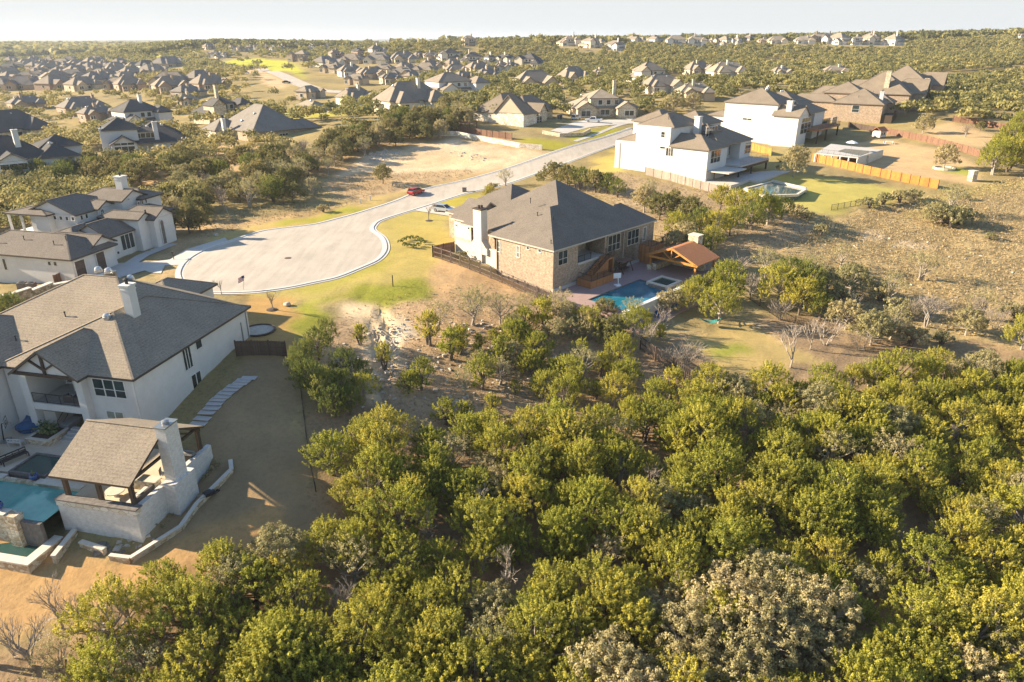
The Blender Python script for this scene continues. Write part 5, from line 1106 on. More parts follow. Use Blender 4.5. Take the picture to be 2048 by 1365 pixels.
# --- Z2 the hillside scrub between forest and houses
for (u, v, k, h) in [(610,740,'green',.85),(640,720,'green',1.0),(655,690,'green',.8),(620,790,'green',.95),(650,810,'green',1.05),(690,760,'green',.9),(680,800,'green',.85),(730,800,'juniper',.75),(725,770,'green',.7),(600,760,'green',.8),(668,835,'green',.9),(700,830,'green',.8),
    (770,735,'young',.9),(820,790,'juniper',.7),(845,780,'young',1.1),(858,690,'young',1.3),(880,660,'thin',.8),(945,650,'thin',1.05),(1000,650,'thin',.9),(1050,640,'thin',.8),(900,720,'young',1.2),(920,710,'young',1.1),(960,700,'juniper',.75),(985,690,'juniper',.75),(1010,720,'juniper',.8),(1040,700,'juniper',.9),(1075,720,'juniper',.9),(1000,740,'young',1.2),(930,790,'thin',.7),(965,780,'young',1.3),(1060,755,'juniper',.85),(1110,690,'olive',.9),(1135,660,'olive',1.0),(1180,680,'olive',.9),(1220,690,'oak',1.0),(1160,720,'juniper',1.0),(1105,760,'juniper',1.0),(1140,780,'juniper',.95),(1200,750,'juniper',1.0),(1240,730,'juniper',1.0),(1255,770,'juniper',.8),(1090,800,'juniper',.9),(1070,790,'juniper',.8),(1030,790,'juniper',.7),(1190,800,'juniper',.9),(1290,700,'bare',.9),(1325,670,'bare',.8),(1345,740,'shrub',1.1),(1375,735,'shrub',1.3),(1415,750,'bare',.6),(1295,655,'juniper',.75),(1320,680,'juniper',.8),(1265,640,'thin',.7),(1210,640,'oak',.8),(1120,640,'thin',.9),(1085,660,'young',1.3),
    (720,690,'young',.8),(1130,820,'juniper',1.0),(1230,815,'juniper',1.0),(985,830,'juniper',.9),(930,850,'juniper',1.0),(890,850,'juniper',1.1),(1305,830,'juniper',1.0),(1340,800,'young',1.2)]:
    p = G(u, v); plant({'green': 'green', 'juniper': 'young' if R.random() < .45 else 'juniper'}.get(k, k), p[0], p[1], h*(.82 if k in ('green', 'juniper', 'oak', 'olive') else 1.0), zone='slope', wide=h*.72 if k == 'green' else None)
for x, y in scatter([(930,720),(1010,680),(1100,640),(1190,635),(1290,665),(1285,770),(1200,800),(1060,800),(960,790)], 3.5, 77):
    if clear(x, y) and R.random() < .5: plant(R.choice(['juniper', 'young', 'juniper', 'olive', 'thin']), x, y, R.uniform(.6, .88), zone='slope')
zone_labels('slope', 'the cul-de-sac slope', 13, 'trees on the scrub slope')
# --- Z3 scrub to the right of the brick house
for (u, v, k, h) in [(1110,372,'oak',1.1),(1135,378,'oak',1.1),(1160,380,'green',1.0),(1190,385,'oak',1.0),(1215,388,'green',.9),(1235,395,'green',.8),(1290,425,'olive',1.1),(1320,440,'oak',1.1),(1345,430,'oak',1.0),(1300,395,'thin',.8),(1380,450,'oak',1.1),(1400,470,'green',1.0),(1350,480,'juniper',1.0),(1430,480,'juniper',1.0),(1460,470,'juniper',1.0),(1440,420,'juniper',1.0),(1470,430,'juniper',1.0),(1510,445,'juniper',1.25),(1535,450,'juniper',1.1),(1500,460,'green',1.0),(1560,440,'green',.9),(1590,430,'bush',1.2),(1610,440,'bush',1.1),(1370,500,'olive',1.0),(1345,512,'olive',.9),(1470,560,'shrub',1.5),(1500,590,'shrub',1.3),(1420,505,'juniper',.9),(1395,515,'green',.9),(1530,560,'thin',1.1),(1580,590,'green',1.15),(1610,600,'green',1.1),(1640,640,'green',.8),(1560,640,'shrub',1.2),(1555,610,'juniper',1.2),(1600,630,'juniper',1.1),(1650,690,'shrub',1.4),(1620,700,'bare',1.0),(1580,735,'bare',1.3),(1395,625,'bare',.8),(1436,646,'juniper',1.15),(1420,606,'juniper',.9),(1392,604,'juniper',.8),(1375,620,'juniper',.8),(1450,600,'juniper',1.2),(1340,625,'olive',.7),
    (1895,455,'bush',2.4),(1880,445,'bush',2.2),(1915,448,'bush',2.0),(1900,430,'thin',1.3),(1865,440,'bush',1.6),(1640,470,'bush',1.2),(1700,560,'bush',1.4),(1600,540,'bush',1.2),(1680,610,'bush',1.5),(1800,630,'bush',1.4),(1815,690,'bush',1.6),(1760,660,'bush',1.3),(1650,600,'olive',.9),(1690,660,'olive',.9),(1930,670,'olive',.8),(1870,450,'olive',.9),(1765,410,'bush',1.5),(1800,405,'bush',1.6),(1825,400,'bush',1.4),(1735,415,'bush',1.2),(1650,460,'thin',.6),(1780,610,'thin',1.1),(1840,560,'thin',1.0),(1760,600,'bush',1.5),(1680,540,'thin',.9),(1700,590,'olive',1.0),(1660,560,'bush',1.3),(1740,690,'olive',1.0),(1780,680,'thin',1.0),(1850,655,'bare',1.1),(1830,640,'shrub',1.3),(1960,640,'thin',1.0),(1950,640,'bare',.8),(2030,640,'bush',1.3),(1880,690,'bush',1.1),(1990,660,'shrub',1.2),(1700,640,'bare',.8),(1720,700,'shrub',1.0),(1620,560,'thin',.9),(2040,700,'juniper',1.0),(1980,480,'bush',.8),(1930,400,'bush',.8)]:
    p = G(u, v); plant(k, p[0], p[1], h, zone='right')
zone_labels('right', 'the scrub past the pavilion', 18, 'trees right of the brick house')
# yard trees
for (u, v, k, h, lab) in [(1585,355,'olive',1.55,'broad olive oak between the white house pool and the orange fence'),(1888,337,'olive',1.25,'lone oak in a pale stone ring on the golden lawn'),(1845,268,'olive',1.2,'rounded oak beside the tan brick house'),(1745,268,'bush',.8,'bush beside the white playhouse'),(1250,318,'green',.9,'dark bush at the corner of the nearer white house'),(766,368,'oak',.95,'lone round oak on the bare building lot'),(1010,372,'thin',.8,'thin bush at the street edge behind the brick house'),(985,380,'bush',.9,'low bush by the street behind the brick house'),(977,410,'young',1.1,'small evergreen between garage wing and main roof'),(380,468,'oak',1.15,'leaning oak right of the arched entry'),(400,462,'oak',.8,'smaller oak right of the arched entry'),(1270,220,'thin',1.0,'thin oak in front of the stucco house'),(1345,230,'olive',1.5,'broad oak behind the nearer white house'),(1385,225,'olive',1.4,'round oak behind the white house solar panels'),(1300,235,'oak',.9,'oak near the stone house drive'),(645,425,'bush',.9,'pale bush on the verge above the cul-de-sac'),(1735,330,'bare',.7,'bare young tree on the lawn with white playhouse'),
    (545,621,'sapling',1.0,'bare sapling in a mulch ring on the golden lawn'),(443,589,'sapling',.75,'bare sapling beside the cul-de-sac kerb behind the roof'),(858,441,'sapling',1.15,'bare sapling in a mulch ring beside the silver car'),(1060,572,'bare',1.2,'leafless dark tree behind the picket fence against the brick wall'),(1086,578,'bare',.8,'smaller leafless tree at the brick corner'),(1030,560,'bare',.9,'crooked leafless tree by the fence and brick wall'),(920,520,'bush',.8,'grey bush at the limestone corner'),(22,648,'green',.8,'green bush at the foot of the retaining wall'),(1975,310,'bare',.9,'bare tree at the long brown fence'),(1930,275,'bare',.9,'white-stemmed bare tree on the far lawn'),(1890,215,'bare',1.0,'bare tree beyond the brown fence'),(1960,262,'oak',.6,'small round tree near the long brown fence')]:
    p = G(u, v); plant(k, p[0], p[1], h, label=lab)
for u, v, h in [(1985,350,1.6),(2015,345,1.7),(2045,350,1.7),(1990,330,1.5),(2020,310,1.6),(2050,310,1.7),(2035,280,1.6),(2060,285,1.6),(2080,330,1.7)]:
    p = G(u, v); plant('juniper', p[0], p[1], h, zone='edge')
zone_labels('edge', 'the fence-end clump', 5, 'tall clump at the fence end')
# --- Z5 wood between the street and the houses behind
for x, y in scatter([(345,452),(352,400),(440,345),(560,318),(640,300),(745,268),(850,240),(930,215),(945,250),(900,272),(880,280),(760,300),(700,330),(640,360),(655,395),(560,412),(470,430),(400,450)], 5.3, 9):
    if not clear(x, y): continue
    plant(R.choice(['oak', 'oak', 'green', 'olive', 'oak', 'thin']) if R.random() > .07 else 'bare', x, y, R.uniform(.8, 1.3), zone='street')
zone_labels('street', 'the street wood', 22, 'trees of the wood above the street')
for x, y in scatter([(-60,440),(-60,372),(120,355),(330,335),(420,350),(352,395),(345,440),(318,405),(255,378),(200,375),(100,400),(20,440)], 6.0, 12):
    if not clear(x, y): continue
    plant(R.choice(['oak', 'oak', 'green', 'olive']), x, y, R.uniform(.9, 1.35), zone='arch')
zone_labels('arch', 'the arched house wood', 15, 'trees behind the arched entry house')
# ================================================================ far woodland (uncountable)
def lowcrown(seed, n, size, R0=2.6, h=5.0):
    rng = np.random.default_rng(seed); nl = 7; a = np.arange(nl)*2.4+rng.random(nl); r = R0*.55*np.sqrt((np.arange(nl)+.5)/nl)
    C = np.stack([np.cos(a)*r, np.sin(a)*r, h*(.72-.28*(r/R0)**2)+rng.normal(size=nl)*.25], -1)
    k = n//nl; dirs = rng.normal(size=(nl*k, 3)); dirs[:, 2] = np.abs(dirs[:, 2])-.45; dirs = unit(dirs)
    P = np.repeat(C, k, 0)+dirs*(R0*.48)*(.65+.45*rng.random((nl*k, 1)))
    nrm = unit(dirs+rng.normal(size=P.shape)*.4); u1 = unit(np.cross(nrm, rng.normal(size=P.shape))); u2 = np.cross(nrm, u1); s = size*(.6+.7*rng.random((len(P), 1)))*.5
    V = np.stack([P-u1*s-u2*s*.7, P+u1*s*.9-u2*s, P+u1*s*.7+u2*s, P-u1*s+u2*s*.8], 1).reshape(-1, 3)
    lt = rng.random(nl)*.35-.17; T = np.repeat(np.repeat(lt, k)+rng.normal(size=len(P))*.13, 4); return V, T
def wood(name, label, pts, n, size, mat, hs=(.8, 1.3), seed=0, R0=2.6):
    if not len(pts): return
    rng = np.random.default_rng(seed); tp = [lowcrown(seed*10+i, n, size, R0) for i in range(5)]
    P = np.array(pts); z = terrain(P[:, 0], P[:, 1]); Vs = []; Ts = []
    for i in range(5):
        k = np.arange(i, len(P), 5)
        if not len(k): continue
        V, T = tp[i]; s = rng.uniform(*hs, len(k)); w = s*rng.uniform(.85, 1.2, len(k)); a = rng.random(len(k))*6.28; c, sn = np.cos(a), np.sin(a)
        X = (V[None, :, 0]*c[:, None]-V[None, :, 1]*sn[:, None])*w[:, None]+P[k, 0][:, None]; Y = (V[None, :, 0]*sn[:, None]+V[None, :, 1]*c[:, None])*w[:, None]+P[k, 1][:, None]
        Z = V[None, :, 2]*s[:, None]+z[k][:, None]; Vs.append(np.stack([X, Y, Z], -1).reshape(-1, 3)); tb = rng.uniform(.12, .88, len(k)); Ts.append(np.clip(T[None]+tb[:, None], 0, 1).ravel())
    V = np.concatenate(Vs); T = np.concatenate(Ts); Q = np.arange(len(V)).reshape(-1, 4)
    o = np_mesh(name, V, Q, mat, attrs=[('tone', 'POINT', T)]); tag(o, label, None, kind='stuff'); return o
GREENPOLY = [GP(c[2]) for c in COVER if c[0] in ((.45,.46,.075), (.44,.47,.06), (.55,.43,.28), (.43,.43,.12), (.40,.40,.10), (.36,.36,.07), (.40,.38,.07))]
RP2 = [BACKROAD, RROAD, FARROAD, ROAD, DRIVE3]
def okpts(pts, m=2.0, grass=True, keep=1.0, seed=0):
    P = np.array(pts); 
    if not len(P): return []
    ok = np.ones(len(P), bool)
    for bx_, by_, br in BLOCK+HB: ok &= (P[:, 0]-bx_)**2+(P[:, 1]-by_)**2 > (br+m)**2
    for q in RP2+(GREENPOLY if grass else []): ok &= ~inpoly(P[:, 0], P[:, 1], q)
    ok &= np.random.default_rng(seed).random(len(P)) < keep
    return [tuple(q) for q in P[ok]]
def wpoly(pts): return pts
# right ridge wood
A = scatter([(-120,690),(-60,560),(0,500),(60,470),(110,450),(150,400),(230,380),(330,430),(600,520),(900,760),(760,860),(420,770),(300,738),(170,775),(60,690),(-40,760)], 6.3, 21, world=True)
wood('ridge_woodland', 'dense dark green oak and juniper wood on the slope below the ridge houses', [q for q in okpts(A, 1)], 105, .78, M['leaf_oak'], (.7, 1.15), 3, 3.3)
A = scatter([(110,300),(150,235),(230,250),(420,420),(600,520),(330,430),(230,385),(150,395),(90,380),(60,370)], 6.0, 22, world=True)
wood('hillside_woodland', 'scattered oak scrub on the hillside above the tan brick houses', okpts(A, 1, keep=.62, seed=5), 150, .62, M['leaf_oak'], (.8, 1.25), 4, 3.0)
A = scatter([(-30,228),(30,262),(100,300),(60,420),(120,500),(0,520),(-60,440),(-60,330),(-90,260)], 6.2, 23, world=True)
wood('oak_scrub', 'scattered oak scrub around the middle rows of houses', okpts(A, 0, keep=.7, seed=6), 150, .6, M['leaf_oak'], (.75, 1.15), 5, 3.0)
A = scatter([(-420,250),(-130,250),(-40,215),(-90,330),(-150,420),(-140,520),(-220,620),(-420,660),(-560,560),(-500,400)], 6.6, 24, world=True)
wood('town_trees', 'uncounted trees among the roofs at the upper left', okpts(A, 0, keep=.27, seed=7), 130, .6, M['leaf_oak'], (.75, 1.2), 6, 3.2)
A = scatter([(-260,150),(-120,165),(-60,205),(-120,255),(-420,255),(-360,180)], 5.6, 25, world=True)
wood('wood_strip', 'green tree strip between the upper left houses', okpts(A, .5, keep=.8, seed=8), 190, .45, M['leaf_oak'], (.8, 1.2), 7, 3.0)
A = scatter([(-900,640),(-560,600),(-220,620),(-140,560),(-90,720),(-170,800),(-180,1150),(-500,1150),(-1100,1100)], 9.5, 26, world=True)
wood('distant_woodland', 'distant hazy trees beyond the upper left houses', okpts(A, 0, keep=.75, seed=9), 56, 1.2, M['leaf_oak'], (.75, 1.15), 8, 4.4)
A = scatter([(-460,880),(-400,830),(-330,880),(-240,870),(-190,900),(-200,960),(-500,970)], 7.0, 27, world=True)
wood('hilltop_trees', 'dark trees along the top of the bright green hill', okpts(A, 0, grass=False), 70, 1.2, M['leaf_oak'], (1.1, 1.7), 9, 4.2)
A = scatter([(-400,700),(-250,690),(-230,830),(-400,850)], 15, 28, world=True)
wood('meadow_trees', 'scattered trees over the bright green hill', okpts(A, 0, grass=False, keep=.5, seed=3), 70, 1.0, M['leaf_oak'], (.8, 1.2), 10, 3.4)
A = scatter([(-120,1100),(-60,920),(40,760),(180,815),(420,815),(620,760),(900,800),(900,1100),(300,1100)], 9.5, 29, world=True)
wood('ridge_top_trees', 'trees standing along the ridge top behind the houses', okpts(A, 2), 56, 1.4, M['leaf_oak'], (1.0, 1.9), 11, 4.2)
A = scatter([(-1300,1150),(1300,1150),(1900,2400),(-2000,2400)], 22, 30, world=True)
wood('far_woodland', 'far blue-green woodland towards the horizon', A, 28, 3.6, M['leaf_oak'], (1.5, 2.6), 12, 6.5)
A = scatter([(190,215),(160,175),(230,170),(420,300),(520,420),(420,400),(270,262)], 6.5, 31, world=True)
wood('right_scrub', 'grey-green scrub beside the far road at the right edge', okpts(A, 1, keep=.7, seed=2), 130, .55, M['leaf_olive'], (.6, 1.0), 13, 3.0)
A = scatter([(-150,120),(-75,132),(-66,150),(-110,170),(-200,160)], 5.4, 32, world=True)
wood('left_woodland', 'oak wood at the left edge above the arched entry house', okpts(A, 1), 420, .32, M['leaf_oak'], (.9, 1.3), 14, 3.0)
# small plants under the trees and on the slope, gravel and rocks
def clumps(name, label, px, spacing, mat, h, seed, keep=1.0, leafn=10, size=.14, rad=.3, free=False):
    P = [q for q in scatter(px, spacing, seed) if R.random() < keep] if free else okpts(scatter(px, spacing, seed), 0, grass=False, keep=keep, seed=seed); rng = np.random.default_rng(seed)
    if not P: return
    P = np.array(P); z = terrain(P[:, 0], P[:, 1]); C = np.column_stack([P, z+.02]); s = rng.uniform(.5, 1.3, len(P))
    V, Q, T = leaves(rng, C, np.tile([0, 0, 1.0], (len(P), 1)), leafn, rad*s, h*s, size, 2.2); o = np_mesh(name, V, Q, mat, attrs=[('tone', 'POINT', T)]); tag(o, label, kind='stuff'); return o
leafmat('leaf_straw', (.27, .205, .105), (.39, .31, .16), (.52, .42, .23), .2)
clumps('dry_grass', 'dry tufted grass over the brown meadow', [(1560,500),(1640,455),(1720,425),(1830,400),(1960,372),(2060,350),(2200,420),(2200,760),(2048,690),(1850,660),(1700,665),(1640,620),(1600,560)], .62, M['leaf_straw'], .28, 41, .75, 9, .13, .26)
clumps('slope_grass', 'dry weeds on the scrub slope', [(640,640),(760,600),(900,570),(1010,560),(1110,610),(1200,690),(1340,790),(1000,860),(760,860),(690,790),(650,720)], .8, M['leaf_straw'], .2, 42, .5, 8, .10, .22)
clumps('side_grass', 'dry weeds right of the brick house', [(1110,360),(1240,345),(1320,365),(1420,385),(1480,400),(1560,420),(1640,450),(1560,500),(1450,560),(1340,520),(1300,450),(1200,400)], .8, M['leaf_straw'], .22, 43, .6, 8, .12, .25)
clumps('lot_weeds', 'dry weeds on the verge of the bare lot', [(640,365),(730,345),(860,345),(930,340),(960,345),(850,372),(720,400),(640,430),(560,440),(440,470),(380,480),(420,440),(560,400)], .9, M['leaf_straw'], .25, 44, .55, 8, .13, .25)
def rocks(name, label, px, spacing, seed, keep, s0, s1, mat='rock', free=False):
    P = [q for q in scatter(px, spacing, seed) if R.random() < keep] if free else okpts(scatter(px, spacing, seed), 0, grass=False, keep=keep, seed=seed+1); mb = MB(); rr = random.Random(seed)
    for x, y in P:
        s = rr.uniform(s0, s1)*rr.uniform(.4, 1); z = TZ(x, y); v = [(x+rr.uniform(-1, 1)*s, y+rr.uniform(-1, 1)*s, z+rr.uniform(-.3, .9)*s*.5) for _ in range(8)]
        a = rr.uniform(0, 6.28); c, sn = math.cos(a), math.sin(a); w = s*rr.uniform(.5, 1.0); q = [(-s, -w), (s*rr.uniform(.6, 1), -w), (s, w*rr.uniform(.6, 1)), (-s*rr.uniform(.5, 1), w)]
        hh = s*rr.uniform(.2, .5); b_ = [(x+p*c-r*sn, y+p*sn+r*c, z-.1) for p, r in q]; t_ = [(x+(p*c-r*sn)*.7, y+(p*sn+r*c)*.7, z+hh*rr.uniform(.7, 1.2)) for p, r in q]
        mb.add(b_+t_, [(4,5,6,7),(0,1,5,4),(1,2,6,5),(2,3,7,6),(3,0,4,7)])
    o = mb.build(name, M[mat])
    if o: tag(o, label, kind='stuff')
rocks('loose_rock', 'pale broken limestone strewn over the scrub slope', [(770,640),(900,640),(1100,650),(1150,740),(960,830),(780,800),(700,820),(660,700)], 1.0, 51, .75, .10, .42)
rocks('gully_rubble', 'white limestone rubble in the dirt track gully', [(775,650),(812,640),(826,672),(800,705),(785,740),(768,720)], .5, 52, .5, .08, .22)
rocks('lot_rubble', 'pale limestone rubble heaped on the bare lot', [(722,310),(770,300),(800,305),(790,318),(745,325)], .9, 53, .8, .3, .9)
rocks('lot_rubble', 'brown broken rock line on the bare lot', [(895,300),(940,305),(980,318),(1000,325),(960,325),(900,312)], 1.1, 54, .5, .2, .6)
rocks('meadow_rubble', 'flat pale rocks in the brown meadow', [(1600,480),(1800,460),(2040,520),(2040,690),(1850,650),(1660,620)], 2.2, 55, .25, .12, .45)
# ================================================================ yards, pools, fences, cars
def thing(name, label, cat, loc, yaw=0.0, group=None): return tag(empty(name, tuple(loc), yaw), label, cat, group)
def pt(mb, name, mat, parent, loc=(0, 0, 0)): return mb.build(name, [M[x] if isinstance(x, str) else x for x in (mat if isinstance(mat, (list, tuple)) else [mat])], parent, loc)
def solo(mb, name, mat, label, cat, loc=(0, 0, 0), yaw=0.0, group=None): return tag(mb.build(name, M[mat], None, loc, yaw), label, cat, group)
def fence(pts, h, mat, label, post=2.4, postmat=None, style='board', name='fence', world=False, cat='fence', group=None):
    P = pts if world else [G(*q)[:2] for q in pts]; o = P[0]; z0 = TZ(*o); r = thing(name, label, cat, (o[0], o[1], z0), 0, group); mb = MB(); posts = []
    for a, b in zip(P[:-1], P[1:]):
        a = np.array(a); b = np.array(b); L = np.hypot(*(b-a)); n = max(1, round(L/post)); d = (b-a)/L
        for k in range(n):
            p = a+(b-a)*k/n; q = a+(b-a)*(k+1)/n; zp, zq = TZ(*p)-z0, TZ(*q)-z0; x0, y0, x1, y1 = p[0]-o[0], p[1]-o[1], q[0]-o[0], q[1]-o[1]; m_ = L/n
            posts.append((x0, y0, zp))
            if style == 'board':
                nb = max(2, int(m_/.15))
                for i in range(nb):
                    t0, t1 = i/nb, (i+.9)/nb; zt = zp+(zq-zp)*(t0+t1)/2; A = (x0+(x1-x0)*t0, y0+(y1-y0)*t0); B = (x0+(x1-x0)*t1, y0+(y1-y0)*t1); nn = (-d[1]*.012, d[0]*.012)
                    mb.prism([(A[0]+nn[0], A[1]+nn[1]), (B[0]+nn[0], B[1]+nn[1]), (B[0]-nn[0], B[1]-nn[1]), (A[0]-nn[0], A[1]-nn[1])], zt-.1, zt+h*(1-.02*(i % 2)))
                for q_ in (.25, .55, .85): mb.bar((x0-d[1]*.04, y0+d[0]*.04, zp+h*q_), (x1-d[1]*.04, y1+d[0]*.04, zq+h*q_), .04, .09)
            elif style == 'picket':
                nb = max(2, int(m_/.28))
                for i in range(nb):
                    t0 = (i+.5)/nb; zt = zp+(zq-zp)*t0; c = (x0+(x1-x0)*t0, y0+(y1-y0)*t0); mb.bar((c[0], c[1], zt+.02), (c[0], c[1], zt+h*.97), .13, .025)
                for q_ in (.12, .5, .93): mb.bar((x0-d[1]*.05, y0+d[0]*.05, zp+h*q_), (x1-d[1]*.05, y1+d[0]*.05, zq+h*q_), .05, .12)
            else:
                nb = max(2, int(m_/.22))
                for i in range(nb): t0 = (i+.5)/nb; zt = zp+(zq-zp)*t0; c = (x0+(x1-x0)*t0, y0+(y1-y0)*t0); mb.bar((c[0], c[1], zt), (c[0], c[1], zt+h), .025, .025)
                for q_ in (.1, .95): mb.bar((x0, y0, zp+h*q_), (x1, y1, zq+h*q_), .04, .04)
    posts.append((P[-1][0]-o[0], P[-1][1]-o[1], TZ(*P[-1])-z0)); pt(mb, 'fence_panel', mat, r)
    for x, y, z in posts[:100]: q = MB(); w = .14 if style != 'metal' else .06; q.box(x-w/2, x+w/2, y-w/2, y+w/2, z-.2, z+h+.08); pt(q, 'post', postmat or mat, r)
    return r
def wallrun(pts, z0s, z1s, w, mat, label, cap=None, name='retaining_wall', cat='wall', world=False, steps=False):
    """wall through ground points; z given absolutely"""
    P = pts if world else [G(*q)[:2] for q in pts]; o = P[0]; r = thing(name, label, cat, (o[0], o[1], z0s[0])); mb = MB(); cb = MB()
    for i in range(len(P)-1):
        a = np.array(P[i])-o; b = np.array(P[i+1])-o; L = np.hypot(*(b-a)); d = (b-a)/L; nn = np.array([-d[1], d[0]])*w/2; n = max(1, int(L/2.2)) if steps else 1
        for k in range(n):
            p = a+(b-a)*k/n; q = a+(b-a)*(k+1)/n; t = (k+.5)/n
            za0 = z0s[i]-z0s[0]; zb0 = z0s[i+1]-z0s[0]; ta = z1s[i]-z0s[0]; tb = z1s[i+1]-z0s[0]
            if steps: ta = tb = ta+(tb-ta)*t
            poly = [p-nn, q-nn, q+nn, p+nn]; mb.prism(poly, min(za0, zb0)-.3, [ta, tb, tb, ta])
            if cap: c2 = nn*1.25; cb.prism([p-c2-d*.04, q-c2, q+c2, p+c2-d*.04], [ta+.002, tb+.002, tb+.002, ta+.002], [ta+.11, tb+.11, tb+.11, ta+.11])
    pt(mb, 'masonry', mat, r)
    if cap: pt(cb, 'cap', cap, r)
    return r
def l1(x, y): return loc2(L1_O, L1_Y, x, y)
def br(x, y): return loc2(BR_O, BR_Y, x, y)
def slab(name, o, yaw, rects, z, th, mat, label): 
    mb = MB()
    for x0, x1, y0, y1 in rects: mb.box(x0, x1, y0, y1, z-th, z)
    tag(mb.build(name, M[mat], None, (o[0], o[1], 0), yaw), label, kind='structure')
# ---- left house: terrace, pool, spa
slab('patio', L1_O, L1_Y, [(-24, -4.9, -3.9, .4), (-24, -8.9, -7.0, -3.9), (-4.9, -.4, -8.0, .4), (-9.0, -8.75, -7.0, -3.9), (-.4, 7.0, -10.4, -.8)], -3.0, .7, 'travertine', 'cream travertine terrace behind the large white house')
slab('patio', L1_O, L1_Y, [(-24, -9.2, .42, 2.2)], -2.4, .9, 'concrete', 'shaded upper terrace under the balcony')
slab('pool_water', L1_O, L1_Y, [(-24, -.5, -12.2, -8.0)], -3.3, .05, 'pool_teal', 'teal swimming pool water'); slab('spa_water', L1_O, L1_Y, [(-8.7, -5.2, -6.8, -4.1)], -2.98, .05, 'spa_green', 'dark green spa water')
def l1things():
    r = thing('pool_shell', 'stone faced infinity pool wall with dark spillway below the teal pool', 'pool wall', (*l1(-12, -12.6), -6), L1_Y)
    mb = MB(); mb.box(-12, 8.5, 0, .45, -.6, 3.3); mb.box(8.5, 9.6, -.35, .5, 0, 3.35); mb.box(-12, 9.2, 4.6, 4.95, 2.0, 2.98) ; pt(mb, 'masonry', 'limestone', r)
    mb = MB(); mb.box(-12, 8.6, -.35, .5, 3.3, 3.45); mb.box(-12, 3.4, 4.55, 5.2, 2.98, 3.08); mb.box(6.8, 11.5, 4.55, 5.2, 2.98, 3.08); pt(mb, 'coping', 'stone_cap', r)
    mb = MB(); mb.box(9.6, 11.5, .02, .35, -.3, 2.68); pt(mb, 'spillway', 'dark_rock', r)
    mb = MB(); mb.box(-12, 12.2, -2.5, -1.9, -1.2, .75); mb.box(11.6, 12.2, -1.9, .9, -1.2, .75); pt(mb, 'lower_basin', 'limestone', r); mb = MB(); mb.box(-12, 12.35, -2.6, -1.8, .76, .9); mb.box(11.5, 12.35, -1.8, 1.0, .76, .9); pt(mb, 'coping', 'stone_cap', r)
    mb = MB(); mb.box(-12, 11.6, -1.9, .0, .3, .36); pt(mb, 'water', 'spa_green', r)
    r = thing('spa', 'square raised spa with dark tile rim between terrace and teal pool', 'spa', (*l1(-8.9, -7.1), -3.6), L1_Y); mb = MB()
    mb.box(0, 3.9, 0, .2, -.3, .72); mb.box(0, 3.9, 3.0, 3.2, 0, .75); mb.box(0, .2, .2, 3.0, 0, .74); mb.box(3.7, 3.9, .2, 3.0, 0, .74); pt(mb, 'rim', 'dark_rock', r)
    # pavilion
    r = thing('pavilion', 'brown shingled open pavilion with white brick chimney beside the teal pool', 'pavilion', (*l1(-.4, -10.4), -5), L1_Y); rf = MB(); cp = MB()
    roofwing(rf, cp, -.1, 7.5, -.2, 9.7, 5.1, .5, 'x', 'GG', .2); ro = pt(rf, 'roof', ('roof_light', 'dark_wood'), r); pt(cp, 'ridge_cap', 'roof_light', ro)
    for x in (.5, 3.7, 6.8):
        for y in (.3, 9.2): mb = MB(); mb.box(x, x+.32, y, y+.32, 2.0 if y > 1 else 2.8, 5.0); pt(mb, 'post', 'dark_wood', r)
    mb = MB(); mb.box(.3, 7.3, .35, .55, 4.75, 5.0); mb.box(.3, 7.3, 9.2, 9.4, 4.75, 5.0)
    for x in (.5, 6.95): mb.bar((x, .4, 5.0), (x, 9.4, 5.0), .2, .22); mb.bar((x, 4.8, 5.0), (x, 4.8, 7.2), .2, .2); mb.bar((x, 1.5, 5.1), (x, 4.6, 6.9), .16, .16); mb.bar((x, 8.2, 5.1), (x, 5.0, 6.9), .16, .16)
    pt(mb, 'beam', 'dark_wood', r)
    mb = MB(); mb.box(0, 7.5, -.2, .25, -1.2, 2.25); mb.box(7.05, 7.5, .25, 10.2, -1.2, 2.8); pt(mb, 'low_wall', 'white_brick', r); mb = MB(); mb.box(-.05, 7.6, -.26, .3, 2.26, 2.82); pt(mb, 'stone_band', 'white_stone', r)
    mb = MB(); mb.box(-.05, 7.7, -.4, .45, 2.83, 2.95); pt(mb, 'counter', 'dark_rock', r)
    mb = MB(); mb.box(7.3, 8.6, 3.3, 6.1, -1.2, 3.0); mb.box(7.35, 8.35, 3.9, 5.5, 3.0, 8.1); ch = pt(mb, 'chimney', 'white_brick', r); mb = MB(); mb.box(7.28, 8.42, 3.82, 5.58, 8.1, 8.22); mb.lathe([(.28, 8.22), (.28, 8.42), (.34, 8.46), (.1, 8.54)], 10, (7.85, 4.7)); pt(mb, 'chimney_cap', 'grey_metal', ch)
    # furniture
    sofa = thing('patio_sofa', 'long grey patio sofa under the shingled pavilion roof', 'sofa', (*l1(5.6, -8.6), -3.0), L1_Y); mb = MB(); mb.box(-.4, .5, -.9, 1.6, .0, .38); mb.box(.3, .5, -.9, 1.6, .38, .8); pt(mb, 'frame', 'grey_wicker', sofa); mb = MB(); mb.box(-.4, .3, -.88, .35, .38, .5); mb.box(-.4, .3, .4, 1.58, .38, .5); pt(mb, 'cushion', 'cushion', sofa)
    tb = thing('round_table', 'round cream stone table inside the pavilion', 'table', (*l1(3.2, -8.2), -3.0)); mb = MB(); mb.lathe([(.25, 0), (.2, .5), (.8, .52), (.8, .6)], 16); pt(mb, 'table_top', 'stone_cap', tb)
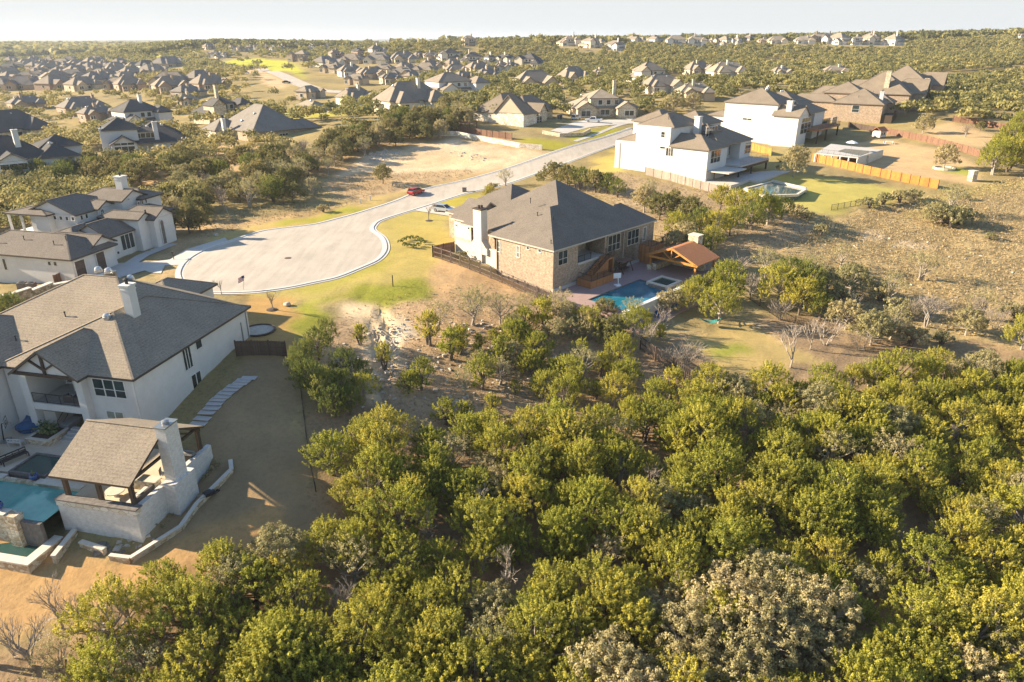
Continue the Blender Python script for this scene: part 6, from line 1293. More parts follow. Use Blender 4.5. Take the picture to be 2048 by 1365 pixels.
    bar = thing('bar_counter', 'tan stone bar counter inside the pavilion', 'counter', (*l1(3.6, -7.0), -3.0), L1_Y); mb = MB(); mb.box(0, 2.6, 0, .8, 0, .95); pt(mb, 'base', 'limestone', bar); mb = MB(); mb.box(-.1, 2.7, -.1, .9, .952, 1.03); pt(mb, 'counter_top', 'stone_cap', bar)
    for i, (x, y, lab) in enumerate([(5.2, -3.0, 'dark patio chair at the far end of the pavilion beside the grill'), (6.2, -3.6, 'dark patio chair against the pavilion side wall'), (5.4, -4.8, 'dark patio chair beside the brick fireplace')]):
        c = thing('patio_chair', lab, 'chair', (*l1(x, y), -3.0), L1_Y+i); chairparts(c, 'grey_wicker', 'cushion')
    g = thing('grill', 'dark grill under the far pavilion post', 'grill', (*l1(6.3, -2.3), -3.0), L1_Y); mb = MB(); mb.box(-.5, .5, -.3, .3, 0, .9); pt(mb, 'cart', 'black_metal', g); mb = MB(); mb.tube([(-.5, 0, 1.0), (.5, 0, 1.0)], .3, 10); pt(mb, 'lid', 'grey_metal', g)
    # planter with ornamental grass, steps
    r = thing('planter', 'raised stone planter with pale cap beside the terrace steps', 'planter', (*l1(-9.8, -2.6), -3.0), L1_Y); mb = MB(); mb.box(-1.3, 1.1, 0, 2.4, 0, .62); pt(mb, 'masonry', 'limestone', r); mb = MB(); mb.box(-1.4, 1.2, -.1, .2, .621, .72); mb.box(.9, 1.2, .2, 2.5, .621, .72); mb.box(-1.4, -1.1, .2, 2.5, .621, .72); pt(mb, 'cap', 'stone_cap', r); mb = MB(); mb.box(-1.1, .9, .2, 2.4, .6, .66); pt(mb, 'soil', 'mulch', r)
    r = thing('terrace_steps', 'grey stone steps from lower terrace to the covered porch', 'steps', (*l1(-8.5, -1.5), -3.0), L1_Y); mb = MB(); stairs(mb, 0, 2.6, 0, 1.9, 0, .6, 4); pt(mb, 'treads', 'concrete', r)
    for x, y, s_, lab in ((-9.9, -1.3, 1.1, 'large rounded ornamental grass in the stone planter'), (-5.4, -.4, .9, 'second ornamental grass by the pavilion roof edge')):
        rng = np.random.default_rng(int(s_*10)); V, Q, T = leaves(rng, np.zeros((90, 3))+rng.normal(size=(90, 3))*.18, unit(rng.normal(size=(90, 3))*[1, 1, .6]+[0, 0, .55]), 16, np.full(90, .1), np.full(90, .95), .10, 2.6, tone=rng.random(90)); V = V*s_; V[:, 2] += .25
        o = np_mesh('ornamental_grass', V, Q, M['leaf_palm'], attrs=[('tone', 'POINT', T)]); o.location = (*l1(x, y), -2.4); tag(o, lab, 'plant')
    hoop('basketball_hoop', 'portable basketball hoop with clear backboard beside the blue tarp', l1(-13.6, -2.6), -2.98, L1_Y+2.2, 'black_metal', 1.9)
    r = thing('tarp_covered_seat', 'lumpy blue tarp over outdoor seating by the white wall', 'covered furniture', (*l1(-13.2, -.4), -3.0), L1_Y); mb = MB(); mb.blob((0, 0, .5), 1.0, 3, 10, 7, .62); mb.blob((1.2, .5, .35), .8, 5, 10, 7, .6); mb.blob((-.3, 1.0, .6), .9, 8, 10, 7, .7); pt(mb, 'tarp', 'blue_tarp', r)
    bench('garden_bench', 'cream bench standing between hoop and planter', l1(-12.0, -3.0), -3.0, L1_Y+3.3, 'cushion', 1.3)
    bench('garden_bench', 'tan twin-backed bench at the left edge of the terrace', l1(-13.2, -5.2), -3.0, L1_Y+.1, 'travertine', 2.2); bench('garden_bench', 'black open bench table beside the spa', l1(-9.9, -5.3), -3.0, L1_Y+1.2, 'black_metal', 2.2)
    for x, y, zz, lab in ((-10.9, -6.4, -3.0, 'blue glazed pot with cactus at the spa corner'), (-5.6, -7.6, -2.95, 'blue glazed pot with orange plant on the pool edge'), (-4.4, -12.3, -2.5, 'round blue and white pot nearest the spillway'), (-7.6, -12.2, -2.5, 'blue and white pot cut by the left picture edge')): pot(lab, l1(x, y), zz)
    # planting box on the pool wall
    r = thing('planting_bed', 'row of yellow-green yucca tufts on the pool wall', 'plants', (*l1(-7, -12.35), -2.6), L1_Y); rng = np.random.default_rng(4); c = np.column_stack([np.linspace(0, 2.4, 34), rng.normal(size=34)*.1, np.zeros(34)]); V, Q, T = leaves(rng, c, unit(rng.normal(size=(34, 3))*[.8, .8, .4]+[0, 0, .5]), 14, np.full(34, .06), np.full(34, .5), .07, 3.4); np_mesh('foliage', V, Q, M['leaf_palm'], parent=r, attrs=[('tone', 'POINT', T)])
    # low walls of beds
    z = [TZ(*l1(x, y)) for x, y in ((1.5, -13.6), (3.2, -10.4), (5.0, -11.2))]
    wallrun([l1(1.4, -13.8), l1(.9, -10.9)], [-6.2, -5.6], [-5.2, -4.9], .35, 'limestone', 'low stone wall returning from the basin corner to the pavilion', 'stone_cap', world=True)
    wallrun([l1(2.2, -11.8), l1(4.8, -12.2)], [-5.9, -5.9], [-5.2, -5.2], .35, 'limestone', 'short stone bed wall below the pavilion', 'stone_cap', world=True)
    wallrun([l1(5.6, -12.6), l1(7.4, -12.5), l1(9.3, -8.6), l1(9.1, -6.0), l1(9.9, -1.6), l1(9.2, -.6)], [TZ(*l1(*q)) for q in ((5.6, -12.6), (7.4, -12.5), (9.3, -8.6), (9.1, -6), (9.9, -1.6), (9.2, -.6))], [TZ(*l1(*q))+.4 for q in ((5.6, -12.6), (7.4, -12.5), (9.3, -8.6), (9.1, -6), (9.9, -1.6), (9.2, -.6))], .3, 'limestone', 'curved stone edging along the bed beside the white brick pavilion wall', 'stone_cap', name='bed_edging', world=True)
    rocks('stacked_rocks', 'grey rocks heaped in the bed under the pavilion', [(245,1060),(300,1060),(320,1085),(290,1105),(230,1100)], .5, 61, .9, .15, .4, 'rock', True); rocks('stacked_rocks', 'dark flagstones stacked at the yard edge', [(170,1085),(240,1090),(265,1110),(200,1112)], .55, 62, .8, .3, .6, 'dark_rock', True)
    clumps('bed_plants', 'low dry plants in the pavilion beds', [(330,1060),(372,1000),(420,950),(445,930),(430,920),(400,935),(340,1030),(300,1060),(150,1060),(140,1040),(240,1060)], .35, M['leaf_olive'], .3, 63, .7, 14, .09, .18, True)
    wb = thing('wheelbarrow', 'dark wheelbarrow against the curved bed edging', 'wheelbarrow', (*l1(9.5, -4.6), TZ(*l1(9.5, -4.6))), L1_Y+1.1); mb = MB(); mb.prism([(-.5, -.3), (.4, -.35), (.4, .35), (-.5, .3)], .3, .62); pt(mb, 'tray', 'black_metal', wb); mb = MB(); mb.bar((-1.0, -.28, .5), (.7, -.05, .2), .04); mb.bar((-1.0, .28, .5), (.7, .05, .2), .04); pt(mb, 'handles', 'pale_bark', wb); mb = MB(); mb.tube([(.75, -.05, .2), (.75, .05, .2)], .2, 12); pt(mb, 'wheel', 'tyre', wb)
    # stepping stones
    px = [(498,757),(487,762),(480,768),(470,773),(462,780),(452,787),(445,794),(437,800),(430,808),(424,817),(414,826),(405,838),(397,848)]
    for i, (u, v) in enumerate(px):
        p = G(u, v); mb = MB(); mb.prism([(-.85, -.38), (.8, -.42), (.88, .36), (-.8, .42)], 0, .07); o = mb.build('stepping_stone', M['concrete'], None, (p[0], p[1], p[2]+.02), -.1+R.uniform(-.12, .12)); tag(o, 'grey stepping slab, %s from the far end of the side yard path' % ORD[i], 'stepping stone', 'stepping slabs beside the white house')
    for u, v in ((508, 760), (), )[:0]: pass
    fence([(474, 712), (573, 713)], 1.85, 'dark_fence', 'dark brown board fence across the shaded side yard', 2.2)
    fence([(592, 716), (604, 800), (614, 880), (622, 935), (632, 985)], 1.0, 'black_metal', 'dark wire fence along the forest side of the shaded yard', 2.6, style='metal')
    p = G(518, 662); r = thing('round_bed', 'round gravel bed with dark edging at the white house corner', 'garden bed', (p[0], p[1], p[2])); mb = MB(); n = 22
    for i in range(n): a, b = 6.283*i/n, 6.283*(i+1)/n; mb.bar((1.9*math.cos(a), 1.9*math.sin(a), .1), (1.9*math.cos(b), 1.9*math.sin(b), .1), .16, .22)
    pt(mb, 'edging', 'dark_wood', r); mb = MB(); mb.lathe([(1.85, -.1), (1.85, .06), (.01, .1)], 22); pt(mb, 'gravel', 'rock', r)
    for u, v in ((543.5, 620), (858, 442)): p = G(u, v); mb = MB(); mb.lathe([(.75, -.1), (.7, .06), (.3, .14), (.01, .16)], 14); solo(mb, 'mulch_ring', 'mulch', 'dark mulch ring round the sapling %s' % ('on the golden lawn' if u < 600 else 'beside the silver car'), 'mulch ring', (p[0], p[1], p[2]))
def chairparts(r, fm, cm):
    mb = MB(); mb.box(-.3, .3, -.3, .3, .36, .42); pt(mb, 'seat', cm, r); mb = MB(); mb.box(-.3, .3, .24, .31, .42, .9); pt(mb, 'backrest', fm, r)
    for x in (-.28, .22):
        for y in (-.28, .22): q = MB(); q.box(x, x+.06, y, y+.06, 0, .36); pt(q, 'leg', fm, r)
def bench(name, label, xy, z, yaw, mat, w):
    r = thing(name, label, 'bench', (*xy, z), yaw); mb = MB(); mb.box(-w/2, w/2, -.3, .3, .4, .46); pt(mb, 'seat', mat, r); mb = MB(); mb.box(-w/2, w/2, .26, .32, .75, .85); mb.box(-w/2, w/2, .26, .32, .5, .6)
    for k in range(5): x = -w/2+w*k/4; mb.box(x-.03, x+.03, .27, .31, .46, .85)
    pt(mb, 'backrest', mat, r)
    for x in (-w/2, w/2-.08):
        for y in (-.3, .24): q = MB(); q.box(x, x+.08, y, y+.08, 0, .4); pt(q, 'leg', mat, r)
def pot(label, xy, z, plant_=True):
    r = thing('plant_pot', label, 'pot', (*xy, z)); mb = MB(); mb.lathe([(.2, 0), (.36, .2), (.38, .36), (.3, .5), (.34, .56), (.26, .56), (.2, .42)], 14); pt(mb, 'pot_body', 'blue_glaze', r)
    rng = np.random.default_rng(int(abs(xy[0])*7)); V, Q, T = leaves(rng, np.zeros((8, 3))+[0, 0, .5], rng.normal(size=(8, 3))*.5+[0, 0, 1], 12, np.full(8, .08), np.full(8, .4), .07, 2.6); np_mesh('foliage', V, Q, M['leaf_palm'], parent=r, attrs=[('tone', 'POINT', T)])
def hoop(name, label, xy, z, yaw, mat, h=2.3):
    r = thing(name, label, 'basketball hoop', (*xy, z), yaw); mb = MB(); mb.prism([(-.5, -.35), (.5, -.35), (.4, .45), (-.4, .45)], 0, .18); pt(mb, 'base', 'white_plastic' if mat != 'black_metal' else 'grey_metal', r)
    mb = MB(); mb.bar((0, .2, .15), (0, 0, h), .09); pt(mb, 'pole', mat, r); mb = MB(); mb.box(-.6, .6, -.35, -.31, h-.25, h+.55); pt(mb, 'backboard', 'white_plastic', r); mb = MB()
    for a, b in (((-.6, h-.25), (.6, h-.25)), ((-.6, h+.55), (.6, h+.55)), ((-.22, h-.05), (.22, h-.05)), ((-.22, h+.28), (.22, h+.28))): mb.bar((a[0], -.36, a[1]), (b[0], -.36, b[1]), .04)
    for x in (-.6, .6): mb.bar((x, -.36, h-.25), (x, -.36, h+.55), .04)
    for x in (-.22, .22): mb.bar((x, -.36, h-.05), (x, -.36, h+.28), .04)
    mb.bar((0, 0, h), (0, -.33, h+.1), .06); pt(mb, 'backboard_frame', mat, r)
    mb = MB(); 
    for i in range(12): a, b = 6.283*i/12, 6.283*(i+1)/12; mb.bar((.22*math.cos(a), -.6+.22*math.sin(a), h-.05), (.22*math.cos(b), -.6+.22*math.sin(b), h-.05), .025)
    pt(mb, 'rim', 'terracotta', r)
l1things()
# ---- retaining wall, condensers and gate between the two white houses
_rw = [(233,557),(190,572),(140,586),(110,594),(70,613),(20,634),(-40,652)]
wallrun(_rw, [TZ(*G(*q)[:2])-.6 for q in _rw], [TZ(*G(*q)[:2])+k for q, k in zip(_rw, (1.1,1.4,1.6,1.8,2.6,3.0,3.3))], .6, 'brown_stone', 'long stepped brown stone retaining wall between the two white houses', 'stone_cap', steps=True)
for i, (u, v, lab) in enumerate(((46, 577, 'left grey air conditioner against the white garage wall'), (64, 578, 'right grey air conditioner with pipes against the white garage wall'))):
    p = G(u, v); r = thing('air_conditioner', lab, 'air conditioner', p, .1, 'air conditioners by the garage wall'); mb = MB(); mb.box(-.55, .55, -.5, .5, 0, .95); pt(mb, 'body', 'dark_rock', r); mb = MB(); mb.lathe([(.42, .95), (.4, 1.0), (.05, 1.03)], 14); pt(mb, 'fan_guard', 'black_metal', r)
fence([(112, 573), (146, 556)], 1.7, 'brown_fence', 'short dark brown gate fence beside the garage doors', 2.0)
# ---- brick house: pool terrace
slab('pool_terrace', BR_O, BR_Y, [(-1.5, 28, -5.5, .3), (14.6, 28, -13.0, -5.5), (-1.5, 1.4, -12.6, -5.5)], -2.0, 1.6, 'pink_deck', 'pinkish pool terrace behind the brick house')
slab('lower_terrace', BR_O, BR_Y, [(-1.0, 17.5, -16.2, -13.6)], -3.3, .6, 'pink_deck', 'lower pink paved strip outside the pool wall'); slab('pool_water', BR_O, BR_Y, [(1.4, 14.6, -13.0, -5.5)], -2.12, .05, 'pool_blue', 'deep blue swimming pool water')
def brthings():
    r = thing('pool_wall', 'cream rendered wall with white coping along the blue pool', 'pool wall', (*br(-.6, -13.4), -3.6), BR_Y); mb = MB(); mb.box(0, 15.6, -.25, .25, 0, 2.2); mb.box(-.3, 0, -.2, 1.4, 0, 1.7); mb.box(-.6, 2.0, .25, .6, 0, 1.6); pt(mb, 'masonry', 'cream_stucco', r); mb = MB(); mb.box(-.05, 15.7, -.33, .33, 2.2, 2.34); pt(mb, 'coping', 'white_stucco', r)
    r = thing('pool_edge', 'dark waterline edge of the blue pool on the house side', 'pool edge', (*br(1.3, -5.6), -2.1), BR_Y); mb = MB(); mb.box(0, 13.4, 0, .14, 0, .13); mb.box(0, .14, -7.3, 0, 0, .13); mb.box(13.26, 13.4, -7.3, 0, 0, .13); pt(mb, 'tile', 'dark_rock', r)
    r = thing('spa', 'square raised spa with stone rim and small spillway at the end of the blue pool', 'spa', (*br(13.4, -11.4), -2.2), BR_Y); mb = MB(); mb.box(0, 4.2, 0, .45, 0, .62); mb.box(0, 4.2, 3.4, 3.85, 0, .62); mb.box(0, .45, .45, 3.4, 0, .62); mb.box(3.75, 4.2, .45, 3.4, 0, .62); pt(mb, 'rim', 'stone_cap', r); mb = MB(); mb.box(.45, 3.75, .45, 3.4, .3, .45); pt(mb, 'water', 'spa_green', r); mb = MB(); mb.box(-.5, -.02, .4, 3.2, 0, .42); pt(mb, 'spillway', 'dark_rock', r)
    hoop('pool_basketball_hoop', 'white round-backed pool basketball hoop beside the blue pool', br(9.6, -4.9), -1.99, BR_Y+2.6, 'white_plastic', 1.35)
    # timber pavilion
    r = thing('timber_pavilion', 'orange timber pavilion with ribbed copper-coloured roof beside the pool', 'pavilion', (*br(19.6, -12.6), -2.0), BR_Y); L, Wd, e, zr = 7.0, 9.6, 2.5, 4.5; rf = MB(); yy = Wd/2
    for s_, y0 in ((0, 0), (1, Wd)):
        V = [(0, y0, e), (L, y0, e), (L, yy, zr), (0, yy, zr)]; rf.add(V+[(x, y, z-.1) for x, y, z in V], [(0,1,2,3),(7,6,5,4),(0,4,5,1),(1,5,6,2),(2,6,7,3),(3,7,4,0)])
        for k in range(24): x = .12+k*(L-.24)/23; rf.bar((x, y0, e+.03), (x, yy, zr+.03), .10, .09)
    pt(rf, 'roof', plain('copper_roof', (.50, .235, .115), .45, (.42, .19, .09), 4), r)
    for x in (.5, L-.7):
        for y in (.5, Wd-.8): mb = MB(); mb.box(x, x+.3, y, y+.3, .9, 2.6); po = pt(mb, 'post', 'orange_fence', r); mb = MB(); mb.box(x-.25, x+.55, y-.25, y+.55, 0, .9); pt(mb, 'stone_base', 'limestone', r)
    for x in (.1, L-.3):
        mb = MB(); mb.bar((x, .2, 2.45), (x, Wd-.2, 2.45), .22, .34); mb.bar((x, 0, 2.4), (x, yy, zr-.12), .22, .3); mb.bar((x, Wd, 2.4), (x, yy, zr-.12), .22, .3); mb.bar((x, yy, 2.5), (x, yy, 4.2), .16, .16); mb.bar((x, yy, 2.6), (x, yy-1.6, 3.7), .14, .14); mb.bar((x, yy, 2.6), (x, yy+1.6, 3.7), .14, .14); pt(mb, 'truss', 'orange_fence', r)
    mb = MB(); mb.box(L-.6, L+.9, yy-.9, yy+.9, 0, 5.3); c = pt(mb, 'chimney', 'limestone', r); mb = MB(); mb.box(L-.7, L+1.0, yy-1.0, yy+1.0, 5.3, 5.45); pt(mb, 'chimney_cap', 'stone_cap', c)
    r = thing('outdoor_kitchen', 'L-shaped stone outdoor kitchen counter under the timber pavilion', 'kitchen counter', (*br(20.5, -4.6), -2.0), BR_Y); mb = MB(); mb.box(0, 5.5, 0, .8, 0, 1.0); mb.box(4.7, 5.5, -6, 0, 0, 1.0); pt(mb, 'base', 'limestone', r); mb = MB(); mb.box(-.1, 5.6, -.1, .9, 1.002, 1.08); mb.box(4.6, 5.6, -6.1, -.1, 1.002, 1.08); pt(mb, 'counter_top', 'concrete', r)
    sw = thing('garden_swing', 'dark slatted garden swing against the brick wall', 'swing seat', (*br(16.2, -1.3), -2.0), BR_Y); mb = MB(); mb.box(-1.1, 1.1, -.4, .3, .5, .58); pt(mb, 'seat', 'dark_wood', sw); mb = MB(); mb.box(-1.1, 1.1, .3, .38, .58, 1.2); pt(mb, 'backrest', 'dark_wood', sw); mb = MB()
    for x in (-1.35, 1.35): mb.bar((x, -.9, 0), (x, 0, 1.9), .1); mb.bar((x, .9, 0), (x, 0, 1.9), .1)
    mb.bar((-1.35, 0, 1.9), (1.35, 0, 1.9), .1); pt(mb, 'frame', 'dark_wood', sw); mb = MB(); mb.box(-1.4, 1.4, -.7, .8, 1.9, 1.97); pt(mb, 'canopy', 'brown_fence', sw)
    for i, (x, y, lab) in enumerate(((10.9, -.9, 'green trellis plant leaning on the brick wall beside the stair'), (14.0, -.8, 'slim green plant at the brick wall left of the downpipe'))):
        r = thing('potted_plant', lab, 'plant', (*br(x, y), -2.0)); mb = MB(); mb.lathe([(.2, 0), (.28, .4), (.2, .4)], 10); pt(mb, 'pot_body', 'terracotta', r); rng = np.random.default_rng(i); V, Q, T = leaves(rng, np.array([[0, 0, .4+.25*k] for k in range(6)]), np.tile([0, 0, 1.0], (6, 1)), 22, np.full(6, .28), np.full(6, .3), .1, 2.0); np_mesh('foliage', V, Q, M['leaf_green'], parent=r, attrs=[('tone', 'POINT', T)])
    for i, (x, y, lab) in enumerate(((5.4, -15.0, 'blue patio chair at the middle of the lower pink strip'), (6.8, -14.8, 'white and dark patio chair beside the blue one on the lower strip'), (9.8, -14.9, 'dark chair farthest along the lower pink strip'))): chairparts(thing('patio_chair', lab, 'chair', (*br(x, y), -3.3), BR_Y+i*1.3), 'blue_tarp' if i != 1 else 'black_metal', 'navy_cloth' if i != 1 else 'cushion')
    fence([br(-4.3, 22.5), br(-4.0, 14), br(-3.8, 7), br(-3.6, 0), br(-3.2, -5)], 1.9, 'weathered_fence', 'weathered picket fence sloping down along the brick side wall', 2.4, style='picket', world=True)
    fence([br(-4.3, 22.5), br(.3, 22.3)], 1.9, 'brown_fence', 'short brown fence closing the gap beside the limestone wall', 2.2, world=True)
    fence([(1280, 700), (1310, 722), (1345, 745), (1385, 770)], 1.9, 'dark_fence', 'dark picket fence running down into the forest below the lawn', 2.4, style='picket')
    fence([(1390, 540), (1440, 565), (1500, 600), (1560, 640), (1620, 655)], 1.1, 'black_metal', 'thin dark fence along the shaded bank right of the pavilion', 2.6, style='metal')
    a, b = G(1398, 652), G(1440, 655); r = thing('hammock', 'teal hammock slung between two trees on the lower lawn', 'hammock', ((a[0]+b[0])/2, (a[1]+b[1])/2, a[2])); mb = MB(); n = 10; d = (b-a)/2; vs = []
    for i in range(n+1): t = -1+2*i/n; z = .55+.55*t*t; w = .5*math.sqrt(max(.02, 1-t*t)); vs += [(d[0]*t, d[1]*t-w, z+.1), (d[0]*t, d[1]*t, z), (d[0]*t, d[1]*t+w, z+.1)]
    mb.add(vs, [(3*i+k, 3*i+3+k, 3*i+4+k, 3*i+1+k) for i in range(n) for k in range(2)]); pt(mb, 'sling', 'teal_cloth', r)
    mb = MB(); mb.box(-.3, .3, -.25, .25, 0, .7); p = G(1283, 438); solo(mb, 'utility_box', 'grey_metal', 'small grey utility box right of the brick house eave', 'utility box', (p[0], p[1], p[2]))
brthings()
# ---- white house a: pool, patio, fences
def off(h, x, y): return loc2(h.o, h.yaw, x, y)
slab('patio', HWA.o, HWA.yaw, [(-.5, 27, -6.5, 0), (9, 27, -9, -6.5)], max(TZ(*off(HWA, x_, -4)) for x_ in (2, 10, 18))+.12, 1.4, 'concrete', 'pale patio under the deck of the nearer white house')
def wathings():
    zp = TZ(*G(1550, 378)[:2])+.75; a, b, c, d, e = [W(*q, zp) for q in ((1490, 377), (1545, 363), (1612, 378), (1594, 389), (1530, 391))]
    r = thing('swimming_pool', 'blue grey swimming pool with raised pale wall behind the nearer white house', 'pool', (a[0], a[1], zp)); o = a; q = [(p[0]-o[0], p[1]-o[1]) for p in (a, b, c, d, e)]
    mb = MB(); mb.prism(q, -1.6, -.12); pt(mb, 'water_body', 'pool_dark', r); mb = MB()
    for i in range(5): p0, p1 = q[i], q[(i+1) % 5]; mb.bar((p0[0], p0[1], -.2), (p1[0], p1[1], -.2), .55, .5 if i != 1 else 1.0)
    pt(mb, 'coping', 'stone_cap', r)
    fence([(1290, 350), (1340, 362), (1400, 379), (1450, 392), (1495, 405)], 1.9, 'weathered_fence', 'weathered board fence below the nearer white house', 2.5)
    fence([(1502, 300), (1520, 306), (1542, 312)], 2.0, 'orange_fence', 'orange board fence between the two white houses', 2.4)
    fence([(1622, 322), (1680, 336), (1740, 350), (1800, 363), (1875, 378)], 2.0, 'orange_fence', 'long bright orange board fence behind the green lawn', 2.4, 'brown_fence')
    fence([(1662, 422), (1700, 415), (1740, 408)], 1.3, 'black_metal', 'black metal fence at the lower edge of the green lawn', 1.8, style='metal')
    fence([(1768, 268), (1830, 280), (1900, 297), (1970, 318)], 1.9, 'brown_fence', 'reddish brown board fence between the two golden lawns', 2.6)
    fence([(1905, 244), (1950, 250), (2018, 262)], 1.9, 'brown_fence', 'far brown board fence beyond the second golden lawn', 2.6)
    fence([(1696, 255), (1735, 262), (1768, 268)], 1.8, 'dark_fence', 'dark fence at the foot of the big tan brick wall', 2.6)
    p = G(1943, 362); r = thing('stone_pillar', 'stone gate pillar at the end of the orange fence', 'pillar', p, .3); mb = MB(); mb.box(-.7, .7, -.7, .7, -.3, 2.3); pt(mb, 'masonry', 'limestone', r); mb = MB(); mb.box(-.8, .8, -.8, .8, 2.3, 2.45); pt(mb, 'cap', 'stone_cap', r)
    p = G(1888, 338); mb = MB(); n = 18
    r = thing('tree_ring', 'pale stone ring round the lone oak', 'tree ring', p)
    for i in range(n): x, y = 6.283*i/n, 6.283*(i+1)/n; mb.bar((2.4*math.cos(x), 2.4*math.sin(x), .15), (2.4*math.cos(y), 2.4*math.sin(y), .15), .4, .5)
    pt(mb, 'edging', 'stone_cap', r)
wathings()
def wbthings():
    z = 5.3; a, b, c, d = [W(*q, z) for q in ((1632, 306), (1662, 288), (1766, 300), (1716, 315))]
    r = thing('pool_deck', 'raised pool deck with white posts behind the tall white house', 'deck', (a[0], a[1], z-1.8)); q = [(p[0]-a[0], p[1]-a[1]) for p in (a, b, c, d)]; mb = MB(); mb.prism(q, 1.5, 1.8); pt(mb, 'deck_slab', 'grey_stucco', r); mb = MB(); mb.bar((d[0]-a[0], d[1]-a[1], .4), (c[0]-a[0], c[1]-a[1], .4), .35, 2.6); pt(mb, 'end_wall', 'stone_cap', r)
    for i in range(6): t = i/5; x = (d[0]-a[0])*t; y = (d[1]-a[1])*t; mb = MB(); mb.box(x-.15, x+.15, y-.15, y+.15, -1.5, 1.5); pt(mb, 'post', 'trim_white', r)
    mb = MB(); railing(mb, [(0, 0, 1.8), (d[0]-a[0], d[1]-a[1], 1.8)], 1.0, .5); pt(mb, 'railing', 'dark_wood', r)
    mb = MB(); e = [W(*q_, z+.02) for q_ in ((1675, 303), (1690, 298), (1745, 303), (1720, 312))]; mb.prism([(p[0]-a[0], p[1]-a[1]) for p in e], 1.81, 1.85); pt(mb, 'water', 'pool_dark', r)
    p = W(1701, 303, z); r = thing('parasol', 'open white parasol on the raised pool deck', 'parasol', p); mb = MB(); mb.lathe([(1.6, 2.2), (.9, 2.55), (.03, 2.8)], 8); pt(mb, 'canopy', 'white_plastic', r); mb = MB(); mb.tube([(0, 0, 0), (0, 0, 2.75)], .04, 6); pt(mb, 'pole', 'grey_metal', r)
    p = G(1757, 276); r = thing('playhouse', 'white playhouse with brown roof beside the reddish fence', 'playhouse', p, .6); mb = MB(); mb.box(-1.7, 1.7, -1.3, 1.3, .3, 2.2); pt(mb, 'wall', 'white_stucco', r); rf = MB(); cp = MB(); roofwing(rf, cp, -2.1, 2.1, -1.7, 1.7, 2.15, .7, 'x', 'GG', .12); pt(rf, 'roof', 'terracotta', r)
    for x in (-1.0, .2): mb = MB(); mb.box(x, x+.6, -1.36, -1.3, .9, 1.7); pt(mb, 'window', 'glass', r)
    p = G(1778, 288); r = thing('garden_table', 'white garden table on the golden lawn', 'table', p); mb = MB(); mb.box(-1.0, 1.0, -.5, .5, .7, .76); pt(mb, 'table_top', 'white_plastic', r)
    for x in (-.9, .8):
        for y in (-.45, .35): mb = MB(); mb.box(x, x+.1, y, y+.1, 0, .7); pt(mb, 'leg', 'white_plastic', r)
    for i, (u, v, lab) in enumerate(((1769, 289, 'white chair left of the garden table'), (1787, 289, 'white chair right of the garden table'))): chairparts(thing('garden_chair', lab, 'chair', G(u, v), 1.2*i, 'white garden chairs'), 'white_plastic', 'white_plastic')
wbthings()
# ---- pale stone house garden
wallrun([(880,272),(912,272),(985,286),(1040,296),(1084,300)], [TZ(*G(*q)[:2])-.8 for q in ((880,276),(912,276),(985,292),(1040,302),(1084,306))], [TZ(*G(*q)[:2])+1.3 for q in ((880,272),(912,272),(985,286),(1040,296),(1084,300))], .6, 'white_stone', 'pale limestone block retaining wall above the bare lot', None)
wallrun([(1085,268),(1120,274),(1165,272),(1180,264)], [TZ(*G(*q)[:2])-.5 for q in ((1085,268),(1120,274),(1165,272),(1180,264))], [TZ(*G(*q)[:2])+1.0 for q in ((1085,268),(1120,274),(1165,272),(1180,264))], .5, 'limestone', 'curved limestone bed wall in front of the stone house', None, name='garden_wall')
fence([(902,262),(940,268),(985,275),(1024,280)], 1.9, 'brown_fence', 'reddish brown board fence along the side of the stone house', 2.5)
p = G(938, 262); r = thing('pergola', 'brown timber pergola left of the stone house', 'pergola', p, .9)
for x in (-2, 2):
    for y in (-1.5, 1.5): mb = MB(); mb.box(x-.1, x+.1, y-.1, y+.1, 0, 2.6); pt(mb, 'post', 'brown_fence', r)
mb = MB()
for k in range(7): y = -1.8+.6*k; mb.box(-2.4, 2.4, y-.05, y+.05, 2.6, 2.75)
pt(mb, 'rafter', 'brown_fence', r)
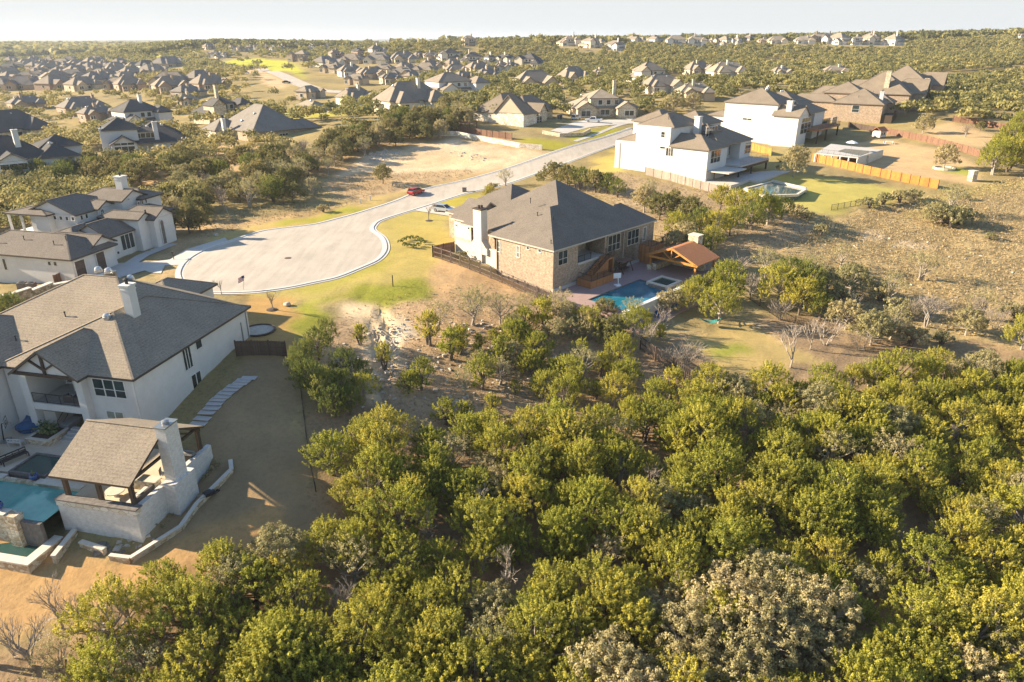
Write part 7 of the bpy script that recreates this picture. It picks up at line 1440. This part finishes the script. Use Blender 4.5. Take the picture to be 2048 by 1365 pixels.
# ---- cars
def car(label, u, v, yaw, mat, L=4.4, style='hatch', z=None, group=None):
    p = G(u, v) if z is None else W(u, v, z); r = thing('pickup_truck' if style == 'pickup' else 'parked_car', label, 'pickup' if style == 'pickup' else 'car', (p[0], p[1], p[2]+.06), yaw, group); hw = .88; s = L/4.4
    prof = {'hatch': ([(-2.15,.35),(-2.2,.75),(-2.05,.98),(1.0,.95),(2.0,.78),(2.2,.6),(2.2,.32)], [(-2.0,.96),(-1.75,1.42),(-.2,1.5),(.45,1.42),(1.15,.94)]),
            'sedan': ([(-2.2,.35),(-2.25,.8),(-2.1,.95),(-1.2,.98),(1.0,.92),(2.05,.76),(2.25,.55),(2.25,.32)], [(-1.6,.96),(-.9,1.38),(-.1,1.44),(.4,1.38),(1.2,.92)]),
            'suv': ([(-2.2,.4),(-2.25,1.0),(1.1,1.05),(2.1,.95),(2.25,.7),(2.25,.38)], [(-2.15,1.0),(-2.0,1.68),(.3,1.72),(1.1,1.04)]),
            'pickup': ([(-2.2,.45),(-2.25,1.05),(1.2,1.05),(2.15,.98),(2.25,.75),(2.25,.42)], [(-.6,1.04),(-.45,1.7),(.6,1.7),(1.2,1.04)])}[style]
    def ext(poly, w0, w1, m):
        n = len(poly); zmx = max(q[1] for q in poly); zmn = min(q[1] for q in poly); f_ = lambda z: w0+(w1-w0)*(z-zmn)/(zmx-zmn)
        mb = MB(); mb.add([(x*s, -f_(z), z) for x, z in poly]+[(x*s, f_(z), z) for x, z in poly], [tuple(range(n)), tuple(range(n, 2*n))[::-1]]+[(i, i+n, (i+1) % n+n, (i+1) % n) for i in range(n)]); return mb
    b = pt(ext(prof[0], hw, hw-.06, 0), 'body', mat, r); pt(ext(prof[1], hw-.06, hw-.24, 0), 'windows', 'car_glass', r)
    cab = prof[1]; mb = MB(); zt = max(q[1] for q in cab); xs = [q[0] for q in cab if q[1] > zt-.1]; mb.add([(min(xs)*s, -hw+.2, zt-.03), (max(xs)*s, -hw+.2, zt-.05), (max(xs)*s, hw-.2, zt-.05), (min(xs)*s, hw-.2, zt-.03), (min(xs)*s, -hw+.26, zt+.03), (max(xs)*s, -hw+.26, zt+.01), (max(xs)*s, hw-.26, zt+.01), (min(xs)*s, hw-.26, zt+.03)], [(4,5,6,7),(0,1,5,4),(1,2,6,5),(2,3,7,6),(3,0,4,7),(3,2,1,0)]); 
    for xx in ((cab[0], cab[1]), (cab[-2], cab[-1])):
        for sd in (-1, 1): mb.bar((xx[0][0]*s, sd*(hw-.08 if xx[0][1] < 1.1 else hw-.22), xx[0][1]), (xx[1][0]*s, sd*(hw-.08 if xx[1][1] < 1.1 else hw-.22), xx[1][1]), .08)
    pt(mb, 'roof_panel', mat, r)
    for x in (-1.35, 1.35):
        for sd in (-1, 1): mb = MB(); mb.tube([(x*s, sd*(hw-.18), .32), (x*s, sd*(hw+.02), .32)], .33, 14); w = pt(mb, 'wheel', 'tyre', r); mb = MB(); mb.tube([(x*s, sd*(hw-.1), .32), (x*s, sd*(hw+.035), .32)], .19, 10); pt(mb, 'rim', 'silver_metal', w)
    for sd in (-1, 1): mb = MB(); mb.box(2.12*s, 2.24*s, sd*.62-.16, sd*.62+.16, .58, .72); pt(mb, 'headlight', 'silver_metal', r); mb = MB(); mb.box(-2.26*s, -2.14*s, sd*.66-.13, sd*.66+.13, .72, .88); pt(mb, 'tail_light', 'red_cloth', r)
    return r
car('bright red hatchback parked at the upper kerb of the street', 832, 389, math.radians(60), 'car_red', 4.5)
car('silver car parked on the driveway beside the brick house', 887, 424, math.radians(-28), 'car_silver', 4.7, 'hatch')
car('silver white pickup truck on the stone house drive', 1187, 245, math.radians(172), 'car_white', 5.6, 'pickup'); car('white car half hidden behind the stone house corner', 1152, 240, math.radians(60), 'car_white', 4.6, 'suv')
car('white car parked behind the nearer white house under oaks', 1347, 213, math.radians(-15), 'car_white', 4.8, 'suv'); car('small dark car on the back road below the green mound', 573, 167, math.radians(10), 'black_metal', 4.6, 'sedan'); car('tiny white truck beside the back road', 491, 148, math.radians(70), 'car_white', 6, 'pickup')
# ---- small street things
sh = [(801,488),(808,484),(816,481),(824,480),(834,481),(842,484),(846,489),(838,494),(828,497),(819,496),(810,494)]
for i, (u, v) in enumerate(sh):
    p = G(u, v); rng = np.random.default_rng(i); d = unit(rng.normal(size=(44, 3))); d[:, 2] = np.abs(d[:, 2]); V, Q, T = leaves(rng, d*.42+[0, 0, .3], d, 16, np.full(44, .12), np.full(44, .1), .09, 1.4); o = np_mesh('boxwood_shrub', V, Q, M['leaf_green'], attrs=[('tone', 'POINT', T)]); o.location = p
    tag(o, 'clipped round shrub, %s clockwise from the left in the ring on the lawn' % ORD[i], 'shrub', 'ring of clipped shrubs')
rocks('bed_stones', 'pale stones inside the ring of clipped shrubs', [(812,490),(820,485),(835,486),(838,490),(825,493)], .5, 71, .8, .12, .22, 'rock', True)
p = G(786, 572); mb = MB(); mb.box(-.06, .06, -.06, .06, -.2, 1.6); solo(mb, 'marker_post', 'black_metal', 'thin dark post on the bright green patch', 'post', p)
for u, v, lab in ((721, 407, 'small white marker post beside the verge shrubs'), (741, 401, 'white utility pedestal beside the street')): p = G(u, v); mb = MB(); mb.box(-.1, .1, -.1, .1, -.1, .9); mb.box(-.13, .13, -.13, .13, .9, 1.0); solo(mb, 'marker_post', 'trim_white', lab, 'post', p)
p = G(929, 384); mb = MB(); mb.box(-.45, .45, -.4, .4, -.1, .9); mb.box(-.5, .5, -.45, .45, .9, .98); solo(mb, 'utility_box', 'leafbox' if False else 'dark_rock', 'green-grey electrical box at the street edge', 'utility box', p)
p = G(348, 520); mb = MB(); mb.box(-.05, .05, -.05, .05, -.1, 1.1); mb.box(-.14, .14, -.25, .25, 1.1, 1.4); solo(mb, 'mailbox', 'dark_wood', 'mailbox post at the driveway fork', 'mailbox', p)
p = G(487, 580); r = thing('flag', 'small tilted striped flag on a pole beside the cul-de-sac', 'flag', p); mb = MB(); mb.bar((0, 0, 0), (.4, 0, 2.2), .05); pt(mb, 'pole', 'silver_metal', r)
fl = MB(); st = MB(); wt = MB()
for k in range(7): (st if k % 2 == 0 else wt).bar((.38-.09*k*.2, -.01, 2.1-.11*k), (-.5-.09*k*.2, .02, 1.65-.11*k), .02, .1)
cn = MB(); cn.bar((.36, -.03, 2.0), (0, -.02, 1.82), .02, .34); pt(st, 'stripe_red', 'red_cloth', r); pt(wt, 'stripe_white', 'white_plastic', r); pt(cn, 'canton', 'navy_cloth', r)
for u, v, lab in ((432, 472, 'small white boat-shaped boulder on the verge above the cul-de-sac'), (575, 612, 'pale boulder in the scrub below the cul-de-sac'), (1068, 372, 'pale boulder')): 
    if 'below' in lab or 'verge' in lab: p = G(u, v); mb = MB(); mb.blob((0, 0, .2), .5, int(u), 8, 6, .6); solo(mb, 'boulder', 'rock', lab, 'boulder', p)
# ================================================================ sky, sun, camera
w = bpy.data.worlds.new('World'); sc.world = w; w.use_nodes = True; nt = w.node_tree; nt.nodes.clear()
SUN_AZ, SUN_EL = math.radians(170.5), math.radians(22.5)
sky = nt.nodes.new('ShaderNodeTexSky'); sky.sky_type = 'NISHITA'; sky.sun_disc = False; sky.sun_elevation = SUN_EL
sky.sun_rotation = math.pi/2-SUN_AZ; sky.air_density = 1.0; sky.dust_density = .3; sky.ozone_density = 1.0; sky.altitude = 300
bg = nt.nodes.new('ShaderNodeBackground'); bg.inputs[1].default_value = .082; ow = nt.nodes.new('ShaderNodeOutputWorld')
tint = nt.nodes.new('ShaderNodeMix'); tint.data_type = 'RGBA'; tint.blend_type = 'MULTIPLY'; tint.inputs[0].default_value = 1; tint.inputs[7].default_value = (.95, .985, 1.10, 1); nt.links.new(sky.outputs[0], tint.inputs[6]); cl = nt.nodes.new('ShaderNodeVectorMath'); cl.operation = 'MINIMUM'; cl.inputs[1].default_value = (3.3, 3.42, 3.46); nt.links.new(tint.outputs[2], cl.inputs[0]); nt.links.new(cl.outputs[0], bg.inputs[0]); nt.links.new(bg.outputs[0], ow.inputs[0])
sd = bpy.data.lights.new('sun', 'SUN'); sd.energy = 5.0; sd.angle = math.radians(.6); sd.color = (1.0, .84, .62)
so = bpy.data.objects.new('sun', sd); COL.objects.link(so); dv = Vector((math.cos(SUN_AZ)*math.cos(SUN_EL), math.sin(SUN_AZ)*math.cos(SUN_EL), math.sin(SUN_EL)))
so.rotation_euler = dv.to_track_quat('Z', 'Y').to_euler(); so.location = (0, 0, 200)
cd = bpy.data.cameras.new('camera'); cd.sensor_width = 36; cd.lens = 36*F/2048; cd.clip_end = 30000; cd.clip_start = .5
co = bpy.data.objects.new('camera', cd); COL.objects.link(co); co.location = (0, 0, H); co.rotation_euler = (math.pi/2-PITCH, 0, 0); sc.camera = co
sc.view_settings.view_transform = 'Standard'; sc.view_settings.look = 'None'; sc.view_settings.gamma = 1; sc.view_settings.exposure = 1.6
sc.cycles.max_bounces = 5; sc.cycles.diffuse_bounces = 2; sc.cycles.glossy_bounces = 2; sc.cycles.transmission_bounces = 2; sc.cycles.transparent_max_bounces = 4; sc.cycles.use_denoising = True; sc.cycles.caustics_reflective = False; sc.cycles.caustics_refractive = False

hz = MB(); hz.box(-6000, 6000, -60, 11000, -45, 75); ho = hz.build('haze', new_mat('haze_air')[0]); tag(ho, 'thin pale air over the whole neighbourhood', kind='stuff')
hm = M['haze_air'].node_tree; hm.nodes.clear(); oo = hm.nodes.new('ShaderNodeOutputMaterial'); pv = hm.nodes.new('ShaderNodeVolumePrincipled'); pv.inputs['Color'].default_value = (.80, .88, 1.0, 1); pv.inputs['Density'].default_value = .00011; pv.inputs['Anisotropy'].default_value = .2
hm.links.new(pv.outputs[0], oo.inputs['Volume'])
